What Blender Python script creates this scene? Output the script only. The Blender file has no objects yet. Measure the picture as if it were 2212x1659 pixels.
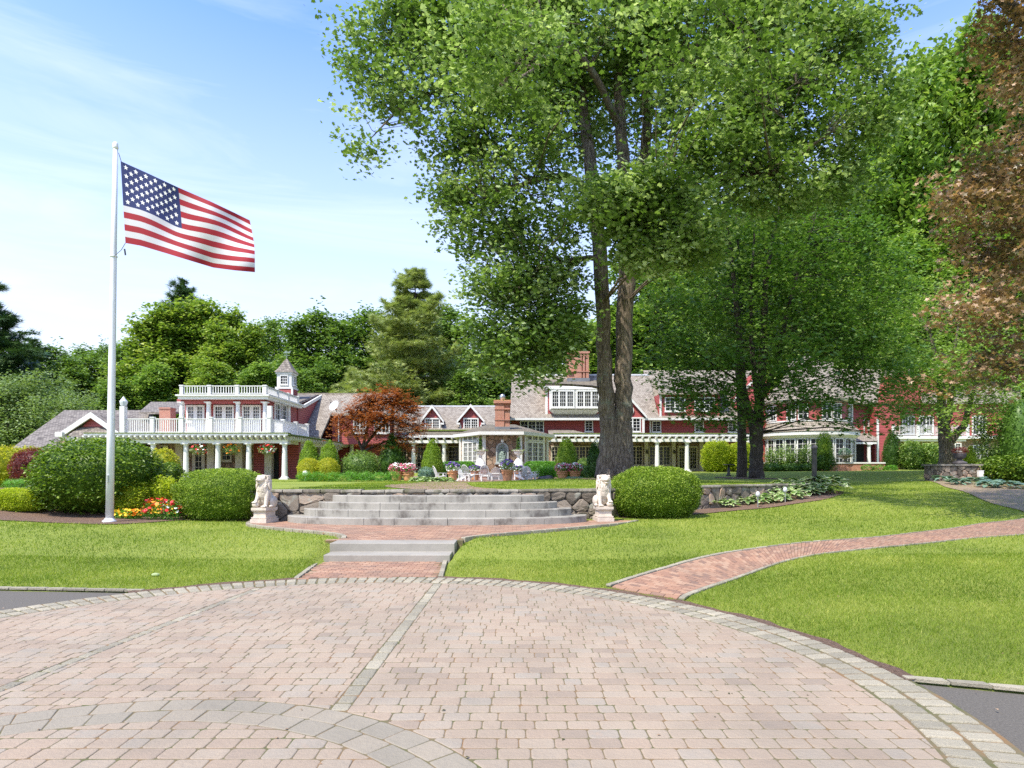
import bpy, bmesh, math, random
import numpy as np
from mathutils import Vector, Matrix
R = math.radians
random.seed(7)
rng = np.random.default_rng(11)
C = bpy.context.scene.collection
SC = bpy.context.scene

# ------------------------------------------------------------------ camera, sky, sun
F, HZ, CX, EYE = 1400.0, 1010.0, 1106.0, 1.8      # focal length and horizon measured on a 2212 px wide print of the photo
cam = bpy.data.cameras.new('camera'); camo = bpy.data.objects.new('camera', cam); C.objects.link(camo)
camo.location = (0, 0, EYE); camo.rotation_euler = (R(90), 0, 0)
cam.sensor_width = 36; cam.lens = F / 2212 * 36; cam.shift_y = (HZ - 829.5) / 2212
cam.clip_start = 0.1; cam.clip_end = 2000
SC.camera = camo
SUN_EL, SUN_AZ = R(57), math.atan2(-0.66, -0.75)   # towards the sun: left of and behind the camera
world = bpy.data.worlds.new('World'); SC.world = world; world.use_nodes = True
wn, wl = world.node_tree.nodes, world.node_tree.links; wn.clear()
sky = wn.new('ShaderNodeTexSky'); sky.sky_type = 'NISHITA'; sky.sun_disc = False
sky.sun_elevation = SUN_EL; sky.sun_rotation = SUN_AZ; sky.air_density = 1.0; sky.dust_density = 0.6; sky.ozone_density = 2.0
tc = wn.new('ShaderNodeTexCoord'); mp = wn.new('ShaderNodeMapping'); mp.inputs['Scale'].default_value = (1.2, 1.2, 9)
mp.inputs['Rotation'].default_value = (0, R(-9), 0)
wl.new(tc.outputs['Generated'], mp.inputs['Vector'])
cn = wn.new('ShaderNodeTexNoise'); cn.inputs['Scale'].default_value = 1.6; cn.inputs['Detail'].default_value = 6; cn.inputs['Roughness'].default_value = .6; cn.inputs['Distortion'].default_value = .7
wl.new(mp.outputs[0], cn.inputs['Vector'])
cr = wn.new('ShaderNodeMapRange'); cr.inputs[1].default_value = .47; cr.inputs[2].default_value = .80; cr.inputs[3].default_value = 0; cr.inputs[4].default_value = .36
wl.new(cn.outputs['Fac'], cr.inputs[0])
# thin white haze low over the horizon, as the sky itself has it
sp = wn.new('ShaderNodeSeparateXYZ'); wl.new(tc.outputs['Generated'], sp.inputs[0])
hz = wn.new('ShaderNodeMapRange'); hz.inputs[1].default_value = 0.10; hz.inputs[2].default_value = .55; hz.inputs[3].default_value = .93; hz.inputs[4].default_value = .0
wl.new(sp.outputs['Z'], hz.inputs[0])
mxc = wn.new('ShaderNodeMix'); mxc.data_type = 'RGBA'; mxc.inputs['B'].default_value = (4.95, 5.2, 5.75, 1)
hs = wn.new('ShaderNodeHueSaturation'); hs.inputs['Saturation'].default_value = 1.18; hs.inputs['Hue'].default_value = .513; hs.inputs['Value'].default_value = 2.15
wl.new(sky.outputs[0], hs.inputs['Color']); wl.new(hs.outputs[0], mxc.inputs['A'])
wl.new(hz.outputs[0], mxc.inputs['Factor'])
mx2 = wn.new('ShaderNodeMix'); mx2.data_type = 'RGBA'; mx2.inputs['B'].default_value = (6.3, 6.6, 6.9, 1); wl.new(cr.outputs[0], mx2.inputs['Factor']); wl.new(mxc.outputs['Result'], mx2.inputs['A'])
bg = wn.new('ShaderNodeBackground'); bg.inputs['Strength'].default_value = 0.13
wl.new(mx2.outputs['Result'], bg.inputs['Color'])
wo = wn.new('ShaderNodeOutputWorld'); wl.new(bg.outputs[0], wo.inputs[0])
sl = bpy.data.lights.new('sun', 'SUN'); sl.energy = 4.3; sl.angle = R(0.55); sl.color = (1, .925, .79)
so = bpy.data.objects.new('sun', sl); C.objects.link(so)
sdir = Vector((math.sin(SUN_AZ) * math.cos(SUN_EL), math.cos(SUN_AZ) * math.cos(SUN_EL), math.sin(SUN_EL)))
so.rotation_euler = sdir.to_track_quat('Z', 'Y').to_euler(); so.location = (-20, -30, 60)
vs = SC.view_settings; vs.view_transform = 'Standard'; vs.look = 'None'; vs.gamma = 1; vs.use_curve_mapping = False; vs.exposure = 0.68
SC.render.engine = 'CYCLES'; cy = SC.cycles
cy.max_bounces = 7; cy.diffuse_bounces = 4; cy.glossy_bounces = 3; cy.transmission_bounces = 6; cy.transparent_max_bounces = 8
cy.use_denoising = False; cy.sample_clamp_indirect = 6
cy.use_adaptive_sampling = False

# ------------------------------------------------------------------ coordinates
def px(x, Y): return (x - CX) * Y / F
def pz(y, Y): return EYE - (y - HZ) * Y / F

def ctl(l): return np.array([(px(a, Y), Y, (z if z is not None else pz(b, Y))) for a, b, Y, z in l])
LOW = ctl([(0, 0, 8.6, .0), (0, 0, 9.7, .03), (300, 0, 9.9, .03), (560, 0, 10.6, .03), (950, 0, 10.7, .02), (690, 0, 10.7, .03), (1106, 0, 10.4, .02), (1310, 0, 9.9, .02),
     (1480, 0, 8.7, .02), (1956, 0, 5.6, .0), (2106, 0, 4.7, .0), (2212, 0, 5, .0), (2600, 0, 5, .0), (2212, 0, 8, .04), (1000, 0, 13.6, .30), (720, 0, 13.6, .30),
     (1310, 0, 18, .30), (400, 0, 14, .22), (100, 0, 13, .18), (237, 1128, 17.2, None), (0, 1128, 17, None), (575, 1127, 17.9, None), (-500, 0, 14, .25), (0, 1050, 30, None), (300, 1045, 30, None), (150, 1050, 22, None),
     (1400, 0, 14, .22), (1700, 0, 14.5, .25), (1500, 1108, 21, None), (1820, 1068, 26, None), (2212, 1100, 20, None), (2212, 1121, 16.8, .35), (2212, 1156, 14.3, .28), (1960, 1180, 11.5, .2),
     (2030, 1040, 34, None), (2130, 1042, 34, None), (1900, 1055, 29, None), (2500, 1100, 20, None), (1450, 0, 18, .28), (-900, 0, 10, .1), (2700, 0, 12, .2),
     (0, 0, -4, 0), (1106, 0, 1, 0), (1106, 0, 7, 0), (-5000, 0, -3, 0), (1600, 0, 4, 0)])
HIGH = ctl([(0, 1050, 30, None), (300, 1042, 33, None), (600, 0, 18.5, 1.13), (900, 0, 18.5, 1.13), (1290, 0, 19.3, 1.13), (1500, 0, 22.8, 1.13), (1700, 0, 25, 1.14), (615, 1036, 38, None), (850, 1040, 34, None),
     (950, 1040, 36, None), (1037, 1040, 36, None), (1150, 1037, 37, None), (1330, 1034, 30, None), (1484, 1019, 57.5, None), (1635, 1034, 40, None), (1760, 1040, 26, None), (1745, 1017.5, 54, None), (1900, 1014, 58, None),
     (2045, 1018, 45, None), (2030, 1040, 34, None), (2130, 1042, 34, None), (1900, 1055, 29, None), (2212, 1100, 20, None), (1100, 1018, 52, None), (700, 1022, 52, None), (300, 1030, 48, None), (0, 1030, 50, None),
     (1820, 1068, 26, None), (1400, 1021, 52, None), (2400, 1060, 30, None)])
FARP = np.array([(x, y, 1.5) for x in (-120, -60, 0, 60, 120) for y in (85, 120)] + [(x, 400, 2.0) for x in (-400, 0, 400)] + [(-60, 40, 1.1), (-60, 15, .5), (70, 40, 1.4), (70, 12, .3)])
LOW = np.vstack([LOW, FARP]); HIGH = np.vstack([HIGH, FARP])
def idw(P, x, y):
    x = np.asarray(x, float); y = np.asarray(y, float)
    d = (x[..., None] - P[:, 0]) ** 2 + (y[..., None] - P[:, 1]) ** 2 + 1.2
    w = d ** -1.9
    return (w * P[:, 2]).sum(-1) / w.sum(-1)
# retaining wall: world line of its outer face, built from what its coping shows
WALL = [(px(540, 18.25), 18.25), (px(600, 18.25), 18.25), (px(940, 18.2), 18.2), (px(1290, 18.9), 18.9), (px(1400, 20.6), 20.6), (px(1500, 22.4), 22.4), (px(1600, 24.0), 24.0), (px(1700, 25.2), 25.2), (px(1762, 25.8), 25.8)]
WX = np.array([p[0] for p in WALL]); WY = np.array([p[1] for p in WALL])
def wally(x): return np.interp(x, WX, WY)
PC, PR = (-1.943, 5.349), 5.31                      # paved circle
def sstep(t): t = np.clip(t, 0, 1); return t * t * (3 - 2 * t)
def lawn_front(x):                                  # where the asphalt drive stops and the lawn begins
    return np.where(x > 0, 5.50 - .36 * (x - 3.4), 9.47 - .09 * (x + 5.65))
def ground(x, y):
    x = np.asarray(x, float); y = np.asarray(y, float)
    lo, hi = idw(LOW, x, y), idw(HIGH, x, y)
    left = sstep((x - (WX[0] - 2.5)) / 2.5)
    wid = .22 + (1 - left) * 9
    b = sstep((y - (wally(x) + .12)) / wid)
    right = sstep((x - WX[-1]) / 3.5)
    b2 = sstep((y - 26) / 6)
    b = b * (1 - right) + b2 * right
    z = lo * (1 - b) + hi * b
    d = np.hypot(x - PC[0], y - PC[1]) - PR
    asph = np.clip((lawn_front(x) + .30 - y) / .25, 0, 1)
    z = z * sstep(d / .35 + .0) * (1 - asph) + -.045 * (1 - sstep(d / .35) * (1 - asph))
    # flat ground under landing, steps and pad
    def box(x0, x1, y0, y1, e): return sstep(np.minimum(np.minimum(x - x0, x1 - x), np.minimum(y - y0, y1 - y)) / e + 1)
    for (x0, x1, y0, y1, zz, e) in ((-7.0, 2.6, 16.2, 18.35, .245, .6), (-4.6, .3, 14.4, 17, .245, .5), (-3.7, -1.0, 13.3, 15, .20, .3), (-3.45, -1.22, 10.4, 13.3, -.05, .28)):
        w = box(x0, x1, y0, y1, e); z = z * (1 - w) + zz * w
    return z
def gz(x, y): return float(ground(x, y))
def hit(a, b, lift=0.0):
    Ys = np.concatenate([np.arange(3.4, 40, .05), np.arange(40, 90, .2)])
    X = (a - CX) * Ys / F; Z = EYE - (b - HZ) * Ys / F
    k = np.nonzero(Z < ground(X, Ys) + lift)[0]
    i = k[0] if len(k) else len(Ys) - 1
    return (X[i], Ys[i], float(ground(X[i], Ys[i])) + lift)

# ------------------------------------------------------------------ materials
MATS = {}
class NM:
    def __init__(s, name):
        s.m = bpy.data.materials.new(name); s.m.use_nodes = True; s.t = s.m.node_tree; s.n = s.t.nodes; s.l = s.t.links
        s.b = s.n['Principled BSDF']; s.out = s.n['Material Output']; MATS[name] = s.m
    def new(s, k, **kw):
        o = s.n.new('ShaderNode' + k)
        for a, v in kw.items():
            if hasattr(o, a) and not (a in o.inputs): setattr(o, a, v)
            else: o.inputs[a].default_value = v
        return o
    def link(s, a, b): s.l.new(a, b)
    def uv(s, scale=(1, 1, 1), kind='UV'):
        c = s.new('TexCoord'); m = s.new('Mapping'); m.inputs['Scale'].default_value = scale; s.link(c.outputs[kind], m.inputs[0]); return m.outputs[0]
    def noise(s, vec, sc, det=4, rough=.55, dist=0):
        o = s.new('TexNoise'); o.inputs['Scale'].default_value = sc; o.inputs['Detail'].default_value = det; o.inputs['Roughness'].default_value = rough; o.inputs['Distortion'].default_value = dist
        if vec is not None: s.link(vec, o.inputs['Vector'])
        return o.outputs['Fac']
    def ramp(s, fac, stops):
        o = s.new('ValToRGB'); e = o.color_ramp.elements
        while len(e) < len(stops): e.new(.5)
        for i, (p, c) in enumerate(stops): e[i].position = p; e[i].color = (*c, 1)
        s.link(fac, o.inputs[0]); return o.outputs[0]
    def mix(s, f, a, b, mode='MIX'):
        o = s.new('Mix', data_type='RGBA'); o.blend_type = mode
        for v, k in ((f, 'Factor'), (a, 'A'), (b, 'B')):
            if isinstance(v, (int, float)): o.inputs[k].default_value = v
            elif isinstance(v, tuple): o.inputs[k].default_value = (*v, 1)
            else: s.link(v, o.inputs[k])
        return o.outputs['Result']
    def math(s, op, a, b=0.0):
        o = s.new('Math', operation=op)
        for i, v in enumerate((a, b)):
            if isinstance(v, (int, float)): o.inputs[i].default_value = v
            else: s.link(v, o.inputs[i])
        return o.outputs[0]
    def bump(s, h, st=.5, d=.02):
        o = s.new('Bump'); o.inputs['Strength'].default_value = st; o.inputs['Distance'].default_value = d; s.link(h, o.inputs['Height']); s.link(o.outputs[0], s.b.inputs['Normal'])
    def col(s, c):
        if isinstance(c, tuple): s.b.inputs['Base Color'].default_value = (*c, 1)
        else: s.link(c, s.b.inputs['Base Color'])
    def rough(s, r):
        if isinstance(r, (int, float)): s.b.inputs['Roughness'].default_value = r
        else: s.link(r, s.b.inputs['Roughness'])
def plain(name, c, rough=.6, metal=0, var=.12, sc=3.0, bump=.15):
    q = NM(name); v = q.uv(kind='Object'); f = q.noise(v, sc, 5)
    d = tuple(x * (1 - var) for x in c); l = tuple(min(1, x * (1 + var)) for x in c)
    q.col(q.ramp(f, [(.3, d), (.7, l)])); q.rough(rough); q.b.inputs['Metallic'].default_value = metal
    if bump: q.bump(q.noise(v, sc * 12, 4), bump, .01)
    return q.m
plain('white_paint', (.70, .70, .68), .45, var=.05, sc=1.2, bump=.05)
plain('shaded_trim', (.50, .45, .37), .5, var=.06)  # white trim under the porches, porch shade mixed into its grey-tan
plain('pole_white', (.72, .73, .73), .3, var=.06, sc=2)
plain('dark_metal', (.03, .03, .032), .45, var=.2)
plain('steel', (.55, .56, .58), .3, metal=.8, var=.1)
plain('verdigris', (.20, .27, .23), .6, var=.3, sc=9)
plain('niche_blue', (.36, .40, .40), .6, var=.1)
plain('marble', (.58, .50, .41), .62, var=.16, sc=5, bump=.5)
plain('plaster_white', (.80, .79, .76), .55, var=.06)
plain('terracotta', (.55, .27, .13), .75, var=.22, sc=6, bump=.4)
plain('moss', (.12, .17, .03), .95, var=.5, sc=8, bump=.6)
plain('rock_dark', (.09, .08, .085), .85, var=.4, sc=4, bump=1)
plain('joint_tone', (.075, .062, .05), .95, var=.3, sc=8, bump=.5)  # dry-laid walls: shade of the open crevices put into this near-black
q = NM('sand_joint'); v = q.uv(kind='Object'); q.col(q.ramp(q.noise(v, 2.2, 6, .7), [(.35, (.085, .095, .03)), (.5, (.14, .115, .06)), (.68, (.22, .12, .05))])); q.rough(1); q.bump(q.noise(v, 60, 4), .6, .01)
plain('lead', (.16, .17, .19), .6, var=.2)
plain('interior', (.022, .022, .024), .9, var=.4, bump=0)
plain('flag_white', (.50, .50, .51), .8, var=.03, bump=0)
plain('flag_red', (.27, .005, .015), .8, var=.08, bump=0)
plain('flag_blue', (.009, .020, .105), .8, var=.1, bump=0)
plain('wicker', (.30, .28, .24), .8, var=.2)
plain('bag_grey', (.60, .62, .66), .6, var=.1)
for nm, c in dict(petal_white=(.82, .82, .78), petal_pink=(.72, .12, .25), petal_purple=(.16, .07, .36), petal_red=(.65, .02, .03), petal_orange=(.85, .24, .01), petal_yellow=(.85, .55, .02)).items():
    plain(nm, c, .6, var=.15, sc=20, bump=0)
q = NM('glass_dark'); v = q.uv(kind='Object'); oi = q.new('ObjectInfo'); q.col(q.ramp(q.math('ADD', q.math('MULTIPLY', q.noise(v, .9, 3), .6), q.math('MULTIPLY', oi.outputs['Random'], .45)), [(.35, (.010, .012, .014)), (.7, (.045, .05, .055)), (.85, (.13, .14, .14))])); q.rough(.12); q.b.inputs['Specular IOR Level'].default_value = .25
# red clapboard
q = NM('red_siding'); c = q.new('TexCoord'); s_ = q.new('SeparateXYZ'); q.link(c.outputs['UV'], s_.inputs[0])
saw = q.math('FRACT', q.math('MULTIPLY', s_.outputs['Y'], 6.6)); f = q.noise(q.uv((.6, 4, 1)), 3, 4)
base = q.ramp(f, [(.25, (.30, .050, .050)), (.75, (.39, .080, .074))])
lap = q.ramp(saw, [(0, (.30, .30, .30)), (.13, (.35, .35, .35)), (.2, (1, 1, 1)), (1, (1, 1, 1))])
q.col(q.mix(1.0, base, lap, 'MULTIPLY')); q.rough(.6); q.bump(q.math('SUBTRACT', 1.0, saw), .9, .03)
# weathered wood shingles
def shingle(name, cols):
    q = NM(name); v = q.uv(); b = q.new('TexBrick'); q.link(v, b.inputs['Vector']); b.offset = .5
    for k, x in (('Scale', 1.0), ('Brick Width', .19), ('Row Height', .17), ('Mortar Size', .010), ('Mortar Smooth', .3), ('Bias', 0.0)): b.inputs[k].default_value = x
    b.inputs['Color1'].default_value = (0, 0, 0, 1); b.inputs['Color2'].default_value = (1, 1, 1, 1); b.inputs['Mortar'].default_value = (.5, .5, .5, 1)
    f = q.math('ADD', q.math('MULTIPLY', b.outputs['Color'], .6), q.math('MULTIPLY', q.noise(v, 1.1, 6, .7), .55))
    c = q.ramp(f, [(.2, cols[0]), (.5, cols[1]), (.85, cols[2])])
    c = q.mix(b.outputs['Fac'], c, (.05, .045, .04)); q.col(c); q.rough(.9)
    s_ = q.new('SeparateXYZ'); q.link(v, s_.inputs[0]); saw = q.math('SUBTRACT', 1.0, q.math('FRACT', q.math('DIVIDE', s_.outputs['Y'], .17)))
    q.bump(q.math('ADD', saw, q.math('MULTIPLY', b.outputs['Color'], .5)), 1.0, .05)
shingle('shingle_grey', [(.18, .15, .12), (.26, .225, .18), (.35, .31, .255)])
shingle('shingle_dark', [(.10, .085, .07), (.19, .165, .14), (.27, .24, .20)])
shingle('shingle_mossy', [(.09, .08, .05), (.18, .15, .11), (.25, .22, .15)])
# fieldstone veneer
def stone(name, cols, sc, joint_tone, bump=1.0, kind='UV'):
    q = NM(name); v = q.uv(kind=kind); nz = q.new('TexNoise'); q.link(v, nz.inputs['Vector']); nz.inputs['Scale'].default_value = 2.5
    vv = q.mix(.12, v, nz.outputs['Color'])
    vo = q.new('TexVoronoi'); q.link(vv, vo.inputs['Vector']); vo.inputs['Scale'].default_value = sc
    ve = q.new('TexVoronoi', feature='DISTANCE_TO_EDGE'); q.link(vv, ve.inputs['Vector']); ve.inputs['Scale'].default_value = sc
    f = q.math('ADD', q.math('MULTIPLY', q.math('FRACT', q.math('MULTIPLY', vo.outputs['Color'], 3.7)), .6), q.math('MULTIPLY', q.noise(v, 9, 6, .7), .4))
    c = q.ramp(f, [(.15, cols[0]), (.5, cols[1]), (.9, cols[2])])
    e = q.new('MapRange'); e.inputs[1].default_value = .02; e.inputs[2].default_value = .07; q.link(ve.outputs['Distance'], e.inputs[0])
    q.col(q.mix(e.outputs[0], joint_tone, c)); q.rough(.9)
    q.bump(q.math('ADD', e.outputs[0], q.math('MULTIPLY', q.noise(v, 14, 5), .4)), bump, .06)
stone('fieldstone', [(.16, .095, .065), (.35, .235, .165), (.47, .35, .25)], 3.0, (.22, .17, .12))
# single wall stones: colour differs from stone to stone (attribute rnd), lichen and grain by noise
def blockmat(name, stops, rough=.85, bump=.6, nsc=14, grain=.35, speck=None, attr='rnd'):
    q = NM(name); a = q.new('Attribute', attribute_name=attr); v = q.uv(kind='Object')
    f = q.math('ADD', q.math('MULTIPLY', a.outputs['Fac'], 1 - grain), q.math('MULTIPLY', q.noise(v, nsc, 6, .65), grain))
    c = q.ramp(f, stops)
    if name in ('paver', 'paver_grey', 'cobble', 'granite', 'red_brick_paver'):
        sn0 = q.new('MapRange'); sn0.inputs[1].default_value = .42; sn0.inputs[2].default_value = .72; q.link(q.noise(v, .75, 7, .62, .4), sn0.inputs[0]); c = q.mix(q.math('MULTIPLY', sn0.outputs[0], .42), c, (.13, .115, .09))
    if speck:
        sn = q.noise(v, speck[0], 3, .5); mr = q.new('MapRange'); mr.inputs[1].default_value = speck[1]; mr.inputs[2].default_value = speck[1] + .08; q.link(sn, mr.inputs[0]); c = q.mix(q.math('MULTIPLY', mr.outputs[0], speck[3]), c, speck[2])
    q.col(c); q.rough(rough); q.bump(q.noise(v, nsc * 3, 5, .7), bump, .02); return q
blockmat('wall_stone', [(.12, (.085, .07, .052)), (.4, (.18, .15, .115)), (.65, (.29, .24, .185)), (.9, (.42, .28, .19))], speck=(3.2, .6, (.33, .33, .27), .7), bump=1.0)
blockmat('coping_stone', [(.2, (.15, .13, .10)), (.5, (.25, .225, .18)), (.9, (.33, .30, .25))], speck=(2.6, .55, (.10, .10, .05), .7), bump=1.0)
blockmat('paver', [(.05, (.235, .19, .145)), (.35, (.315, .24, .172)), (.6, (.335, .268, .195)), (.85, (.295, .255, .20)), (1, (.40, .255, .165))], bump=.5, nsc=9, grain=.3, speck=(150, .62, (.20, .19, .18), .6))
blockmat('paver_grey', [(.1, (.235, .21, .16)), (.6, (.28, .245, .185)), (1, (.31, .26, .19))], bump=.5, nsc=9, grain=.35, speck=(150, .62, (.20, .19, .18), .6))
blockmat('cobble', [(.1, (.21, .19, .14)), (.5, (.32, .29, .21)), (1, (.46, .41, .30))], bump=.8, nsc=16, grain=.5, speck=(120, .6, (.16, .16, .16), .6))
blockmat('red_brick_paver', [(.05, (.15, .10, .078)), (.3, (.27, .15, .098)), (.6, (.34, .19, .118)), (1, (.40, .28, .19))], bump=.5, nsc=6, grain=.35)
blockmat('granite', [(.1, (.22, .205, .175)), (.5, (.31, .29, .245)), (1, (.38, .35, .30))], bump=.35, nsc=2.2, grain=.75, speck=(90, .6, (.14, .14, .14), .55))
# vertical rain stains belong to the old granite
q = NM('granite_weathered'); v = q.uv(kind='Object'); st = q.noise(q.uv((1.1, 1.1, .8), 'Object'), 1.6, 7, .68); c = q.ramp(st, [(.36, (.13, .115, .095)), (.48, (.285, .27, .23)), (.78, (.40, .375, .32))])
sn = q.noise(v, 90, 3); mr = q.new('MapRange'); mr.inputs[1].default_value = .58; mr.inputs[2].default_value = .66; q.link(sn, mr.inputs[0]); q.col(q.mix(q.math('MULTIPLY', mr.outputs[0], .5), c, (.14, .14, .14))); q.rough(.8); q.bump(q.noise(v, 60, 4), .4, .01)
# brickwork
q = NM('brickwork'); v = q.uv(); b = q.new('TexBrick'); q.link(v, b.inputs['Vector'])
for k, x in (('Scale', 1.0), ('Brick Width', .22), ('Row Height', .075), ('Mortar Size', .012), ('Mortar Smooth', .1)): b.inputs[k].default_value = x
b.inputs['Color1'].default_value = (.46, .15, .085, 1); b.inputs['Color2'].default_value = (.56, .23, .13, 1); b.inputs['Mortar'].default_value = (.45, .38, .32, 1)
q.col(q.mix(q.math('MULTIPLY', q.noise(v, 2, 5), .5), b.outputs['Color'], (.38, .12, .08))); q.rough(.85); q.bump(q.math('SUBTRACT', 1.0, b.outputs['Fac']), .8, .02)
q = NM('brickwork_dark'); v = q.uv(); b = q.new('TexBrick'); q.link(v, b.inputs['Vector'])
for k, x in (('Scale', 1.0), ('Brick Width', .22), ('Row Height', .075), ('Mortar Size', .012)): b.inputs[k].default_value = x
b.inputs['Color1'].default_value = (.19, .07, .05, 1); b.inputs['Color2'].default_value = (.29, .12, .085, 1); b.inputs['Mortar'].default_value = (.20, .16, .13, 1)
q.col(b.outputs['Color']); q.rough(.9)
# ground
q = NM('lawn'); v = q.uv(kind='Object'); f1 = q.noise(v, .5, 4, .6); f2 = q.noise(v, 30, 6, .75); f3 = q.noise(v, 5, 4)
c = q.ramp(q.math('ADD', q.math('MULTIPLY', f1, .5), q.math('ADD', q.math('MULTIPLY', f2, .3), q.math('MULTIPLY', f3, .2))), [(.3, (.13, .175, .014)), (.5, (.225, .285, .028)), (.7, (.33, .35, .06))])
q.col(c); q.rough(.9); q.bump(f2, 1.0, .05)
q = NM('asphalt'); v = q.uv(kind='Object'); q.col(q.ramp(q.noise(v, 60, 5, .8), [(.35, (.075, .068, .056)), (.6, (.135, .122, .10)), (.75, (.27, .245, .20))])); q.rough(.9); q.bump(q.noise(v, 120, 4), .8, .01)
q = NM('mulch'); v = q.uv(kind='Object'); q.col(q.ramp(q.noise(v, 25, 6, .85), [(.3, (.08, .045, .028)), (.5, (.22, .135, .088)), (.7, (.36, .24, .165))])); q.rough(1); q.bump(q.noise(v, 30, 6, .8), 1, .08)
q = NM('patio_brick'); v = q.uv(kind='Object'); b = q.new('TexBrick'); q.link(v, b.inputs['Vector'])
for k, x in (('Scale', 1.0), ('Brick Width', .2), ('Row Height', .1), ('Mortar Size', .008)): b.inputs[k].default_value = x
b.inputs['Color1'].default_value = (.21, .115, .085, 1); b.inputs['Color2'].default_value = (.30, .17, .125, 1); b.inputs['Mortar'].default_value = (.2, .16, .13, 1)
q.col(q.mix(.4, b.outputs['Color'], q.ramp(q.noise(v, 1.2, 5), [(.3, (.19, .12, .09)), (.7, (.36, .25, .19))]))); q.rough(.9)
q = NM('path_stone'); v = q.uv(kind='Object'); q.col(q.ramp(q.noise(v, 6, 6, .7), [(.3, (.20, .14, .09)), (.7, (.33, .25, .165))])); q.rough(.9); q.bump(q.noise(v, 20, 5), .6, .02)
# bark
def bark(name, a, b_, c_):
    q = NM(name); v = q.uv((7, 7, 1.1), 'Object'); f = q.noise(v, 2.2, 8, .72, .6); li = q.noise(q.uv(kind='Object'), 1.6, 5, .6)
    c = q.ramp(f, [(.34, a), (.5, b_), (.7, c_)]); mr = q.new('MapRange'); mr.inputs[1].default_value = .58; mr.inputs[2].default_value = .66; q.link(li, mr.inputs[0])
    q.col(q.mix(q.math('MULTIPLY', mr.outputs[0], .55), c, (.24, .27, .20))); q.rough(.95); q.bump(f, 1.0, .16)
bark('bark_oak', (.03, .022, .016), (.17, .13, .095), (.40, .33, .25))
bark('bark_dark', (.02, .016, .013), (.075, .06, .046), (.16, .13, .10))
# leaves
def leaf(name, dark, mid, light, trans=.35, spec=.35, rough=.42, tr=None):
    q = NM(name); a = q.new('Attribute', attribute_name='rnd'); c = q.ramp(a.outputs['Fac'], [(.08, dark), (.5, mid), (.95, light)])
    q.col(c); q.rough(rough); q.b.inputs['Specular IOR Level'].default_value = spec
    t = q.new('BsdfTranslucent'); tcx = q.mix(1.0, c, tr or (1.05, 1.15, .5), 'MULTIPLY'); sc2 = q.mix(1.0, tcx, (1.45, 1.45, 1.45), 'MULTIPLY'); q.link(sc2, t.inputs['Color'])
    m = q.new('MixShader'); m.inputs[0].default_value = trans; q.link(q.b.outputs[0], m.inputs[1]); q.link(t.outputs[0], m.inputs[2]); q.link(m.outputs[0], q.out.inputs[0])
leaf('leaf_oak', (.060, .115, .018), (.155, .245, .060), (.56, .64, .42), .34, .38, .38)
leaf('leaf_maple', (.048, .11, .018), (.105, .205, .036), (.24, .35, .10), .32)
leaf('leaf_bright', (0.079, 0.165, 0.026), (0.191, 0.297, 0.059), (0.422, 0.515, 0.185), .34)
leaf('leaf_wood', (0.066, 0.132, 0.029), (0.139, 0.231, 0.050), (0.290, 0.396, 0.106), .30)
leaf('leaf_gold', (.085, .155, .025), (.185, .280, .045), (.40, .45, .10), .32)
leaf('leaf_sage', (0.112, 0.172, 0.059), (0.191, 0.271, 0.099), (0.290, 0.370, 0.145), .28)
leaf('needle_pine', (0.172, 0.224, 0.073), (0.290, 0.350, 0.119), (0.436, 0.475, 0.185), .25)
leaf('needle_dark', (0.029, 0.073, 0.026), (0.059, 0.119, 0.042), (0.106, 0.172, 0.059), .15)
leaf('leaf_bronze', (.075, .080, .028), (.27, .175, .095), (.58, .40, .26), .28, .5, .4, (1.05, .95, .5))
leaf('leaf_red', (.13, .048, .016), (.36, .145, .050), (.50, .26, .11), .35, .3, .5, (1.15, .85, .45))
leaf('leaf_burgundy', (0.075, 0.016, 0.016), (0.140, 0.035, 0.030), (0.220, 0.065, 0.050), .3, .3, .5, (1.3, .6, .4))
leaf('leaf_rhodo', (.045, .095, .010), (.105, .185, .018), (.25, .34, .05), .28, .25, .4)
leaf('leaf_box', (.070, .125, .014), (.185, .285, .030), (.42, .50, .10), .34, .2, .5)
leaf('leaf_yew', (0.033, 0.086, 0.018), (0.066, 0.145, 0.024), (0.119, 0.224, 0.040), .2)
leaf('leaf_cone', (.11, .19, .022), (.21, .32, .035), (.34, .46, .08), .32, .2, .5)
leaf('leaf_lime', (.20, .27, .018), (.36, .43, .030), (.54, .56, .07), .42, .2, .5)
leaf('leaf_azalea', (.22, .26, .022), (.38, .39, .035), (.54, .46, .06), .40, .2, .5)
leaf('leaf_fresh', (0.083, 0.220, 0.022), (0.132, 0.330, 0.039), (0.220, 0.418, 0.077), .35)
leaf('leaf_hosta', (0.099, 0.198, 0.040), (0.158, 0.290, 0.059), (0.264, 0.396, 0.092), .25)
leaf('leaf_hosta_edge', (.30, .38, .18), (.42, .49, .26), (.58, .62, .38), .3, .3, .5)
leaf('leaf_blue', (0.092, 0.172, 0.132), (0.158, 0.264, 0.198), (0.238, 0.356, 0.251), .2)
leaf('grass_blade', (.10, .165, .011), (.20, .28, .025), (.42, .43, .10), .4, .3, .5)

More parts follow.
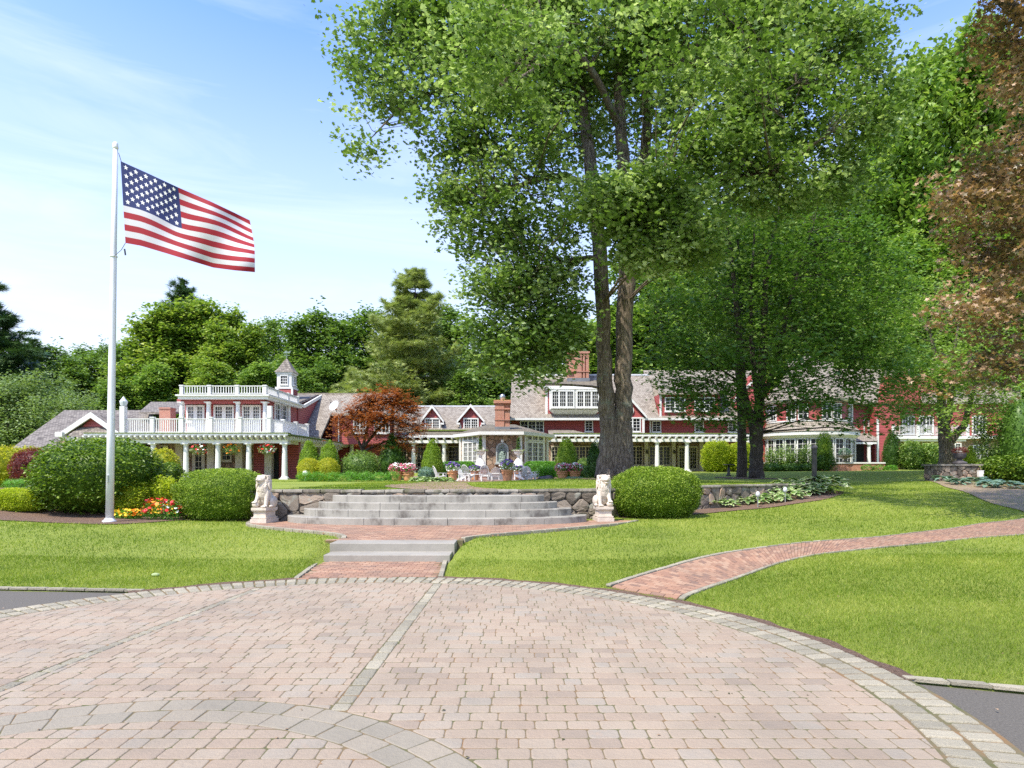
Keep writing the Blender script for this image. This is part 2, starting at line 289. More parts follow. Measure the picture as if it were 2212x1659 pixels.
# ------------------------------------------------------------------ mesh building
ORG = {}
def tag(o, label=None, cat=None, group=None, kind=None):
    if label: o['label'] = label
    if cat: o['category'] = cat
    if group: o['group'] = group
    if kind: o['kind'] = kind
    return o
def thing(name, label, cat, loc=(0, 0, 0), rz=0.0, group=None, scale=1.0):
    o = bpy.data.objects.new(name, None); C.objects.link(o); o.location = loc; o.rotation_euler = (0, 0, rz); o.scale = (scale,) * 3
    o.empty_display_size = .2; ORG[o.name] = Vector(loc); return tag(o, label, cat, group)
def set_uv(me):
    nl = len(me.loops); npo = len(me.polygons)
    if not nl: return
    co = np.empty(len(me.vertices) * 3); me.vertices.foreach_get('co', co); co = co.reshape(-1, 3)
    li = np.empty(nl, int); me.loops.foreach_get('vertex_index', li)
    nn = np.empty(npo * 3); me.polygons.foreach_get('normal', nn); nn = nn.reshape(-1, 3)
    lt = np.empty(npo, int); me.polygons.foreach_get('loop_total', lt)
    N = np.repeat(nn, lt, axis=0); p = co[li]
    flat = np.abs(N[:, 2]) > .995
    t = np.stack([-N[:, 1], N[:, 0], np.zeros(nl)], 1); ln = np.linalg.norm(t, axis=1, keepdims=True); t = np.where(flat[:, None], [[1., 0, 0]], t / np.maximum(ln, 1e-9))
    b = np.cross(N, t); u = (p * t).sum(1); v = (p * b).sum(1)
    uv = me.uv_layers.new(name='UVMap'); uv.data.foreach_set('uv', np.stack([u, v], 1).astype(np.float32).ravel())
class MB:
    def __init__(s): s.v = []; s.f = []; s.m = []; s.r = []; s.cur = 0; s.rnd = .5; s.smooth = False
    def add(s, vs, fs):
        k = len(s.v); s.v += [tuple(map(float, p)) for p in vs]; s.r += [s.rnd] * len(vs)
        for f in fs: s.f.append(tuple(k + i for i in f)); s.m.append(s.cur)
        return s
    def box(s, x0, x1, y0, y1, z0, z1):
        x0, x1 = sorted((x0, x1)); y0, y1 = sorted((y0, y1)); z0, z1 = sorted((z0, z1))
        return s.add([(x0, y0, z0), (x1, y0, z0), (x1, y1, z0), (x0, y1, z0), (x0, y0, z1), (x1, y0, z1), (x1, y1, z1), (x0, y1, z1)],
                     [(0, 3, 2, 1), (4, 5, 6, 7), (0, 1, 5, 4), (1, 2, 6, 5), (2, 3, 7, 6), (3, 0, 4, 7)])
    def obox(s, c, d, L, W, H, up=(0, 0, 1)):           # box centred at c, length L along d
        d = Vector(d).normalized(); u = Vector(up); w = d.cross(u)
        if w.length < 1e-4: w = d.cross(Vector((1, 0, 0)))
        w.normalize(); u = w.cross(d); c = Vector(c); vs = []
        for a in (-.5, .5):
            for b, e in ((-.5, -.5), (.5, -.5), (.5, .5), (-.5, .5)): vs.append(c + d * L * a + w * W * b + u * H * e)
        return s.add(vs, [(0, 3, 2, 1), (4, 5, 6, 7), (0, 1, 5, 4), (1, 2, 6, 5), (2, 3, 7, 6), (3, 0, 4, 7)])
    def prism(s, pts, off):                            # polygon swept by off
        n = len(pts); off = Vector(off); a = [Vector(p) for p in pts]; nrm = sum(((a[i] - a[0]).cross(a[(i + 1) % n] - a[0]) for i in range(1, n)), Vector())
        flip = nrm.dot(off) > 0
        vs = a + [p + off for p in a]; fs = [tuple(range(n))[::-1], tuple(range(n, 2 * n))] + [(i, (i + 1) % n, n + (i + 1) % n, n + i) for i in range(n)]
        if not flip: fs = [f[::-1] for f in fs]
        return s.add(vs, fs)
    def tube(s, pts, rad, n=8, cap=True):
        pts = [Vector(p) for p in pts]; rings = []
        for i, p in enumerate(pts):
            d = (pts[min(i + 1, len(pts) - 1)] - pts[max(i - 1, 0)]); d = d.normalized() if d.length > 1e-9 else Vector((0, 0, 1))
            a = d.orthogonal() if abs(d.z) < .5 or True else None
            ref = Vector((1, 0.13, 0.07)) if abs(d.z) > .6 else Vector((0.05, .1, 1)); a = (ref - d * ref.dot(d)).normalized(); b = d.cross(a)
            r = rad[i] if hasattr(rad, '__len__') else rad
            rings.append([p + (a * math.cos(t) + b * math.sin(t)) * r for t in [2 * math.pi * k / n for k in range(n)]])
        vs = [v for r in rings for v in r]; fs = []
        for i in range(len(pts) - 1):
            for k in range(n): fs.append((i * n + k, i * n + (k + 1) % n, (i + 1) * n + (k + 1) % n, (i + 1) * n + k))
        if cap: fs += [tuple(range(n))[::-1], tuple(range((len(pts) - 1) * n, len(pts) * n))]
        return s.add(vs, fs)
    def lathe(s, c, prof, n=20, a0=0.0, a1=2 * math.pi):
        full = abs(a1 - a0 - 2 * math.pi) < 1e-6; k = n if full else n + 1; vs = []
        for r, z in prof:
            for i in range(k):
                t = a0 + (a1 - a0) * i / n; vs.append((c[0] + r * math.cos(t), c[1] + r * math.sin(t), c[2] + z))
        fs = []
        for j in range(len(prof) - 1):
            for i in range(n): fs.append((j * k + i, j * k + (i + 1) % k, (j + 1) * k + (i + 1) % k, (j + 1) * k + i))
        if full and prof[0][0] > 1e-6: fs.append(tuple(range(k))[::-1])
        if full and prof[-1][0] > 1e-6: fs.append(tuple(range((len(prof) - 1) * k, len(prof) * k)))
        return s.add(vs, fs)
    def ball(s, c, r, n=10, m=7):
        r = r if hasattr(r, '__len__') else (r, r, r); vs = [(c[0], c[1], c[2] - r[2])]
        for j in range(1, m):
            p = -math.pi / 2 + math.pi * j / m
            for i in range(n): t = 2 * math.pi * i / n; vs.append((c[0] + r[0] * math.cos(p) * math.cos(t), c[1] + r[1] * math.cos(p) * math.sin(t), c[2] + r[2] * math.sin(p)))
        vs.append((c[0], c[1], c[2] + r[2])); fs = [(0, 1 + (i + 1) % n, 1 + i) for i in range(n)]
        for j in range(m - 2):
            for i in range(n): fs.append((1 + j * n + i, 1 + j * n + (i + 1) % n, 1 + (j + 1) * n + (i + 1) % n, 1 + (j + 1) * n + i))
        e = len(vs) - 1; b = 1 + (m - 2) * n
        fs += [(e, b + i, b + (i + 1) % n) for i in range(n)]
        return s.add(vs, fs)
    def mesh(s, name, mat, org=(0, 0, 0), bevel=0):
        me = bpy.data.meshes.new(name); o = Vector(org)
        me.from_pydata([(x - o.x, y - o.y, z - o.z) for x, y, z in s.v], [], s.f)
        for m in (mat if isinstance(mat, (list, tuple)) else [mat]): me.materials.append(MATS[m])
        if isinstance(mat, (list, tuple)): me.polygons.foreach_set('material_index', s.m)
        if s.smooth: me.polygons.foreach_set('use_smooth', [True] * len(s.f))
        a = me.attributes.new('rnd', 'FLOAT', 'POINT'); a.data.foreach_set('value', s.r); me.update(); set_uv(me); return me
    def build(s, name, mat, parent=None, loc=None):
        """world-coordinate geometry linked as one object; the object's origin is its parent's, or loc"""
        org = ORG[parent.name] if parent is not None else Vector(loc or (0, 0, 0))
        o = bpy.data.objects.new(name, s.mesh(name, mat, org)); C.objects.link(o)
        if parent is not None: o.parent = parent
        else: o.location = org
        ORG[o.name] = org; return o
def link(name, me, parent=None, loc=(0, 0, 0), rz=0.0):
    o = bpy.data.objects.new(name, me); C.objects.link(o); o.location = loc; o.rotation_euler = (0, 0, rz)
    if parent is not None: o.parent = parent
    return o
def copy_tree(o, loc, rz=0.0, scale=1.0, label=None, parent=None):
    c = o.copy(); C.objects.link(c)
    if parent is not None: c.parent = parent
    else: c.location = loc; c.rotation_euler = (0, 0, rz); c.scale = scale if hasattr(scale, '__len__') else (scale,) * 3; ORG[c.name] = Vector(loc)
    if label: c['label'] = label
    for ch in list(o.children): copy_tree(ch, None, parent=c)
    return c
def raw_mesh(name, V, Fc, mats, rnd=None, midx=None, smooth=False):
    """V (n,3); Fc (m,k) equal-sided faces"""
    me = bpy.data.meshes.new(name); V = np.asarray(V, np.float32); Fc = np.asarray(Fc, np.int32); m, k = Fc.shape
    me.vertices.add(len(V)); me.vertices.foreach_set('co', V.ravel())
    me.loops.add(m * k); me.loops.foreach_set('vertex_index', Fc.ravel())
    me.polygons.add(m); me.polygons.foreach_set('loop_start', np.arange(m, dtype=np.int32) * k); me.polygons.foreach_set('loop_total', np.full(m, k, np.int32))
    for mt in (mats if isinstance(mats, (list, tuple)) else [mats]): me.materials.append(MATS[mt])
    if midx is not None: me.polygons.foreach_set('material_index', np.asarray(midx, np.int32))
    if smooth: me.polygons.foreach_set('use_smooth', np.ones(m, bool))
    if rnd is not None: a = me.attributes.new('rnd', 'FLOAT', 'POINT'); a.data.foreach_set('value', np.asarray(rnd, np.float32))
    me.update(calc_edges=True); return me

# ------------------------------------------------------------------ leaves
def T(v, f, m=None): return (np.array(v, float), np.array(f, int), m)
KITE = T([(0, 0, 0), (.45, .3, .09), (1, 0, -.08), (.45, -.3, .09)], [(0, 1, 2), (0, 2, 3)])
def lobed(r, fold=.10):
    n = len(r); v = [(.42, 0, 0)]
    for i, (a, d) in enumerate(r): v.append((.42 + d * math.cos(R(a)), d * math.sin(R(a)), fold * abs(math.sin(R(a))) * d * 1.4 - .12 * max(0, math.cos(R(a)) * d)))
    return T(v, [(0, 1 + i, 1 + (i + 1) % n) for i in range(n)])
OAK = lobed([(0, .62), (22, .36), (48, .52), (72, .24), (105, .40), (150, .3), (210, .3), (255, .40), (288, .24), (312, .52), (338, .36)])
MAPLE = lobed([(0, .62), (25, .25), (52, .60), (85, .24), (125, .48), (180, .22), (235, .48), (275, .24), (308, .60), (335, .25)], .16)
BROAD = T([(0, 0, 0), (.25, .26, .07), (.65, .28, .06), (1, 0, -.12), (.65, -.28, .06), (.25, -.26, .07)], [(0, 1, 2), (0, 2, 3), (0, 3, 4), (0, 4, 5)])
def spray():
    v, f = [], []
    for i, a in enumerate((-60, -35, -12, 12, 35, 60)):
        c, s = math.cos(R(a)), math.sin(R(a)); k = len(v); z = .12 * math.cos(i * 2.1); v += [(-.05 * s, .05 * c, 0), (.05 * s, -.05 * c, 0), (c * (.9 + .1 * (i % 2)), s * .8, z)]; f.append((k, k + 1, k + 2))
    return T(v, f)
SPRAY = spray()
BLADE = T([(0, .07, 0), (0, -.07, 0), (1, 0, 0)], [(0, 1, 2)])
def leafmesh(name, P, size, mat, tmpl=KITE, up=.6, rnd=None, direc=None, droop=0.0, jit=.35, seed=0, dirw=1.0):
    """leaves at points P. up: how much the blades face upwards; direc: (n,3) preferred directions of growth"""
    r = np.random.default_rng(seed + len(P)); n = len(P); P = np.asarray(P, float)
    N = r.normal(size=(n, 3)); N /= np.linalg.norm(N, axis=1, keepdims=True); N[:, 2] = np.abs(N[:, 2]); N = N * (1 - up) + np.array([0, 0, up]); N /= np.linalg.norm(N, axis=1, keepdims=True)
    D = r.normal(size=(n, 3)); D /= np.linalg.norm(D, axis=1, keepdims=True)
    if direc is not None: D = D * (1 - .55 * dirw) + direc * dirw
    D[:, 2] -= droop
    D -= N * (D * N).sum(1, keepdims=True); D /= np.maximum(np.linalg.norm(D, axis=1, keepdims=True), 1e-6)
    W = np.cross(N, D); S = size * (1 + jit * (r.random(n) * 2 - 1)); v, f, m = tmpl; k = len(v)
    V = P[:, None, :] + S[:, None, None] * (v[None, :, 0:1] * D[:, None, :] + v[None, :, 1:2] * W[:, None, :] + v[None, :, 2:3] * N[:, None, :])
    Fc = (np.arange(n)[:, None, None] * k + f[None]).reshape(-1, f.shape[1])
    if rnd is None: rnd = r.random(n)
    return raw_mesh(name, V.reshape(-1, 3), Fc, mat, np.repeat(rnd, k), None if m is None else np.tile(m, n))
def noise3(P, s, seed=0):
    r = np.random.default_rng(seed); o = np.zeros(len(P))
    for i in range(5):
        k = r.normal(size=3); k *= s * (1 + .5 * i) / np.linalg.norm(k); o += np.sin(P @ k + r.random() * 6.28)
    return o / 5
def ell_points(n, c, rad, shell=.5, r=None):
    r = r or rng; d = r.normal(size=(n, 3)); d /= np.linalg.norm(d, axis=1, keepdims=True); q_ = (shell + (1 - shell) * r.random(n)) ** .8 if shell < 1 else np.ones(n)
    return np.asarray(c) + d * q_[:, None] * np.asarray(rad), d
# ------------------------------------------------------------------ ground
def gridmesh(name, xs, ys, zf, mat, mask=None):
    X, Y = np.meshgrid(xs, ys); Z = zf(X, Y); V = np.stack([X, Y, Z], -1).reshape(-1, 3); nx, ny = len(xs), len(ys)
    i, j = np.meshgrid(np.arange(nx - 1), np.arange(ny - 1)); a = (j * nx + i).ravel(); Fc = np.stack([a, a + 1, a + nx + 1, a + nx], 1)
    me = raw_mesh(name, V, Fc, mat, smooth=True); o = link(name, me); return o
xs = np.unique(np.concatenate([np.linspace(-500, -60, 12), np.linspace(-60, -22, 30), np.arange(-22, 26, .25), np.linspace(26, 60, 28), np.linspace(60, 500, 12)]))
ys = np.unique(np.concatenate([np.linspace(-300, -4, 10), np.arange(-4, 17.8, .25), np.arange(17.8, 26.6, .11), np.arange(26.6, 45, .6), np.arange(45, 90, 1.5), np.linspace(90, 700, 16)]))
tag(gridmesh('lawn', xs, ys, ground, 'lawn'), 'mown green lawn around the paved circle and up to the house', 'lawn', kind='structure')

def clip_poly(poly, nx, ny, c):           # keep nx*x+ny*y<=c
    out = []
    for i in range(len(poly)):
        a, b = poly[i], poly[(i + 1) % len(poly)]; da = nx * a[0] + ny * a[1] - c; db = nx * b[0] + ny * b[1] - c
        if da <= 0: out.append(a)
        if da * db < 0: t = da / (da - db); out.append((a[0] + (b[0] - a[0]) * t, a[1] + (b[1] - a[1]) * t))
    return out
def area(p): return .5 * sum(p[i][0] * p[(i + 1) % len(p)][1] - p[(i + 1) % len(p)][0] * p[i][1] for i in range(len(p)))
def inpoly(x, y, P):
    x = np.asarray(x); y = np.asarray(y); ins = np.zeros(x.shape, bool); n = len(P)
    for i in range(n):
        (x1, y1), (x2, y2) = P[i][:2], P[(i + 1) % n][:2]
        if y1 == y2: continue
        c = ((y1 > y) != (y2 > y)) & (x < (x2 - x1) * (y - y1) / (y2 - y1) + x1); ins ^= c
    return ins
class Blocks:
    """many small worn stones laid side by side: each gets a flat top, a rounded shoulder and a skirt"""
    def __init__(s): s.b = MB(); s.b.smooth = False
    def add(s, poly, z, rnd=None, sh=.007, drop=.0045, depth=.03, tilt=.0009, M=None):
        if len(poly) < 3: return
        A = area(poly)
        if A < 0: poly = poly[::-1]
        if abs(A) < .0012: return
        n = len(poly); cx = sum(p[0] for p in poly) / n; cy = sum(p[1] for p in poly) / n
        s.b.rnd = random.random() if rnd is None else rnd; tx, ty = random.gauss(0, tilt), random.gauss(0, tilt); dz = random.gauss(0, .0009)
        def ring(k, zz):
            o = []
            for x, y in poly:
                d = math.hypot(x - cx, y - cy) or 1; f = max(.3, 1 - k / d); X = cx + (x - cx) * f; Yy = cy + (y - cy) * f; o.append((X, Yy, (z(X, Yy) if callable(z) else z) + zz + dz + tx * (x - cx) * 6 + ty * (y - cy) * 6))
            return o
        vs = ring(sh * 1.6, 0) + ring(sh * .55, -drop * .28) + ring(0, -drop) + ring(0, -depth)
        if M: vs = [M(*p) for p in vs]
        fs = [tuple(range(n))]
        for r in range(3): fs += [(r * n + i, (r + 1) * n + i, (r + 1) * n + (i + 1) % n, r * n + (i + 1) % n) for i in range(n)]
        s.b.add(vs, fs)
def rrect(x0, x1, y0, y1, c, j=0.004):
    p = [(x0 + c, y0), (x1 - c, y0), (x1 - c * .3, y0 + c * .3), (x1, y0 + c), (x1, y1 - c), (x1 - c * .3, y1 - c * .3), (x1 - c, y1), (x0 + c, y1), (x0 + c * .3, y1 - c * .3), (x0, y1 - c), (x0, y0 + c), (x0 + c * .3, y0 + c * .3)]
    return [(x + random.uniform(-j, j), y + random.uniform(-j, j)) for x, y in p]
# --- paved circle
RC, RR, RW = (-2.387, 2.344), 2.69, .43           # grey ring band
SPOKES = [((-1.146, 10.29), (-1.287, 4.80), .13), ((-3.78, 9.85), (-4.30, 3.6), .11)]
bed = MB(); n = 96
bed.add([(PC[0] + (PR + .02) * math.cos(2 * math.pi * i / n), PC[1] + (PR + .02) * math.sin(2 * math.pi * i / n), -.0045) for i in range(n)], [tuple(range(n))])
o = bed.build('paving_bed', 'sand_joint'); tag(o, 'sandy bed showing in the joints of the paved circle', 'paving', kind='structure')
pv = Blocks(); pg = Blocks(); cobs = Blocks()
inner = PR - .50
def spoke_x(s, y): (ax, ay), (bx, by), w = s; return ax + (bx - ax) * (y - ay) / (by - ay)
y = 1.2; row = 0
while y < PC[1] + inner:
    hgt = random.choice([.150, .155, .160]); x = -7.2 + random.uniform(0, .2)
    while x < 3.4:
        w = random.choice([.14, .20, .22, .235]) + random.uniform(-.01, .01)
        p = rrect(x + .0028, x + w - .0028, y + .005, y + hgt - .005, .022, .002)
        cx, cy = x + w / 2, y + hgt / 2; dc = math.hypot(cx - PC[0], cy - PC[1])
        if dc < inner + .2 and cy > 1.3:
            if dc > inner - .25: ux, uy = (cx - PC[0]) / dc, (cy - PC[1]) / dc; p = clip_poly(p, ux, uy, ux * PC[0] + uy * PC[1] + inner - .006)
            dr = math.hypot(cx - RC[0], cy - RC[1]) or 1e-6; ux, uy = (cx - RC[0]) / dr, (cy - RC[1]) / dr; base = ux * RC[0] + uy * RC[1]
            pieces = [p]
            if abs(dr - RR) < .25 or abs(dr - RR + RW) < .25 or RR - RW < dr < RR:
                pieces = [clip_poly(p, -ux, -uy, -(base + RR + .006)), clip_poly(p, ux, uy, base + RR - RW - .006)]
            for sp_ in SPOKES:
                if dr < RR - .1: continue
                q2 = []
                xs_ = spoke_x(sp_, cy)
                for P_ in pieces:
                    if abs(cx - xs_) < .35 and len(P_) > 2:
                        m_ = (sp_[1][0] - sp_[0][0]) / (sp_[1][1] - sp_[0][1]); c0 = sp_[0][0] - m_ * sp_[0][1]
                        q2 += [clip_poly(P_, 1, -m_, c0 - sp_[2] / 2 - .006), clip_poly(P_, -1, m_, -(c0 + sp_[2] / 2 + .006))]
                    else: q2.append(P_)
                pieces = q2
            for P_ in pieces: pv.add(P_, 0, rnd=min(1, max(0, random.gauss(.5, .24))))
        x += w
    y += hgt
# grey ring of two courses
for r0, r1, nn, off in ((RR - RW, RR - RW / 2, 58, 0), (RR - RW / 2, RR, 66, .5)):
    for i in range(nn):
        a0, a1 = 2 * math.pi * (i + off) / nn, 2 * math.pi * (i + 1 + off) / nn; g = .004 / r0
        q_ = rrect(a0 + g, a1 - g, r0 + .004, r1 - .004, .012, .002)
        P_ = [(RC[0] + b * math.cos(a), RC[1] + b * math.sin(a)) for a, b in q_]
        if RC[1] + r0 * math.sin(a0) > 1.2: pg.add(P_, 0)
tag(pv.b.build('plaza_paving', 'paver'), 'tumbled pinkish grey concrete pavers of the round forecourt', 'paving', kind='structure')
tag(pg.b.build('paving_ring', 'paver_grey'), 'grey curved band of pavers crossing the forecourt', 'paving', kind='structure')
# cobble edge (two courses) and cobble spokes
for r0, r1, wd in ((PR - .49, PR - .25, .15), (PR - .24, PR, .15)):
    nn = int(2 * math.pi * PR / wd * .93)
    for i in range(nn):
        a0, a1 = 2 * math.pi * i / nn, 2 * math.pi * (i + 1) / nn; g = .012 / r0
        q_ = rrect(a0 + g, a1 - g, r0 + random.uniform(0, .02), r1 - random.uniform(.012, .028), .005, 0)
        P_ = [(PC[0] + b * math.cos(a) + random.gauss(0, .003), PC[1] + b * math.sin(a) + random.gauss(0, .003)) for a, b in q_]
        if P_[0][1] > 2.5: cobs.add(P_, .007, sh=.014, drop=.0115)
for (ax, ay), (bx, by), w in SPOKES:
    L = math.hypot(bx - ax, by - ay); t = 0
    while t < L:
        l = random.uniform(.14, .26); f = lambda a: (ax + (bx - ax) * a / L, ay + (by - ay) * a / L); p0, p1 = f(t + .006), f(min(L, t + l) - .006)
        if math.hypot(p0[0] - PC[0], p0[1] - PC[1]) < inner: cobs.add(rrect(p0[0] - w / 2, p0[0] + w / 2, p1[1], p0[1], .02, .005), .004, sh=.012, drop=.014)
        t += l
tag(cobs.b.build('cobble_edging', 'cobble'), 'pale granite cobbles edging and crossing the paved circle', 'edging', kind='structure')
m = MB(); n = 240
for i in range(n):
    a = [2 * math.pi * (i + k) / n for k in (0, 1)]; w_ = [.07 + .035 * math.sin(31 * t) + .02 * math.sin(77 * t + 1) for t in a]
    p = [(PC[0] + (PR - .02) * math.cos(t), PC[1] + (PR - .02) * math.sin(t), -.002) for t in a] + [(PC[0] + (PR + w_[k]) * math.cos(t), PC[1] + (PR + w_[k]) * math.sin(t), .012) for k, t in ((1, a[1]), (0, a[0]))]
    if p[0][1] > float(lawn_front(p[0][0])) - .1: m.add(p, [(0, 3, 2, 1)])
tag(m.build('soil_edge', 'mulch'), 'brown soil showing between cobbles and lawn', 'soil', kind='structure')
# --- asphalt drive on both sides
m = MB()
for sx in (-1, 1):
    xa = np.linspace(-12, PC[0], 30) if sx < 0 else np.linspace(PC[0], 14, 30)
    for i in range(29):
        x0, x1 = xa[i], xa[i + 1]; y0, y1 = float(lawn_front(x0)) + .0, float(lawn_front(x1)) + .0
        if sx > 0 and x0 < 0: continue
        if sx < 0 and x1 > -4.6: continue
        yb = [-6.0, -6.0]
        m.add([(x0, yb[0], -.034), (x1, yb[1], -.034), (x1, y1, -.034), (x0, y0, -.034)], [(0, 1, 2, 3)])
m.box(-14, 14, -30, -6, -.2, -.034)
tag(m.build('asphalt_drive', 'asphalt'), 'dark asphalt drive passing either side of the paved circle', 'road', kind='structure')
cb = Blocks()                                     # granite kerb between drive and lawn
for xa, xb in ((3.36, 14), (-12, -5.62)):
    x = xa
    while x < xb:
        l = random.uniform(.26, .36); y0, y1 = float(lawn_front(x)), float(lawn_front(x + l - .015)); cb.add([(x, y0), (x + l - .015, y1), (x + l - .015, y1 + .09), (x, y0 + .07)], .018); x += l
tag(cb.b.build('granite_kerb', 'cobble'), 'low granite kerb between asphalt and lawn', 'kerb', kind='structure')
# --- ribbons: brick paths
def resample(P, n):
    P = np.array(P, float); d = np.r_[0, np.cumsum(np.hypot(*(P[1:, :2] - P[:-1, :2]).T))]; t = np.linspace(0, d[-1], n)
    return np.stack([np.interp(t, d, P[:, k]) for k in range(P.shape[1])], 1), d[-1]
def smooth_line(P, n=40):
    P = np.array(P, float); k = len(P); out = []
    for i in range(k - 1):
        p0, p1, p2, p3 = P[max(i - 1, 0)], P[i], P[i + 1], P[min(i + 2, k - 1)]
        for t in np.linspace(0, 1, 8, endpoint=False): out.append(.5 * ((2 * p1) + (-p0 + p2) * t + (2 * p0 - 5 * p1 + 4 * p2 - p3) * t * t + (-p0 + 3 * p1 - 3 * p2 + p3) * t ** 3))
    out.append(P[-1]); return resample(out, n)[0]
def ribbon(name, A, B, mat, lift, n=60, m_=5, label=None, cat='path'):
    A, B = smooth_line(A, n), smooth_line(B, n); V = []
    for j in range(m_ + 1):
        q_ = A + (B - A) * j / m_; V.append(np.stack([q_[:, 0], q_[:, 1], ground(q_[:, 0], q_[:, 1]) + lift], 1))
    V = np.concatenate(V); Fc = [(j * n + i, j * n + i + 1, (j + 1) * n + i + 1, (j + 1) * n + i) for j in range(m_) for i in range(n - 1)]
    if area([(p[0], p[1]) for p in list(A) + list(B[::-1])]) < 0: Fc = [f[::-1] for f in Fc]
    return tag(link(name, raw_mesh(name, V, Fc, mat)), label, cat, kind='structure')
PA = [hit(a, b)[:2] for a, b in [(1308, 1270), (1406, 1236), (1531, 1202), (1706, 1176), (1956, 1154.5), (2212, 1121), (2500, 1085)]]
PB = [hit(a, b)[:2] for a, b in [(1478, 1301), (1556, 1264.5), (1681, 1219.5), (1806, 1194.5), (1956, 1179.5), (2212, 1156), (2500, 1120)]]
NP = 220
A_, B_ = smooth_line(PA, NP), smooth_line(PB, NP)
ribbon('path_bed', PA, PB, 'sand_joint', .004, label='sandy joints under the brick path', n=90)
bp = Blocks(); ln = np.r_[0, np.cumsum(np.hypot(*((A_ + B_)[1:] / 2 - (A_ + B_)[:-1] / 2).T))]
def rib(s_, t): a = np.array([np.interp(s_, ln, A_[:, k]) for k in (0, 1)]); b = np.array([np.interp(s_, ln, B_[:, k]) for k in (0, 1)]); return a + (b - a) * t
zfun = lambda lift: (lambda x, y: gz(x, y) + lift)
def fastblocks(bl, quads, lift, rnds=None, sh=.006, drop=.006):
    Q = np.array(quads); cx, cy = Q[:, :, 0].mean(1), Q[:, :, 1].mean(1); z = ground(cx, cy); e = .05; gx = (ground(cx + e, cy) - z) / e; gy = (ground(cx, cy + e) - z) / e
    for i, qd in enumerate(quads):
        c0, c1, z0, a, b = cx[i], cy[i], z[i], gx[i], gy[i]
        bl.add([tuple(p) for p in qd], (lambda x, y: z0 + lift + a * (x - c0) + b * (y - c1)), None if rnds is None else rnds[i], sh, drop, .03, .002)
quads = []; s_ = 0; k = 0
while s_ < ln[-1] - .12 and s_ < 16:
    W_ = float(np.hypot(*(rib(s_, 1) - rib(s_, 0)))); nb = max(3, round((W_ - .22) / .205)); e0 = .11 / W_; off = .5 if k % 2 else 0
    for i in range(-1, nb + 1):
        t0 = e0 + (1 - 2 * e0) * (i + off) / nb; t1 = e0 + (1 - 2 * e0) * (i + 1 + off) / nb; t0, t1 = max(t0, e0), min(t1, 1 - e0)
        if t1 - t0 < .02: continue
        g = .004 / W_; quads.append([rib(s_ + .003, t0 + g), rib(s_ + .003, t1 - g), rib(s_ + .098, t1 - g), rib(s_ + .098, t0 + g)])
    s_ += .101; k += 1
fastblocks(bp, quads, .018)
tag(bp.b.build('brick_path', 'red_brick_paver'), 'curving red brick path between two lawns', 'path', kind='structure')
eg = Blocks(); quads = []
for t0, t1 in ((0, .085), (.915, 1)):
    s_ = 0
    while s_ < ln[-1] - .4:
        l = random.uniform(.2, .34); W_ = float(np.hypot(*(rib(s_, 1) - rib(s_, 0)))); w = .09 / W_
        a, b = (0, w) if t0 == 0 else (1 - w, 1); quads.append([rib(s_ + .008, a), rib(s_ + .008, b), rib(s_ + l - .008, b), rib(s_ + l - .008, a)]); s_ += l
fastblocks(eg, quads, .028, sh=.01, drop=.01)
# --- landing in front of the round steps and pad below the straight steps
LZ = .30
LAND = [((x - CX) * Yy / F, Yy) for x, Yy in [(700, 13.42), (742, 13.75), (742, 14.3), (712, 14.9), (640, 15.6), (560, 16.6), (535, 17.3), (545, 18.3), (1340, 18.5), (1376, 18.4), (1350, 17.6), (1260, 16.4), (1120, 15.0), (1035, 14.25), (1000, 13.75), (1000, 13.42)]]
PAD = [(px(640, 10.45), 10.45), (px(952, 10.62), 10.62), (px(962, 12.4), 12.4), (px(690, 12.4), 12.4)]
def fill_bricks(P, z, name, label, rowx=True):
    P_ = [p for p in P]; X = [p[0] for p in P]; Y = [p[1] for p in P]; b = MB(); b.prism([(x, y, z - .012) for x, y in P], (0, 0, -.25)); o = b.build(name.replace('bricks', 'bed'), 'sand_joint'); tag(o, 'sandy bed under ' + label, 'paving', kind='structure')
    bl = Blocks(); y = min(Y); k = 0
    while y < max(Y):
        x = min(X) - (.1 if k % 2 else 0)
        while x < max(X):
            c = [(x + .003, y + .003), (x + .2, y + .003), (x + .2, y + .098), (x + .003, y + .098)]
            ins = inpoly(np.array([p[0] for p in c] + [x + .1]), np.array([p[1] for p in c] + [y + .05]), P)
            if ins.sum() >= 4: bl.add(c, z, sh=.006, drop=.006, depth=.03, tilt=.002)
            x += .204
        y += .101; k += 1
    tag(bl.b.build(name, 'red_brick_paver'), label, 'paving', kind='structure')
fill_bricks(LAND, LZ, 'landing_bricks', 'red brick landing in front of the round steps')
fill_bricks(PAD, .012, 'pad_bricks', 'red brick pad below the two straight steps')
def kerbline(bl, pts, z, w=.1, h=0.03):
    L = smooth_line(pts, 60); d = np.r_[0, np.cumsum(np.hypot(*(L[1:] - L[:-1]).T))]; s_ = 0
    at = lambda t: np.array([np.interp(t, d, L[:, k]) for k in (0, 1)])
    while s_ < d[-1] - .1:
        l = min(random.uniform(.3, .55), d[-1] - s_); a, b = at(s_ + .01), at(s_ + l - .01); t = b - a; nrm = np.array([-t[1], t[0]]) / (np.hypot(*t) or 1) * w / 2
        bl.add([tuple(a - nrm), tuple(b - nrm), tuple(b + nrm), tuple(a + nrm)], z, sh=.012, drop=.012, depth=.2); s_ += l
kerbline(eg, LAND[1:8], LZ + .02); kerbline(eg, LAND[9:15][::-1], LZ + .02)
kerbline(eg, [PAD[1], PAD[2]], .035, .08); kerbline(eg, [PAD[0], PAD[3]], .03, .08)
tag(eg.b.build('path_edging', 'cobble'), 'pale granite strips edging the brick paths', 'edging', kind='structure')
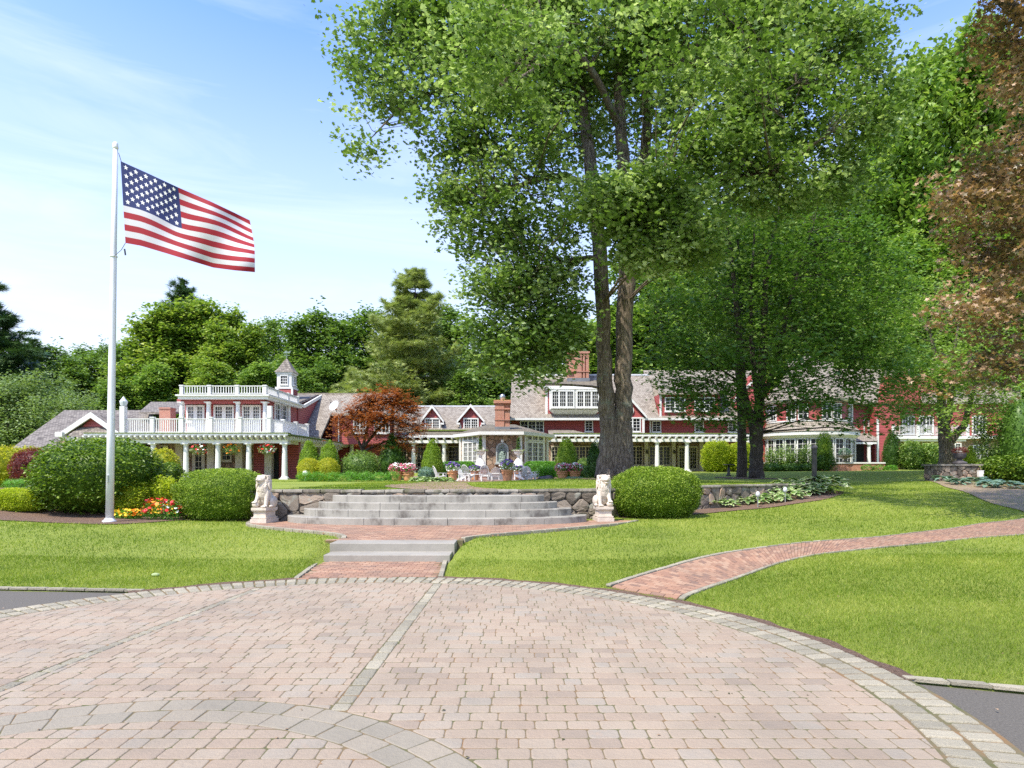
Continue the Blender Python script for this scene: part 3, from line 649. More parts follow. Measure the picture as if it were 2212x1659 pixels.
# two straight granite steps
st = thing('straight_steps', 'two straight grey granite steps between brick pad and landing', 'steps', (px(845, 12.4), 12.35, 0))
for (a, b, Y0, Y1, z0, z1) in ((698.5, 972, 12.32, 12.92, -.1, .137), (712, 982, 12.86, 13.6, -.02, .297)):
    m = MB(); x0, x1 = px(a, Y0), px(b, Y0); m.box(x0, x1, Y0, Y1, z0, z1); o = m.build('step', 'granite', st)
    bv = o.modifiers.new('b', 'BEVEL'); bv.width = .012; bv.segments = 2
# four round granite steps
rs = thing('round_steps', 'broad curved flight of four grey granite steps below the fieldstone wall', 'steps', (-2.09, 17.6, LZ))
def sup(cx, a, b, Yb, t, n=2.5): c, s = math.cos(t), math.sin(t); return (cx + a * abs(c) ** (2 / n) * (1 if c > 0 else -1), Yb - b * abs(s) ** (2 / n))
for k, (half, b, z0, z1, ncut) in enumerate(((4.2, 1.62, .0, .477, 8), (3.77, 1.27, .42, .667, 7), (3.37, 1.02, .6, .847, 6), (3.0, .74, .8, 1.03, 5))):
    m = MB(); cuts = sorted(random.uniform(.12, math.pi - .12) for _ in range(1)) ; ed = [0] + [math.pi * ((i + random.uniform(.15, .85)) / ncut) for i in range(ncut)] + [math.pi]
    tt = np.linspace(0, math.pi, 400); pp = np.array([sup(-2.09, half, b, 18.42, t) for t in tt]); dd = np.r_[0, np.cumsum(np.hypot(*(pp[1:] - pp[:-1]).T))]
    ed = [float(np.interp(e / math.pi * dd[-1], dd, tt)) for e in ed]
    for i in range(len(ed) - 1):
        da = np.interp([ed[i], ed[i + 1]], tt, dd); ts = np.interp(np.linspace(da[0] + .007, da[1] - .007, 12), dd, tt); o_ = [sup(-2.09, half, b, 18.42, t) for t in ts]; i_ = [sup(-2.09, half - .9, max(.15, b - .62), 18.42, t) for t in ts]
        pts = [(x, y, z0) for x, y in o_[::-1]] + [(x, y, z0) for x, y in i_]
        nq = len(ts)
        for j in range(nq - 1):
            pass
        vs = [(x, y, z) for z in (z0, z1 - .014) for x, y in o_] + [((x - -2.09) * (1 - .012 / half) - 2.09, y + .012, z1) for x, y in o_] + [(x, y, z1) for x, y in i_]
        fs = []
        for r_ in range(3):
            for j in range(nq - 1): fs.append((r_ * nq + j, (r_ + 1) * nq + j, (r_ + 1) * nq + j + 1, r_ * nq + j + 1))
        for e_ in (0, nq - 1): q_ = (e_, nq + e_, 2 * nq + e_, 3 * nq + e_); fs.append(q_ if e_ else q_[::-1])
        m.add(vs, fs)
    m.add([(sup(-2.09, half - .02, b - .02, 18.42, t)[0], sup(-2.09, half - .02, b - .02, 18.42, t)[1], z1 - .03) for t in np.linspace(0, math.pi, 40)], [tuple(range(40))[::-1]])
    m.build('step', 'granite_weathered', rs)
# --- fieldstone retaining wall: face of single bulging stones, coping slabs
def rounded(poly, it=1):
    for _ in range(it):
        o = []
        for i in range(len(poly)):
            a, b = poly[i], poly[(i + 1) % len(poly)]; o += [(a[0] * .8 + b[0] * .2, a[1] * .8 + b[1] * .2), (a[0] * .2 + b[0] * .8, a[1] * .2 + b[1] * .8)]
        poly = o
    return poly
def stone_face(b, u0, u1, v0, v1, M, cell=.33, bulge=.06, gap=.02, seed=1):
    """Voronoi stones in (u,v) drawn through M(u,v,out)"""
    r = random.Random(seed); pts = []; nu, nv = max(1, int((u1 - u0) / cell)), max(2, int((v1 - v0) / (cell * .62)))
    for i in range(-1, nu + 1):
        for j in range(nv):
            if r.random() < .10: continue
            pts.append((u0 + (i + .5 + r.uniform(-.38, .38) + .5 * (j % 2)) * (u1 - u0) / nu, v0 + (j + .5 + r.uniform(-.33, .33)) * (v1 - v0) / nv))
    for i, p in enumerate(pts):
        poly = [(u0, v0), (u1, v0), (u1, v1), (u0, v1)]
        for j, q_ in enumerate(pts):
            if i == j or abs(q_[0] - p[0]) > 3 * cell: continue
            nx, ny = q_[0] - p[0], q_[1] - p[1]; L = math.hypot(nx, ny)
            if L < 1e-6: continue
            nx /= L; ny /= L; c = nx * (p[0] + q_[0]) / 2 + ny * (p[1] + q_[1]) / 2 - gap / 2; poly = clip_poly(poly, nx, ny, c)
            if len(poly) < 3: break
        if len(poly) < 3 or abs(area(poly)) < .002: continue
        if area(poly) < 0: poly = poly[::-1]
        poly = [p_ for p_ in rounded(poly, 1)]; n = len(poly); cx = sum(q[0] for q in poly) / n; cy = sum(q[1] for q in poly) / n; b.rnd = r.random(); bl = bulge * r.uniform(.5, 1.3); tu, tv = r.uniform(-.16, .16), r.uniform(-.16, .16)
        vs = []
        for f, d in ((1, -.05), (1, .45), (.93, .85), (.55, 1.0)):
            for x, y in poly: vs.append(M(cx + (x - cx) * f, cy + (y - cy) * f, (bl * d if d > 0 else d) + (tu * (x - cx) * f + tv * (y - cy) * f if d > 0 else 0) + r.uniform(-.012, .012) * (d > 0)))
        vs.append(M(cx, cy, bl * 1.03)); fs = []
        for q_ in range(3): fs += [(q_ * n + k, q_ * n + (k + 1) % n, (q_ + 1) * n + (k + 1) % n, (q_ + 1) * n + k) for k in range(n)]
        fs += [(3 * n + k, 3 * n + (k + 1) % n, 4 * n) for k in range(n)]; b.add(vs, fs)
rw = thing('retaining_wall', 'long low fieldstone retaining wall with flat coping behind the round steps', 'wall', (px(1000, 18.2), 18.4, .3))
WL = resample(WALL, 160)[0]; WD = np.r_[0, np.cumsum(np.hypot(*(WL[1:] - WL[:-1]).T))]
def wat(s_):
    x, y = np.interp(s_, WD, WL[:, 0]), np.interp(s_, WD, WL[:, 1]); x2, y2 = np.interp(s_ + .05, WD, WL[:, 0]), np.interp(s_ + .05, WD, WL[:, 1]); x1, y1 = np.interp(s_ - .05, WD, WL[:, 0]), np.interp(s_ - .05, WD, WL[:, 1])
    t = np.array([x2 - x1, y2 - y1]); t /= np.hypot(*t) or 1; return x, y, t
def wmap(u, v, o): x, y, t = wat(u); return (x + t[1] * o, y - t[0] * o + .06, v)
b = MB(); ZT = 1.09
stone_face(b, 0, WD[-1], .12, ZT, wmap, .44, .05, .016, 5)
b.build('stone_face', 'wall_stone', rw)
b = MB(); uu = np.arange(0, WD[-1], .3)
for i in range(len(uu) - 1):
    p, q_ = wmap(uu[i], 0, -.012), wmap(uu[i + 1], 0, -.012); p2, q2 = wmap(uu[i], 0, -.42), wmap(uu[i + 1], 0, -.42)
    b.add([(p[0], p[1], 0), (q_[0], q_[1], 0), (q_[0], q_[1], ZT), (p[0], p[1], ZT), (p2[0], p2[1], ZT), (q2[0], q2[1], ZT)], [(0, 1, 2, 3), (3, 2, 5, 4)])
b.build('dark_gap_core', 'joint_tone', rw)  # backing whose dark colour stands in for shade between the dry-laid stones
b = MB(); s_ = 0
while s_ < WD[-1] - .1:
    l = min(random.uniform(.45, .95), WD[-1] - s_); b.rnd = random.random(); n = 7; top, dz = ZT + random.uniform(.068, .09), random.uniform(-.006, .006); vs = []
    us = np.linspace(s_ + .012, s_ + l - .012, n); fo = [.07 + random.uniform(-.02, .025) for _ in us]; th = [random.uniform(.0, .022) for _ in us]
    for lay in range(4):
        for j, u in enumerate(us):
            o_ = (fo[j] - .02, fo[j], fo[j] - .016, -.40)[lay]; z = (ZT - .004 - th[j], ZT + .03, top + dz * (j - 3) / 3, top + dz * (j - 3) / 3)[lay]; vs.append(wmap(u, z, o_))
    fs = [(r_ * n + j, r_ * n + j + 1, (r_ + 1) * n + j + 1, (r_ + 1) * n + j) for r_ in range(3) for j in range(n - 1)] + [(0, n, 2 * n, 3 * n), (n - 1, 4 * n - 1, 3 * n - 1, 2 * n - 1)]
    back = [wmap(u, ZT - .004, -.40) for u in us]; k = len(vs); vs += back; fs += [(3 * n + j, 3 * n + j + 1, k + j + 1, k + j) for j in range(n - 1)] + [(k + j, k + j + 1, j + 1, j) for j in range(n - 1)]
    b.add(vs, fs); s_ += l
b.build('coping', 'coping_stone', rw)
# --- beds
def bedrib(name, F_, B2, label, mat='mulch', lift=.02, n=50, m_=8, cat='flower bed'):
    return ribbon(name, F_, B2, mat, lift, n, m_, label, cat)
g2 = lambda l: [hit(a, b)[:2] for a, b in l]
BEDL = g2([(-120, 1112), (0, 1125), (120, 1131), (237, 1134), (320, 1130), (400, 1125), (545, 1127)])
bedrib('flower_bed', BEDL, [(p[0] * 1.3 - 1, 30) for p in BEDL[:-2]] + [(-9.2, 24), (-7.6, 19.2)], 'mulch bed under the shrubs beside the flagpole')
BEDR = g2([(1345, 1120), (1400, 1119), (1500, 1113), (1600, 1103), (1700, 1092), (1790, 1078), (1822, 1066)])
bedrib('hosta_bed', BEDR, [(px(1345, 19.7), 19.7)] + [(p[0], p[1] - .02) for p in WALL[4:8]] + [(px(1795, 26.4), 26.4), (px(1824, 27), 27)], 'mulch bed of hostas along the fieldstone wall', lift=.025)
def disc(name, c, r, mat, label, cat, lift=.02, sq=1.0):
    n = 36; rr = [r * (1 + .06 * math.sin(3 * i) + .04 * math.sin(5 * i + 1)) for i in range(n)]; V = [(c[0], c[1], gz(*c) + lift + .03)]; Fc = []
    for k_, f in enumerate((.5, 1)):
        for i in range(n): x = c[0] + rr[i] * f * math.cos(2 * math.pi * i / n); y = c[1] + rr[i] * f * math.sin(2 * math.pi * i / n); V.append((x, y, gz(x, y) + lift))
    m = MB(); m.add(V, [(0, 1 + i, 1 + (i + 1) % n) for i in range(n)] + [(1 + i, 1 + n + i, 1 + n + (i + 1) % n, 1 + (i + 1) % n) for i in range(n)])
    return tag(m.build(name, mat), label, cat, kind='structure')
# patio and brick walk on the terrace
pat = ribbon('patio', [(px(905, 18.9), 18.9), (px(830, 23), 23), (px(900, 30), 30), (px(930, 34), 34), (px(880, 40), 40), (px(880, 45), 45)], [(px(1120, 18.9), 18.9), (px(1035, 21), 21), (px(1010, 26), 26), (px(1030, 31), 31), (px(1190, 37), 37), (px(1200, 45), 45)], 'patio_brick', .03, 60, 8, 'brick walk leading from the wall to the seating patio')
# path by the planter wall
P2A = [hit(a, b)[:2] for a, b in [(1985, 1038), (2040, 1052), (2110, 1075), (2180, 1098), (2260, 1130)]]; P2B = [hit(a, b)[:2] for a, b in [(2080, 1040), (2150, 1048), (2212, 1060), (2300, 1075), (2420, 1095)]]
ribbon('garden_path', P2A, P2B, 'path_stone', .03, 50, 6, 'shaded stone path past the planter wall')
bedrib('shade_bed', [hit(a, b)[:2] for a, b in [(2085, 1040), (2150, 1047), (2212, 1059), (2300, 1073)]], [(px(2085, 37), 37), (px(2150, 36), 36), (px(2250, 34), 34), (px(2350, 32), 32)], 'mulch bed with large hostas beside the planter wall')
# grass blades on the visible lawns
def lawn_ok(x, y):
    ok = (np.hypot(x - PC[0], y - PC[1]) > PR + .015) & (y > lawn_front(x) + .09)
    ok &= ~inpoly(x, y, LAND) & ~inpoly(x, y, PAD) & ~((x > px(698, 12.4)) & (x < px(972, 12.4) + .03) & (y > 12.2) & (y < 13.7))
    ok &= ~inpoly(x, y, list(map(tuple, A_)) + list(map(tuple, B_[::-1])))
    ok &= ~((y > np.interp(x, [p[0] for p in BEDL], [p[1] for p in BEDL])) & (x < -7.0) & (y < 33))
    ok &= ~((x > BEDR[0][0]) & (x < WX[-1] + 1) & (y > np.interp(x, [p[0] for p in BEDR], [p[1] for p in BEDR])) & (y < wally(x) + .5))
    ok &= ~((x > -7.2) & (x < 3.2) & (y > 17.5) & (y < 18.8)) & ~((x >= 2.9) & (x < WX[-1]) & (np.abs(y - wally(x)) < .5))
    return ok
def blades(name, n, Y0, Y1, ln_, wd, pw, label):
    r = np.random.default_rng(5 + n); t = r.random(n); y = (Y0 ** pw + t * (Y1 ** pw - Y0 ** pw)) ** (1 / pw); u = r.uniform(-.83, .83, n); x = u * y
    k = lawn_ok(x, y); x, y = x[k], y[k]; z = ground(x, y); n = len(x); h = ln_ * (.6 + .8 * r.random(n)) * (1 + .25 * noise3(np.stack([x, y, 0 * x], 1), 2.0, 3)); a = r.random(n) * 6.28; sc = np.clip(y / 8, .8, 3) * wd
    lean = r.normal(size=(n, 2)) * .55 * h[:, None]; V = np.empty((n, 3, 3)); V[:, 0] = np.stack([x + np.cos(a) * sc, y + np.sin(a) * sc, z - .005], 1); V[:, 1] = np.stack([x - np.cos(a) * sc, y - np.sin(a) * sc, z - .005], 1); V[:, 2] = np.stack([x + lean[:, 0], y + lean[:, 1], z + h], 1)
    patch = noise3(np.stack([x, y, 0 * x], 1), .8, 8) * .38 + noise3(np.stack([x, y * .6, 0 * x], 1), 3, 9) * .22; rnd = np.clip(.45 + patch + r.normal(size=n) * .22, 0, 1)
    me = raw_mesh(name, V.reshape(-1, 3), np.arange(3 * n).reshape(-1, 3), 'grass_blade', np.repeat(rnd, 3)); tag(link(name, me), label, 'grass', kind='stuff')
blades('grass', 240000, 4.3, 12, .042, .0035, 1.4, 'short fresh blades of the near lawn')
blades('grass', 210000, 12, 34, .045, .0040, 1.2, 'short blades of the lawn further back')

r_ = np.random.default_rng(77); n = 260; lx, ly = r_.uniform(-7, 7, n), r_.uniform(3.6, 17, n); lz = np.where(np.hypot(lx - PC[0], ly - PC[1]) < PR, .006, ground(lx, ly) + .04)
tag(link('leaf_litter', leafmesh('leaf_litter', np.stack([lx, ly, lz], 1), .028, 'leaf_bronze', KITE, .9, seed=7)), 'scattered tiny brown leaf bits on paving and lawn', 'leaf litter', kind='stuff')
# ------------------------------------------------------------------ house parts
def window_mesh(w, h, cols, rows, lights=1, fr=.09, mull=.10, bar=.032, d=.10, sill=True):
    m = MB(); m.box(0, fr, -d * .4, d, 0, h); m.box(w - fr, w, -d * .4, d, 0, h); m.box(fr, w - fr, -d * .4, d, 0, fr); m.box(fr, w - fr, -d * .4, d, h - fr, h)
    iw = w - 2 * fr; lw = (iw - mull * (lights - 1)) / lights
    for i in range(lights):
        x0 = fr + i * (lw + mull)
        if i: m.box(x0 - mull, x0, -d * .25, d, fr + .001, h - fr - .001)
        for c in range(1, cols): m.box(x0 + lw * c / cols - bar / 2, x0 + lw * c / cols + bar / 2, .012, d * .6, fr + .001, h - fr - .001)
        for r_ in range(1, rows): z = fr + (h - 2 * fr) * r_ / rows; m.box(x0 + .001, x0 + lw - .001, .006, d * .6, z - bar / 2, z + bar / 2)
    if sill: m.box(-.05, w + .05, -d * .9, d * .5, -.07, -.001)
    p = MB(); p.box(fr * .6, w - fr * .6, d * .45, d * .8, fr * .6, h - fr * .6); return m, p
def window(parent, o, w, h, cols, rows, lights=1, rz=0.0, mat='white_paint', name='window', pane='glass_dark', label=None, **k):
    """o: lower left corner seen from outside; rz turns the window about z"""
    m, p = window_mesh(w, h, cols, rows, lights, **k); off = Vector(o) - ORG[parent.name]
    f = link(name, m.mesh(name, mat), parent, off, rz); g = link('pane', p.mesh('pane', pane), f)
    if label: f['label'] = label
    return f
def pwin(parent, x0, x1, y0, y1, Y, cols, rows, lights=1, **k): return window(parent, (px(x0, Y), Y - .03, pz(y1, Y)), px(x1, Y) - px(x0, Y), pz(y0, Y) - pz(y1, Y), cols, rows, lights, **k)
def lantern(parent, x, y, z):
    m = MB(); m.box(x - .03, x + .03, y - .12, y, z + .28, z + .34); m.lathe((x, y - .16, z), [(.02, 0), (.09, .03), (.11, .25), (.03, .36), (.0, .40)], 6); m.build('wall_lantern', 'dark_metal', parent)
def column(parent, x, y, z0, z1, r=.17, sq=True):
    m = MB(); H_ = z1 - z0; m.smooth = False
    m.box(x - r * 1.55, x + r * 1.55, y - r * 1.55, y + r * 1.55, z0, z0 + r * .5); m.box(x - r * 1.35, x + r * 1.35, y - r * 1.35, y + r * 1.35, z1 - r * .4, z1)
    m.lathe((x, y, z0), [(r * 1.4, r * .5), (r * 1.45, r * .75), (r * 1.2, r * 1.0), (r * 1.04, r * 1.3), (r * 1.0, H_ * .33), (r * .82, H_ - r * 1.25), (r * .98, H_ - r * 1.2), (r * .82, H_ - r * 1.1), (r * .84, H_ - r * .8), (r * 1.2, H_ - r * .4)], 20)
    return m.build('column', 'white_paint', parent)
def slab(pts, th): return pts, (0, 0, -th)
def roof(parent, pts, th=.16, mat='shingle_grey', name='roof'):
    m = MB(); m.prism(pts, (0, 0, -th)); return m.build(name, mat, parent)
def pergola_front(parent, x0, x1, yf, yb, zb, zt, sp=.36, bd=.20, name='pergola'):
    """beam over the columns, rafters running to the wall with cut tails, thin moss-topped lath edge"""
    m = MB(); m.box(x0, x1, yf + .3, yf + .3 + .14, zb, zb + bd); m.box(x0, x1, yf + .62, yf + .75, zb + .003, zb + bd - .003); m.build('beam', 'white_paint', parent)
    m = MB(); n = int((x1 - x0) / sp); zz = zb + bd + .004
    for i in range(n + 1):
        x = x0 + .06 + (x1 - x0 - .12) * i / n; t = .055; hh = zt - zz
        m.prism([(x - t, yf - .12, zt - .02), (x - t, yf - .12, zt - hh * .42), (x - t, yf - .02, zt - hh * .8), (x - t, yf + .16, zz), (x - t, yb, zz), (x - t, yb, zt - .02)], (2 * t, 0, 0))
    m.build('rafters', 'white_paint', parent)
def moss_edge(parent, x0, x1, y0, y1, z, h=.06): m = MB(); m.box(x0, x1, y0, y1, z, z + h); m.build('mossy_edge', 'moss', parent)
def railing(parent, p0, p1, z0, z1, nposts, pw=.10, sp=.13, posth=.12, first=0, balw=.022, rail=.05):
    p0, p1 = Vector(p0), Vector(p1); d = (p1 - p0); L = d.length; d.normalize(); m = MB()
    c = (p0 + p1) / 2; m.obox((c.x, c.y, z1), d, L, .09, rail); m.obox((c.x, c.y, z0 + .10), d, L, .07, .05)
    n = int(L / sp)
    for i in range(1, n): q_ = p0 + d * (L * i / n); m.obox((q_.x, q_.y, (z0 + .1 + z1) / 2), (0, 0, 1), z1 - z0 - .1, balw * 2, balw * 2)
    m.build('railing', 'white_paint', parent)
    for i in range(first, nposts):
        q_ = p0 + d * (L * i / max(1, nposts - 1)); m = MB(); zt = z1 + posth; m.box(q_.x - pw, q_.x + pw, q_.y - pw, q_.y + pw, z0, zt - .06); m.box(q_.x - pw * 1.3, q_.x + pw * 1.3, q_.y - pw * 1.3, q_.y + pw * 1.3, zt - .06, zt)
        m.build('railing_post', 'white_paint', parent)
def gable_dormer(parent, xc, half, Yf, yapex, yeave, ybase, win, depth=3.0, nm='dormer', over=.22):
    za, ze, zb = pz(yapex, Yf), pz(yeave, Yf), pz(ybase, Yf); X, hw = px(xc, Yf), half
    m = MB(); w = hw - over; k = (za - ze) / hw; zs = za - k * w - .06
    m.prism([(X - w, Yf, zb), (X + w, Yf, zb), (X + w, Yf, zs), (X, Yf, za - .08), (X - w, Yf, zs)], (0, depth, 0)); d = m.build(nm, 'red_siding', parent)
    org = ORG[parent.name]
    def sub(mb, n2, mat): me = mb.mesh(n2, mat, org); o = link(n2, me, d); return o
    r = MB()
    for s in (-1, 1): r.prism([(X, Yf - .25, za), (X + s * hw, Yf - .25, ze), (X + s * hw, Yf - .25, ze - .10), (X, Yf - .25, za - .10)], (0, depth + .25, 0))
    sub(r, 'roof', 'shingle_grey')
    r = MB(); t = .21
    for s in (-1, 1):
        r.prism([(X, Yf - .30, za + .02 - .0), (X + s * (hw + .03), Yf - .30, ze + .0), (X + s * (hw + .03), Yf - .30, ze - t), (X, Yf - .30, za - t - .04)], (0, .05, 0))
        r.box(X + s * (w - .02), X + s * (hw + .05), Yf - .29, Yf - .02, ze - t - .12, ze - t + .03); r.box(X + s * (w - .10), X + s * w, Yf - .04, Yf - .005, zb, ze - t - .12)
    sub(r, 'rake_trim', 'white_paint')
    wx0, wx1, wy0, wy1, c, rr, l = win; mm, p = window_mesh(px(wx1, Yf) - px(wx0, Yf), pz(wy0, Yf) - pz(wy1, Yf), c, rr, l, fr=.11)
    f = link('window', mm.mesh('window', ['white_paint', 'glass_dark']), d, Vector((px(wx0, Yf), Yf - .05, pz(wy1, Yf))) - org)
    pm = MB(); pm.v = p.v; pm.f = p.f; pm.m = p.m; pm.r = p.r; link('pane', pm.mesh('pane', 'glass_dark'), d, Vector((px(wx0, Yf), Yf - .05, pz(wy1, Yf))) - org)
    return d
def simple(parent, name, mat, *boxes):
    m = MB()
    for b in boxes: m.box(*b)
    return m.build(name, mat, parent)
def PB_(x0, x1, y0, y1, Y, d): return (px(x0, Y), px(x1, Y), Y, Y + d, pz(y1, Y), pz(y0, Y))

# ================= left pavilion with roof deck
Y1 = 38.0; GZ = 1.09
A = thing('pavilion', 'low red and white pavilion with a balustraded roof deck over its columned porch', 'pavilion', (-18.5, 42, GZ))
zdeck = pz(936, Y1); xr = px(619, Y1); xl = px(182, Y1)
simple(A, 'porch_floor', 'path_stone', (xl, xr, Y1 - .2, 42, .75, GZ))
simple(A, 'porch_wall', 'fieldstone', (px(120, 41), px(545, 41), 41.2, 41.6, .9, zdeck - .28))
simple(A, 'porch_side_wall', 'red_siding', (px(545, 41), xr - .35, 41.2, 41.6, .9, zdeck - .28))
simple(A, 'deck_slab', 'white_paint', (xl, xr + .1, Y1 - .05, 46.5, zdeck - .12, zdeck - .01))
moss_edge(A, xl, xr + .12, Y1 - .1, Y1 + .4, zdeck - .008, .05)
pergola_front(A, xl, xr, Y1 - .1, 41.2, pz(957, Y1), zdeck - .12, .335, .2)
for c in (262, 331, 402, 471, 537.5, 615): column(A, px(c, Y1 + .35), Y1 + .35, GZ - (0 if c > 300 else .1), pz(957, Y1), .165)
for c in (388, 456, 517, 580): simple(A, 'pillar', 'shaded_trim', (px(c, 40.6) - .22, px(c, 40.6) + .22, 40.5, 40.94, GZ, zdeck - .3))
pwin(A, 344, 364, 962, 992, 41.15, 2, 3, mat='shaded_trim'); pwin(A, 478, 501, 962, 996, 41.15, 2, 3, mat='shaded_trim')
f = pwin(A, 416, 443, 966, 1028, 41.15, 2, 4, mat='shaded_trim', name='door', fr=.2)
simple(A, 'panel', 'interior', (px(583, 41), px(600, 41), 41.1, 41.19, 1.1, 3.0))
# deck railing
zr = pz(905, 38.6)
railing(A, (px(267, 38.6), 38.6, 0), (px(582, 38.6), 38.6, 0), zdeck, zr, 6)
railing(A, (-14.45, 38.6, 0), (-14.1, 44.6, 0), zdeck, zr, 4, first=1)
m = MB(); p = px(267, 38.6); m.box(p - .14, p + .14, 38.42, 38.74, zdeck, pz(878, 38.6)); m.build('lamp_post', 'white_paint', A)
m = MB(); m.lathe((p, 38.6, pz(878, 38.6)), [(.06, 0), (.17, .06), (.22, .3), (.13, .42), (.03, .58), (0, .6)], 10); m.build('deck_lamp', 'bag_grey', A)
m = MB(); p = px(583, 38.9); m.box(p - .13, p + .13, 38.78, 39.03, zdeck, pz(876, 38.6)); m.build('corner_post', 'white_paint', A)
# upper room
Yu = 41.3; xul, xur = px(386, 40.5), px(574, 40.5)
simple(A, 'upper_wall', 'red_siding', (xul, xur, Yu, 46.5, zdeck, pz(862, 40.2)))
simple(A, 'frieze', 'red_siding', (xul - .02, xur + .02, 40.32, Yu - .01, pz(869.5, 40.2), pz(861.8, 40.2)))
m = MB(); zc0, zc1 = pz(862, 40.0), pz(852.5, 40.0); m.box(px(384, 40), px(577, 40) + .05, 40.0, 46.5, zc0, zc1); m.box(px(385, 40) - .12, px(577, 40) + .17, 39.85, 46.6, zc1 - .08, zc1); m.build('cornice', 'white_paint', A)
for c in (392, 450, 513.5, 572): column(A, px(c, 40.4), 40.45, zdeck, pz(868, 40.4), .155)
railing(A, (px(393, 40.2), 40.2, 0), (px(573, 40.2), 40.2, 0), zc1, pz(834, 40.2), 4, posth=.06, sp=.16)
railing(A, (px(573, 40.2), 40.2, 0), (px(573, 40.2) - .05, 46.4, 0), zc1, pz(834, 40.2) - .003, 4, posth=.06, sp=.16, first=1)
for a, b in ((403, 442), (462, 506), (523, 564)):
    pwin(A, a, b, 875, 912, Yu - .05, 3, 4, 2, name='french_window', fr=.12, mull=.25)
    simple(A, 'door_panel', 'white_paint', PB_(a, b, 912, 932, Yu - .06, .05))
window(A, (xur + .06, 41.9, pz(915, 40.3)), 1.0, 1.5, 2, 4, rz=R(90)); window(A, (xur + .06, 43.1, pz(915, 40.3)), 1.0, 1.5, 2, 4, rz=R(90))
simple(A, 'side_post', 'white_paint', (xur - .05, xur + .12, 44.3, 44.7, zdeck, zc0))
# side pergola running back to the next wing
m = MB(); zb = pz(957, Y1)
m.box(xr - .5, xr - .36, Y1 + .5, 54, zb, zb + .2); m.build('side_beam', 'white_paint', A)
m = MB(); n = 44
for i in range(n):
    y = Y1 + .5 + (54.2 - Y1 - .5) * i / (n - 1); m.prism([(xr + .16, y, zdeck - .14), (xr + .16, y, zdeck - .3), (xr + .04, y, zdeck - .42), (xr - .14, y, zb + .2), (xr - 1.6, y, zb + .2), (xr - 1.6, y, zdeck - .14)], (0, .1, 0))
m.build('side_rafters', 'white_paint', A)
simple(A, 'side_roof_edge', 'moss', (xr - 1.8, xr + .2, 46.4, 54.3, zdeck - .13, zdeck - .08), (xr + .0, xr + .2, Y1, 46.4, zdeck - .12, zdeck - .04))
simple(A, 'side_wall', 'fieldstone', (xr - 1.9, xr - 1.6, 41.6, 54, .9, zdeck - .15))
for y in (42, 46.2, 50.3, 54): column(A, xr - .43, y, 1.2, zb, .165)
# back roof with shed cut
yr, zr_, ye, ze_ = 52.0, 7.67, 47.0, 4.08
def rp(x, t): return (x, ye + (yr - ye) * t, ze_ + (zr_ - ze_) * t)
xa, xm, xb = -15.3, -13.85, -9.3
m = MB(); m.prism([rp(xa, .52), rp(xb, .52), rp(xb, 1), rp(xa, 1)], (0, 0, -.18)); m.prism([rp(xa, 0), rp(xm, 0), rp(xm, .52), rp(xa, .52)], (0, 0, -.18)); m.build('gambrel_roof', 'shingle_grey', A)
simple(A, 'ridge_cap', 'shingle_grey', (xa - 3.2, xb, yr - .08, yr + .12, zr_ - .05, zr_ + .1))
simple(A, 'recessed_wall', 'red_siding', (xm, xb, 49.9, 50.1, 3.6, 6.1))
m = MB(); m.prism([(xa - .22, 46.45, 3.7), (xa - .22, 52, 3.7), (xa - .22, 52, 7.42), (xa - .22, 47.6, 6.28), (xa - .22, 46.45, 6.28)], (.2, 0, 0)); m.build('gable_wall', 'red_siding', A)
m = MB(); m.prism([(xa - .02, 46.0, 6.40), (xa - .02, 47.5, 6.40), (xa - .02, 52, 7.66), (xa - .02, 52, 7.42), (xa - .02, 47.55, 6.18), (xa - .02, 46.0, 6.18)], (.12, 0, 0)); m.build('rake_trim', 'white_paint', A)
m = MB(); m.prism([(xa - 4.5, 46.62, 6.42), (xa - .24, 46.62, 6.42), (xa - .24, 52, 7.67), (xa - 4.5, 52, 7.67)], (0, 0, -.15)); m.build('rear_roof', 'shingle_dark', A)
simple(A, 'rear_wall', 'red_siding', (-24, -9.5, 52, 52.2, 1.2, 7.45), (xa - 4.5, xa - .25, 46.6, 46.8, 3.7, 6.2))
for a, b in ((763, 792), (808, 842)): pwin(A, a, b, 902, 936, 49.85, 2, 4, 2)
simple(A, 'downspout', 'white_paint', (px(731, 49.8), px(733, 49.8), 49.7, 49.8, 3.6, 5.9))
# satellite dish
dz = MB(); dz.smooth = True; cc = Vector((px(722.5, 48.6), 48.6, pz(877, 48.6))); ax = Vector((-.45, -.8, .45)).normalized(); u = ax.orthogonal().normalized(); w = ax.cross(u); vs = []
for r_ in range(6):
    q_ = .42 * r_ / 5
    for k in range(20): t = 2 * math.pi * k / 20; vs.append(cc + (u * math.cos(t) + w * math.sin(t)) * q_ + ax * (q_ * q_ * .45))
dz.add(vs, [(r_ * 20 + k, r_ * 20 + (k + 1) % 20, (r_ + 1) * 20 + (k + 1) % 20, (r_ + 1) * 20 + k) for r_ in range(5) for k in range(20)])
do = dz.build('satellite_dish', 'bag_grey', None, (cc.x, cc.y, cc.z - .5)); tag(do, 'round grey satellite dish on the shingled roof beside the red maple', 'satellite dish')
ORG[do.name] = Vector((cc.x, cc.y, cc.z - .5)); m = MB(); m.tube([cc - ax * .02, cc - ax * .12 + Vector((.05, .1, -.35))], .03, 6); m.tube([cc - w * .36 , cc + ax * .45], .015, 6); m.ball(cc + ax * .45, .05, 8, 5); m.build('dish_arm', 'dark_metal', do)
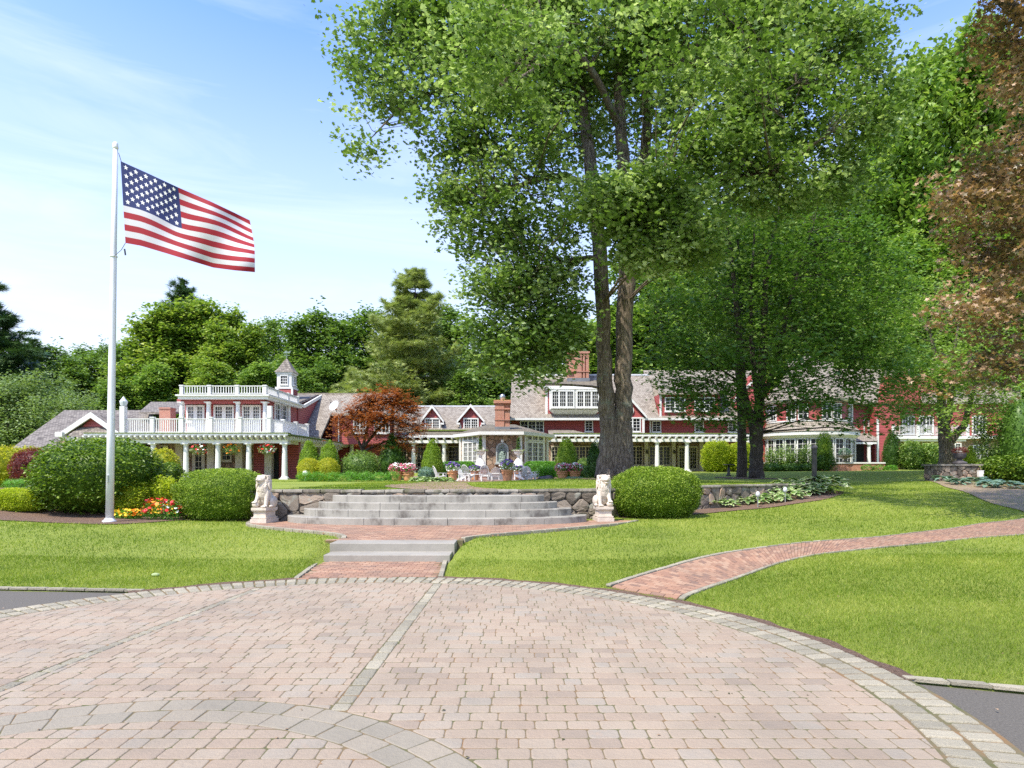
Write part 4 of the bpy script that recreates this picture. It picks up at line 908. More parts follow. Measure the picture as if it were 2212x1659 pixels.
# low roofs at the far left
m = MB(); Yr, Ye = 47.0, 40.6; zR = pz(886, Yr); zE = pz(967, Ye); xL = px(139, Yr)
m.prism([(px(26, Ye), Ye, zE), (px(330, Ye), Ye, zE), (px(330, Yr), Yr, zR), (xL, Yr, zR)], (0, 0, -.16)); m.prism([(px(26, Ye), Ye, zE), (xL, Yr, zR), (px(26, Ye) - .5, 54, zE)], (0, 0, -.14)); m.build('hipped_roof', 'shingle_dark', A)
m = MB(); m.prism([(px(300, 44), 44, pz(890, 44)), (px(400, 44), 44, pz(890, 44)), (px(400, 48), 48, pz(868, 48)), (px(326, 48), 48, pz(868, 48))], (0, 0, -.14)); m.build('upper_roof', 'shingle_dark', A)
simple(A, 'low_wall', 'fieldstone', (px(60, 42), px(330, 42), 42, 42.3, .9, 3.6))
cm = MB(); cm.box(px(344, 43.2), px(368, 43.2), 43.2, 43.9, 4.2, pz(880, 43.2)); cm.box(px(343, 43.2), px(369, 43.2), 43.15, 43.95, pz(883, 43.2), pz(881, 43.2)); cm.build('small_chimney', 'brickwork', A)
# pediment
Yg = 39.2; ap = (px(202, Yg), pz(891, Yg)); la = (px(135, Yg), pz(936, Yg)); ra = (px(262, Yg), pz(934, Yg))
m = MB()
m.prism([(ap[0], Yg - .3, ap[1]), (la[0], Yg - .3, la[1]), (la[0], Yg - .3, la[1] - .3), (ap[0], Yg - .3, ap[1] - .34)], (0, .12, 0)); m.prism([(ap[0], Yg - .3, ap[1]), (ra[0], Yg - .3, ra[1]), (ra[0], Yg - .3, ra[1] - .3), (ap[0], Yg - .3, ap[1] - .34)], (0, .12, 0))
m.box(px(131, Yg), px(146, Yg), Yg - .5, Yg + .3, pz(944, Yg), pz(934, Yg)); m.box(px(147, Yg), px(178, Yg), Yg - .1, Yg + .5, 1.0, pz(944, Yg)); m.build('pediment_trim', 'white_paint', A)
m = MB(); m.prism([(ap[0], Yg, ap[1] - .2), (la[0] + .7, Yg, la[1] - .1), (ra[0] - .7, Yg, ra[1] - .1)], (0, .1, 0)); m.build('pediment_wall', 'red_siding', A)
m = MB()
for e in (la, ra): m.prism([(ap[0], Yg - .25, ap[1] + .02), (e[0], Yg - .25, e[1] + .02), (e[0], 45, e[1] + .02), (ap[0], 45, ap[1] + .02)], (0, 0, -.1))
m.prism([(px(160, Yg), Yg - .5, pz(940, Yg)), (px(262, Yg), Yg - .5, pz(940, Yg)), (px(240, Yg), Yg + .02, pz(922, Yg)), (px(172, Yg), Yg + .02, pz(922, Yg))], (0, 0, -.08)); m.build('pediment_roof', 'shingle_dark', A)
# cupola
Yc = 49.0; K = thing('cupola', 'white cupola with shingled pyramid roof and weathervane on the roof ridge', 'cupola', (px(619, Yc), Yc, pz(860, Yc)))
X = px(619.5, Yc); W_ = (px(638, Yc) - px(600, Yc)) / 2 * .82
def ybox(mb, hw, z0, z1): mb.box(X - hw, X + hw, Yc - hw, Yc + hw, z0, z1)
m = MB(); ybox(m, W_ * 1.12, pz(865, Yc), pz(842, Yc)); m.build('base', 'red_siding', K)
m = MB(); ybox(m, W_ * 1.2, pz(842, Yc), pz(838, Yc)); ybox(m, W_, pz(838, Yc), pz(807, Yc)); ybox(m, W_ * 1.15, pz(810, Yc), pz(806, Yc)); 
for sx in (-1, 1): m.box(X + sx * W_ * 1.13 - .07, X + sx * W_ * 1.13 + .07, Yc - W_ * 1.2, Yc - W_ * 1.06, pz(865, Yc), pz(842, Yc))
m.build('body', 'white_paint', K)
zt_ = pz(806, Yc); za_ = pz(775, Yc); m = MB(); prev = None; prof = [(1.3, 0), (.95, .22), (.68, .48), (.36, .78), (.05, 1.0)]; vs = []; fs = []
for i, (f_, h_) in enumerate(prof):
    for sx, sy in ((-1, -1), (1, -1), (1, 1), (-1, 1)): vs.append((X + sx * W_ * f_, Yc + sy * W_ * f_, zt_ + (za_ - zt_) * h_))
    if i: fs += [((i - 1) * 4 + k, (i - 1) * 4 + (k + 1) % 4, i * 4 + (k + 1) % 4, i * 4 + k) for k in range(4)]
fs += [(3, 2, 1, 0), tuple(range(16, 20))]; m.add(vs, fs); m.build('roof', 'shingle_dark', K)
ww = W_ * 1.05; window(K, (X - ww / 2, Yc - W_ - .05, pz(833, Yc)), ww, pz(813, Yc) - pz(833, Yc), 3, 3, fr=.05); window(K, (X + W_ + .05, Yc - ww / 2, pz(833, Yc)), ww, pz(813, Yc) - pz(833, Yc), 3, 3, rz=R(90), fr=.05)
m = MB(); m.tube([(X, Yc, za_ - .05), (X, Yc, za_ + .62)], .02, 6); m.tube([(X - .22, Yc, za_ + .25), (X + .22, Yc, za_ + .25)], .018, 6); m.tube([(X, Yc - .22, za_ + .25), (X, Yc + .22, za_ + .25)], .018, 6); m.prism([(X - .3, Yc, za_ + .42), (X + .25, Yc, za_ + .45), (X + .3, Yc, za_ + .62), (X + .1, Yc, za_ + .52), (X - .1, Yc, za_ + .6), (X - .2, Yc, za_ + .5)], (0, .03, 0)); m.ball((X, Yc, za_ + .1), .06, 8, 5); m.build('weathervane', 'verdigris', K)

# ================= dormered wing
Y2 = 55.0; B = thing('dormered_wing', 'low wing with shingled roof and two small gabled dormers behind the chimney garden room', 'house wing', (-6, 57, 1.3))
ze2, zr2 = pz(929, 54), pz(878.5, 58.5); x0, x1 = px(740, 54), px(1100, 54)
m = MB(); m.prism([(x0, 54, ze2), (x1, 54, ze2), (x1, 58.5, zr2), (x0, 58.5, zr2)], (0, 0, -.18)); m.prism([(x0, 58.5, zr2), (x1, 58.5, zr2), (x1, 62, ze2), (x0, 62, ze2)], (0, 0, -.18)); m.build('roof', 'shingle_grey', B)
simple(B, 'ridge_cap', 'bag_grey', (x0, x1, 58.4, 58.62, zr2 - .02, zr2 + .1))
simple(B, 'wall', 'fieldstone', (x0, x1, Y2, Y2 + .3, 1.0, ze2 - .1)); moss_edge(B, px(895, 54), px(1040, 54), 53.8, 54.15, ze2 - .09, .12)
m = MB(); m.prism([(x0, 51.9, pz(940, 52)), (x1 - 2, 51.9, pz(940, 52)), (x1 - 2, 53.9, ze2 - .15), (x0, 53.9, ze2 - .15)], (0, 0, -.12)); m.build('pent_roof', 'shingle_mossy', B)
simple(B, 'fascia', 'white_paint', (x0, px(1060, 51.8), 51.72, 51.85, pz(945, 51.8), pz(940.3, 51.8)))
pergola_front(B, x0, px(995, 51.5), 51.2, 54.9, pz(957, 51.5), pz(945.5, 51.5), .62, .22)
for c in (760, 827, 893.5, 959.5): column(B, px(c, 51.9), 51.85, 1.2, pz(957, 51.9), .19)
for a, b, cols, l in ((900, 923, 3, 1), (930, 952, 3, 1), (968, 992, 3, 1), (840, 880, 3, 2), (780, 815, 3, 2)): pwin(B, a, b, 964, 1010, Y2 - .05, cols, 5, l, name='french_window', mat='shaded_trim')
simple(B, 'pillar', 'shaded_trim', PB_(962, 967, 955, 1012, Y2 - .4, .3)); lantern(B, px(964, Y2 - .4), Y2 - .4, 2.9)
gable_dormer(B, 934, (px(963.4, 54.4) - px(914.6, 54.4)) / 2, 54.4, 875.5, 909, 931, (917.5, 951, 903, 930.5, 3, 4, 2))
gable_dormer(B, 1017, (px(1046, 54.4) - px(988, 54.4)) / 2, 54.4, 873.5, 909, 931, (1001, 1034, 903, 930.5, 3, 4, 2))

# ================= garden room with chimney and niche
G = thing('garden_room', 'angled stone garden room with tall glazed doors, wall niche and low shingled roof', 'garden room', (px(1086, 47), 47, 1.1))
Yf = 45.0; zE = pz(932, 44.3); fl = (px(1041, Yf), Yf); fr_ = (px(1129, Yf), Yf); sl_ = (px(994.5, 48.0), 48.0); sr_ = (px(1182.5, 48.0), 48.0)
m = MB(); zt = zE - .05; plan = [fl, fr_, sr_, (sr_[0], 54), (sl_[0], 54), sl_]
n = len(plan); m.add([(x, y, 1.0) for x, y in plan] + [(x, y, zt) for x, y in plan], [(i, (i + 1) % n, n + (i + 1) % n, n + i) for i in range(n)]); m.build('wall', 'fieldstone', G)
ev = [(px(979, 48.7), 48.7), (px(1036, 44.3), 44.3), (px(1131, 44.3), 44.3), (px(1197, 48.4), 48.4)]
zA = pz(917, 52); a1, a2 = (px(1052, 52), 52, zA), (px(1112, 52), 52, zA)
e3 = [(x, y, zE) for x, y in ev]; m = MB()
m.prism([e3[1], e3[2], a2, a1], (0, 0, -.1)); m.prism([e3[0], e3[1], a1, (e3[0][0], 54, zE + .3)], (0, 0, -.1)); m.prism([e3[2], e3[3], (e3[3][0], 54, zE + .3), a2], (0, 0, -.1)); m.prism([a1, a2, (a2[0], 56, zA), (a1[0], 56, zA)], (0, 0, -.1)); m.build('roof', 'shingle_mossy', G)
m = MB()
for i in range(3):
    a, b = Vector((*ev[i], 0)), Vector((*ev[i + 1], 0)); d = (b - a); m.obox(((a.x + b.x) / 2, (a.y + b.y) / 2, zE - .11), d, d.length + .04, .06, .22)
m.prism([(x, y, zE - .2) for x, y in ev] + [(ev[3][0], 54, zE - .2), (ev[0][0], 54, zE - .2)], (0, 0, -.04)); m.build('fascia', 'white_paint', G)
for (x, y) in (fl, fr_):
    simple(G, 'corner_post', 'white_paint', (x + (.03 if x < 0 else -.27), x + (.27 if x < 0 else -.03), y - .10, y + .02, 1.0, zE - .25))
for s, (p, q_), (a, b) in ((-1, (sl_, fl), (.19, .84)), (1, (fr_, sr_), (.12, .80))):
    P, Q = Vector((*p, 0)), Vector((*q_, 0)); d = Q - P; L = d.length; rz = math.atan2(d.y, d.x); nrm = Vector((d.y, -d.x, 0)).normalized()
    o = P + d * a + nrm * .06; w = L * (b - a); z0 = 1.55; zs = pz(954, 46.5); zt = pz(942, 46.5)
    window(G, (o.x, o.y, z0), w, zs - z0, 3, 6, 3, rz=rz, name='french_window', fr=.10, mull=.16); window(G, (o.x, o.y, zs + .03), w, zt - zs, 3, 1, 3, rz=rz, fr=.08, mull=.16, sill=False)
    for t in (a - .035, b + .035): c = P + d * t + nrm * .04; m = MB(); m.obox((c.x, c.y, (zE + .8) / 2), (0, 0, 1), zE - .25 - 1.0, .16, .08, up=nrm); m.build('door_casing', 'white_paint', G)
    c = (sl_ if s < 0 else sr_); simple(G, 'end_post', 'white_paint', (c[0] - .09, c[0] + .09, c[1] - .12, c[1] + .05, 1.0, zE - .25))
# chimney
Q_ = thing('brick_chimney', 'narrow orange brick chimney with a steel cowl on the garden room roof', 'chimney', (px(1085, 46.5), 46.8, zE + .1))
Yk = 46.4; xa, xb = px(1069.5, Yk), px(1101, Yk); xm = px(1090, Yk); zc = lambda y: pz(y, Yk)
m = MB(); m.box(xa, xb, Yk, Yk + .95, zE, zc(873)); m.box(xa + .0, xm - .03, Yk - .07, Yk + .3, zE, zc(873.1)); m.box(xa - .04, xb + .04, Yk - .11, Yk + 1.0, zc(885), zc(882.5)); m.box(xa - .04, xb + .04, Yk - .11, Yk + 1.0, zc(908), zc(906))
m.box(xa - .06, xb + .06, Yk - .13, Yk + 1.02, zc(873), zc(871)); m.box(xa - .10, xb + .10, Yk - .17, Yk + 1.06, zc(871), zc(866.5)); m.build('stack', 'brickwork', Q_)
m = MB(); m.box(xa - .03, xb + .03, Yk - .11, Yk + .98, zE - .05, zc(922)); m.build('flashing', 'lead', Q_)
m = MB(); cxx = (xa + xb) / 2; m.prism([(xa - .1, Yk - .17, zc(866.4)), (xb + .1, Yk - .17, zc(866.4)), (xb + .1, Yk + 1.06, zc(866.4)), (xa - .1, Yk + 1.06, zc(866.4))], (0, 0, .07)); m.build('crown', 'terracotta', Q_)
m = MB(); m.smooth = True; m.lathe((cxx, Yk + .45, zc(864)), [(.16, 0), (.15, .10), (.19, .16), (.205, .3), (.15, .42), (.03, .48), (0, .49)], 16); m.build('cowl', 'steel', Q_)
# niche with green relief
m = MB(); xn, zn0 = px(1085, Yf), pz(1000, Yf); w = (px(1098.6, Yf) - px(1071.4, Yf)) / 2; zs = pz(956.5, Yf) - w; ar = [(xn + w * math.cos(t), zs + w * math.sin(t)) for t in np.linspace(0, math.pi, 17)]; ai = [(xn + (w - .09) * math.cos(t), zs + (w - .09) * math.sin(t)) for t in np.linspace(0, math.pi, 17)]
out = [(xn + w, zn0)] + ar + [(xn - w, zn0)]; inn = [(xn + w - .09, zn0 + .09)] + ai + [(xn - w + .09, zn0 + .09)]; k = len(out)
vs = [(x, Yf - .16, z) for x, z in out] + [(x, Yf - .16, z) for x, z in inn] + [(x, Yf + .25, z) for x, z in inn] + [(x, Yf + .02, z) for x, z in out]
fs = [(i, i + 1, k + i + 1, k + i) for i in range(k - 1)] + [(k + i, k + i + 1, 2 * k + i + 1, 2 * k + i) for i in range(k - 1)] + [(3 * k + i, 3 * k + i + 1, i + 1, i) for i in range(k - 1)] + [(k - 1, 0, k, 2 * k - 1)]
m.add(vs, fs); m.box(xn - w - .08, xn + w + .08, Yf - .3, Yf + .02, zn0 - .1, zn0 + .0); m.build('niche', 'niche_blue', G)
m = MB(); m.add([(x, Yf - .012, z) for x, z in inn], [tuple(range(k))[::-1]]); m.build('niche_back', 'niche_blue', G)
simple(G, 'keystone', 'plaster_white', (xn - .09, xn + .09, Yf - .12, Yf + .02, pz(956, Yf), pz(950, Yf)))

# ================= main house
Y3 = 60.0; M_ = thing('main_house', 'tall red clapboard main house with broad shingled roof, long dormer and white porch', 'house', (px(1300, 62), 63, 1.35))
ze3, zr3 = pz(903, 59.3), pz(811, 64); kz = (zr3 - ze3) / (64 - 59.3)
m = MB(); m.prism([(px(1101, 59.3), 59.3, ze3), (px(1423, 59.3), 59.3, ze3), (px(1402, 64), 64, zr3), (px(1106, 64), 64, zr3)], (0, 0, -.2)); m.prism([(px(1106, 64), 64, zr3), (px(1402, 64), 64, zr3), (px(1423, 59.3), 69, ze3), (px(1101, 59.3), 69, ze3)], (0, 0, -.2))
m.prism([(px(1421, 59), 59.3, ze3), (px(1645, 59), 59.3, ze3), (px(1645, 66), 66, pz(800, 66)), (px(1390, 66), 66, pz(800, 66))], (0, 0, -.2)); m.build('roof', 'shingle_grey', M_)
m = MB(); m.prism([(px(1101, 59.3) + .15, 59.6, 1.0), (px(1101, 59.3) + .15, 68.5, 1.0), (px(1101, 59.3) + .15, 68.5, ze3), (px(1106, 64) + .1, 64, zr3 - .25), (px(1101, 59.3) + .15, 59.6, ze3 - .1)], (.1, 0, 0)); m.build('end_wall', 'red_siding', M_)
simple(M_, 'ridge_cap', 'bag_grey', (px(1106, 64), px(1402, 64), 63.9, 64.12, zr3 - .03, zr3 + .12))
simple(M_, 'upper_wall', 'red_siding', (px(1101, 60), px(1650, 60), Y3, Y3 + .3, 4.7, ze3 - .12))
simple(M_, 'lower_wall', 'fieldstone', (px(1101, 60), px(1560, 60), Y3 + .2, Y3 + .5, 1.2, 4.7)); simple(M_, 'lower_red_wall', 'red_siding', (px(1560, 60), px(1665, 60), Y3 + .2, Y3 + .5, 1.2, 4.7))
m = MB()
for a, b in ((1100, 1322), (1391, 1650)): m.box(px(a, 59.2), px(b, 59.2), 59.1, 59.28, pz(907.5, 59.2), pz(903, 59.2)); m.box(px(a, 59.2), px(b, 59.2), 59.28, 60.0, pz(908, 59.5), pz(907, 59.5))
m.build('eave_fascia', 'white_paint', M_)
for a, b, c, d_, co, ro, l in ((1123, 1175, 909, 935, 2, 3, 3), (1263, 1281, 907.5, 933, 2, 4, 1), (1408, 1428, 909, 934, 2, 4, 1), (1500, 1520, 909, 934, 2, 4, 1), (1572, 1592, 909, 934, 2, 4, 1)): pwin(M_, a, b, c, d_, Y3 - .04, co, ro, l)
simple(M_, 'corner_board', 'white_paint', *[(px(a, 59.95), px(a + 3.4, 59.95), 59.93, 59.99, 4.9, ze3 - .15) for a in (1102, 1403)])
# long dormer with projecting window bay
Yd = 59.75; xa, xb = px(1179, Yd), px(1307, Yd); zb, zt = pz(896, Yd), pz(838, Yd)
m = MB(); m.box(xa, xb, Yd, 63.4, zb, zt); m.build('long_dormer', 'red_siding', M_)
m = MB(); zt2 = pz(824, 62.2); m.prism([(xa - .25, Yd - .35, pz(835, Yd - .3)), (xb + .25, Yd - .35, pz(835, Yd - .3)), (xb + .25, 63.2, zt2 + .25), (xa - .25, 63.2, zt2 + .25)], (0, 0, -.14)); m.build('dormer_roof', 'shingle_mossy', M_)
m = MB(); m.box(xa - .25, xb + .25, Yd - .42, Yd - .30, pz(840, Yd), pz(835.5, Yd)); m.box(xa - .05, xa + .17, Yd - .05, Yd - .002, zb, zt); m.box(xb - .17, xb + .05, Yd - .05, Yd - .002, zb, zt); m.build('dormer_trim', 'white_paint', M_)
x0, x1 = px(1187, 59.1), px(1298, 59.1); z0, z1 = pz(885, 59.1), pz(841, 59.1)
m = MB(); m.box(x0, x1, 59.1, Yd - .003, z0, z1); m.box(x0 - .08, x1 + .08, 59.0, Yd - .003, z1, z1 + .1); m.prism([(x0, 59.1, z0), (x1, 59.1, z0), (x1 - .5, Yd, z0 - .42), (x0 + .5, Yd, z0 - .42)], (0, 0, .02)); m.add([(x0, 59.1, z0), (x0, Yd, z0), (x0 + .5, Yd, z0 - .42), (x1, 59.1, z0), (x1, Yd, z0), (x1 - .5, Yd, z0 - .42)], [(0, 1, 2), (5, 4, 3)]); m.build('window_bay', 'white_paint', M_)
hw = (x1 - x0) / 2
for i in range(2): window(M_, (x0 + .15 + i * (hw - .07), 59.0, pz(881, 59.1)), hw - .23, pz(843, 59.1) - pz(881, 59.1), 3, 4, 3, fr=.13, mull=.17)
# cross gable with round window
Yg = 59.15; gx = px(1357, Yg); ha = px(1397, Yg) - gx; zap, zea = pz(855, Yg), pz(899, Yg)
m = MB(); m.prism([(gx - ha + .3, Yg, 4.9), (gx + ha - .3, Yg, 4.9), (gx + ha - .3, Yg, zea), (gx, Yg, zap - .1), (gx - ha + .3, Yg, zea)], (0, 1.6, 0)); m.build('cross_gable', 'red_siding', M_)
m = MB(); 
for s in (-1, 1): m.prism([(gx, Yg - .2, zap + .03), (gx + s * ha, Yg - .2, zea), (gx + s * ha, 62, zea), (gx, 62, zap + .03)], (0, 0, -.12))
m.build('cross_gable_roof', 'shingle_grey', M_)
m = MB()
for s in (-1, 1): m.prism([(gx, Yg - .26, zap + .04), (gx + s * ha, Yg - .26, zea), (gx + s * ha, Yg - .26, zea - .26), (gx, Yg - .26, zap - .24)], (0, .05, 0)); m.box(gx + s * (ha - .3) - .12, gx + s * (ha - .3) + .1, Yg - .04, Yg - .003, 4.95, zea - .15)
m.box(gx - ha + .3, gx + ha - .3, Yg - .05, Yg - .004, zea - .26, zea - .1); m.build('gable_trim', 'white_paint', M_)
zo = pz(886.6, Yg); xo = px(1359, Yg); m = MB(); m.smooth = False; n = 24; vs = []; 
for r_, yy in ((.43, Yg - .04), (.43, Yg - .12), (.33, Yg - .12), (.33, Yg - .02)): vs += [(xo + r_ * math.cos(2 * math.pi * i / n), yy, zo + r_ * math.sin(2 * math.pi * i / n)) for i in range(n)]
m.add(vs, [(k * n + i, k * n + (i + 1) % n, (k + 1) * n + (i + 1) % n, (k + 1) * n + i) for k in range(3) for i in range(n)])
for a in (0, 45, 90, 135): m.obox((xo, Yg - .07, zo), (math.cos(R(a)), 0, math.sin(R(a))), .66, .03, .035)
rw_ = m.build('round_window', 'white_paint', M_); m = MB(); m.add([(xo + .34 * math.cos(2 * math.pi * i / n), Yg - .03, zo + .34 * math.sin(2 * math.pi * i / n)) for i in range(n)], [tuple(range(n))]); link('pane', m.mesh('pane', 'glass_dark', ORG[M_.name]), rw_)
pwin(M_, 1333, 1384, 902, 933, Yg - .03, 2, 4, 3)
# second dormer gable and red wall behind the trees
simple(M_, 'wall_dormer', 'red_siding', (px(1427, 59), px(1560, 59), 59.6, 63, pz(899, 59), pz(850, 59)))
m = MB(); m.box(px(1425, 59.5), px(1429, 59.5), 59.5, 59.58, pz(900, 59.5), pz(846, 59.5)); m.prism([(px(1424, 59.4), 59.3, pz(848, 59)), (px(1562, 59.4), 59.3, pz(848, 59)), (px(1562, 59.4), 59.3, pz(852, 59)), (px(1424, 59.4), 59.3, pz(852, 59))], (0, .1, 0)); m.build('wall_dormer_trim', 'white_paint', M_)
m = MB(); m.prism([(px(1422, 59.2), 59.2, pz(848, 59)), (px(1565, 59.2), 59.2, pz(848, 59)), (px(1565, 63.5), 63.5, pz(822, 63.5)), (px(1422, 63.5), 63.5, pz(822, 63.5))], (0, 0, -.12)); m.build('wall_dormer_roof', 'shingle_grey', M_)
for a, b in ((1436, 1480), (1500, 1544)): pwin(M_, a, b, 858, 889, 59.55, 2, 4, 2)
Yg2 = 60.5; m = MB(); m.prism([(px(1585, Yg2), Yg2, 4.9), (px(1668, Yg2), Yg2, 4.9), (px(1668, Yg2), Yg2, pz(862, Yg2)), (px(1650, Yg2), Yg2, pz(800, Yg2)), (px(1585, Yg2), Yg2, pz(862, Yg2))], (0, 4, 0)); m.build('steep_gable', 'red_siding', M_)
m = MB(); m.prism([(px(1650, Yg2), Yg2 - .1, pz(797, Yg2)), (px(1583, Yg2), Yg2 - .1, pz(864, Yg2)), (px(1583, Yg2), Yg2 - .1, pz(870, Yg2)), (px(1650, Yg2), Yg2 - .1, pz(804, Yg2))], (0, .1, 0)); m.build('steep_gable_trim', 'white_paint', M_)
# low roof piece, porch
m = MB(); m.prism([(px(1184, 58.5), 57.6, pz(936.5, 57.6)), (px(1268, 58.5), 57.6, pz(936.5, 57.6)), (px(1232, 59.9), 59.9, pz(928, 59.9)), (px(1184, 59.9), 59.9, pz(928, 59.9))], (0, 0, -.1)); m.build('low_roof', 'shingle_grey', M_)
zp = pz(936.5, 57.5)
simple(M_, 'porch_fascia', 'white_paint', (px(1195, 57.3), px(1622, 57.3), 57.2, 57.34, pz(942.6, 57.3), pz(937.3, 57.3))); simple(M_, 'porch_roof', 'shingle_mossy', (px(1195, 57.3), px(1622, 57.3), 57.36, 59.98, pz(940, 57.3), pz(937.3, 57.3)))
moss_edge(M_, px(1195, 57.3), px(1622, 57.3), 57.15, 57.5, pz(937.2, 57.3), .07)
pergola_front(M_, px(1184, 57), px(1622, 57), 56.8, 59.9, pz(954, 57), pz(942.8, 57), .58, .26)
for c in (1288, 1356.6, 1419.5, 1484, 1549, 1612): column(M_, px(c, 57.2), 57.2, gz(px(c, 57.2), 57.2) - .02, pz(954, 57.2), .2)
simple(M_, 'porch_floor', 'path_stone', (px(1184, 57), px(1640, 57), 56.9, Y3 + .2, 1.0, 1.42))
for a, b, l in ((1190, 1232, 3), (1236, 1280, 3), (1330, 1350, 1), (1359, 1389, 2), (1401, 1449, 3)): pwin(M_, a, b, 963, 1006, Y3 + .12, 2, 5, l, name='french_window', mat='shaded_trim', fr=.12)
pwin(M_, 1463, 1508, 963, 1016, Y3 + .12, 4, 6, 2, name='french_door', mat='shaded_trim', fr=.2, mull=.2)
for c in (1306, 1396, 1455, 1515): simple(M_, 'pillar', 'shaded_trim', (px(c, 59.6) - .17, px(c, 59.6) + .17, 59.5, 59.84, 1.42, 4.4)); lantern(M_, px(c, 59.6) + .02, 59.5, 3.05)
# spot lights on the roof
for a, b in ((1115, 893), (1381, 880)):
    pass
# main chimney
Qm = thing('large_chimney', 'broad orange brick chimney with ribbed stacks above the main house ridge', 'chimney', (px(1249, 63), 63.2, pz(812, 63.2)))
Yk = 62.6; zc = lambda y: pz(y, Yk); xa, xb = px(1226.5, Yk), px(1272, Yk)
m = MB(); m.box(xa, xb, Yk, Yk + 1.5, zc(830), zc(763)); 
for a, b in ((1240, 1256), (1259, 1263), (1265.5, 1271.5)): m.box(px(a, Yk), px(b, Yk), Yk - .16, Yk + .1, zc(828), zc(762))
for a, b in ((804, 802), (764, 759.5)): m.box(xa - .07, xb + .07, Yk - .22, Yk + 1.57, zc(a), zc(b))
m.box(xa - .03, xb + .03, Yk - .19, Yk + 1.53, zc(769), zc(768)); m.build('stack', 'brickwork', Qm); m = MB(); m.box(xa - .05, xb + .05, Yk - .2, Yk + .9, zc(830), zc(817)); m.build('flashing', 'lead', Qm)

# ================= round turret
Yt, Xt = 60.0, px(1745, 60.0); Tt = thing('round_turret', 'round two storey turret with curved bands of white windows and shingled cone roof', 'turret', (Xt, Yt, 1.4))
NS = 22; r1, r2 = 3.85, 3.6; zs0, zs1 = pz(940, 56), pz(930, 56)
def ring(mb, prof): mb.lathe((Xt, Yt, 0), prof, 44)
m = MB(); ring(m, [(r1 + .02, 1.3), (r1 + .02, 2.1)]); ring(m, [(r1 - .05, 2.1), (r1 - .05, pz(936, 56))]); m.build('lower_wall', 'white_paint', Tt)
m = MB(); ring(m, [(r1 + .0, zs0 - .25), (r1 + .12, zs0 - .2), (r1 + .4, zs0 + .05), (r1 + .45, zs0 + .05), (r1 + .45, zs1 + .0), (r1 + .3, zs1)]); m.build('curved_cornice', 'white_paint', Tt)
m = MB(); ring(m, [(r1 + .5, zs1 - .05), (r1 + .5, zs1 + .02), (r2 + .22, pz(918, 56.2)), (r2 + .03, pz(909, 56.2))]); m.build('skirt_roof', 'shingle_grey', Tt)
zu0, zu1 = pz(909, 56.3), pz(864, 56.3)
m = MB(); ring(m, [(r2, zu0 - .3), (r2, zu1)]); m.build('upper_wall', 'red_siding', Tt)
m = MB(); ring(m, [(r2 + .03, zu0 - .02), (r2 + .1, zu0), (r2 + .1, zu0 + .12), (r2 + .02, zu0 + .12)]); ring(m, [(r2 + .02, zu1 - .14), (r2 + .14, zu1 - .12), (r2 + .5, zu1 + .03), (r2 + .5, zu1 + .16), (r2 + .1, zu1 + .2)]); m.build('upper_trim', 'white_paint', Tt)
m = MB(); ring(m, [(r2 + .58, zu1 + .12), (r2 + .55, zu1 + .22), (2.6, pz(822, 58)), (1.5, pz(792, 59)), (.0, pz(763, 60))]); m.build('cone_roof', 'shingle_grey', Tt)
for i in range(-6, 7):
    a = -math.pi / 2 + i * 2 * math.pi / NS * .93
    for rad, z0_, z1_, wd, rows, skip in ((r1 - .02, 2.12, pz(946, 56), .92, 5, ()), (r2 + .0, pz(905, 56.3), pz(870, 56.3), .84, 3, (-4, -1, 2, 5))):
        if i in skip: continue
        c = Vector((Xt + rad * math.cos(a), Yt + rad * math.sin(a), 0)); t = Vector((-math.sin(a), math.cos(a), 0)); nrm = Vector((math.cos(a), math.sin(a), 0)); o = c - t * wd / 2 + nrm * .075
        window(Tt, (o.x, o.y, z0_), wd, z1_ - z0_, 2, rows, rz=math.atan2(t.y, t.x), fr=.08, sill=False)
# big roof behind and right wing
Rw = thing('far_wing', 'red clapboard far right wing with balcony, steep gables and stone ground floor', 'house wing', (px(1990, 66), 67, 1.4))
m = MB(); m.prism([(px(1800, 63), 62.5, pz(868, 62.5)), (px(1905, 63), 62.5, pz(868, 62.5)), (px(1960, 69), 69, pz(797, 69)), (px(1740, 69), 69, pz(797, 69))], (0, 0, -.2))
m.prism([(px(1730, 63), 63, pz(868, 63)), (px(1800, 63), 63, pz(868, 63)), (px(1800, 69), 69, pz(780, 69)), (px(1700, 69), 69, pz(780, 69))], (0, 0, -.2)); m.build('main_roof', 'shingle_grey', Rw)
m = MB(); m.prism([(px(1905, 64), 64.5, pz(868, 64.5)), (px(2215, 64), 64.5, pz(868, 64.5)), (px(2215, 69), 69.5, pz(810, 69.5)), (px(1905, 69), 69.5, pz(810, 69.5))], (0, 0, -.2)); m.build('rear_roof', 'shingle_grey', Rw)
simple(Rw, 'wall', 'red_siding', (px(1842, 63), px(1898, 63), 63.5, 63.8, 1.4, pz(868, 63)), (px(1895, 62), px(1950, 62), 62.4, 66, 1.4, pz(872, 62.4)), (px(1950, 64.6), px(2212, 64.6), 64.9, 65.2, pz(945, 64.6), pz(868, 64.6)))
Yq = 62.3; m = MB(); m.prism([(px(1895, Yq), Yq, pz(872, Yq)), (px(1990, Yq), Yq, pz(872, Yq)), (px(1990, Yq), Yq, pz(840, Yq)), (px(1967, Yq), Yq, pz(800, Yq)), (px(1915, Yq), Yq, pz(850, Yq))], (0, 5, 0)); m.build('gable_wall', 'red_siding', Rw)
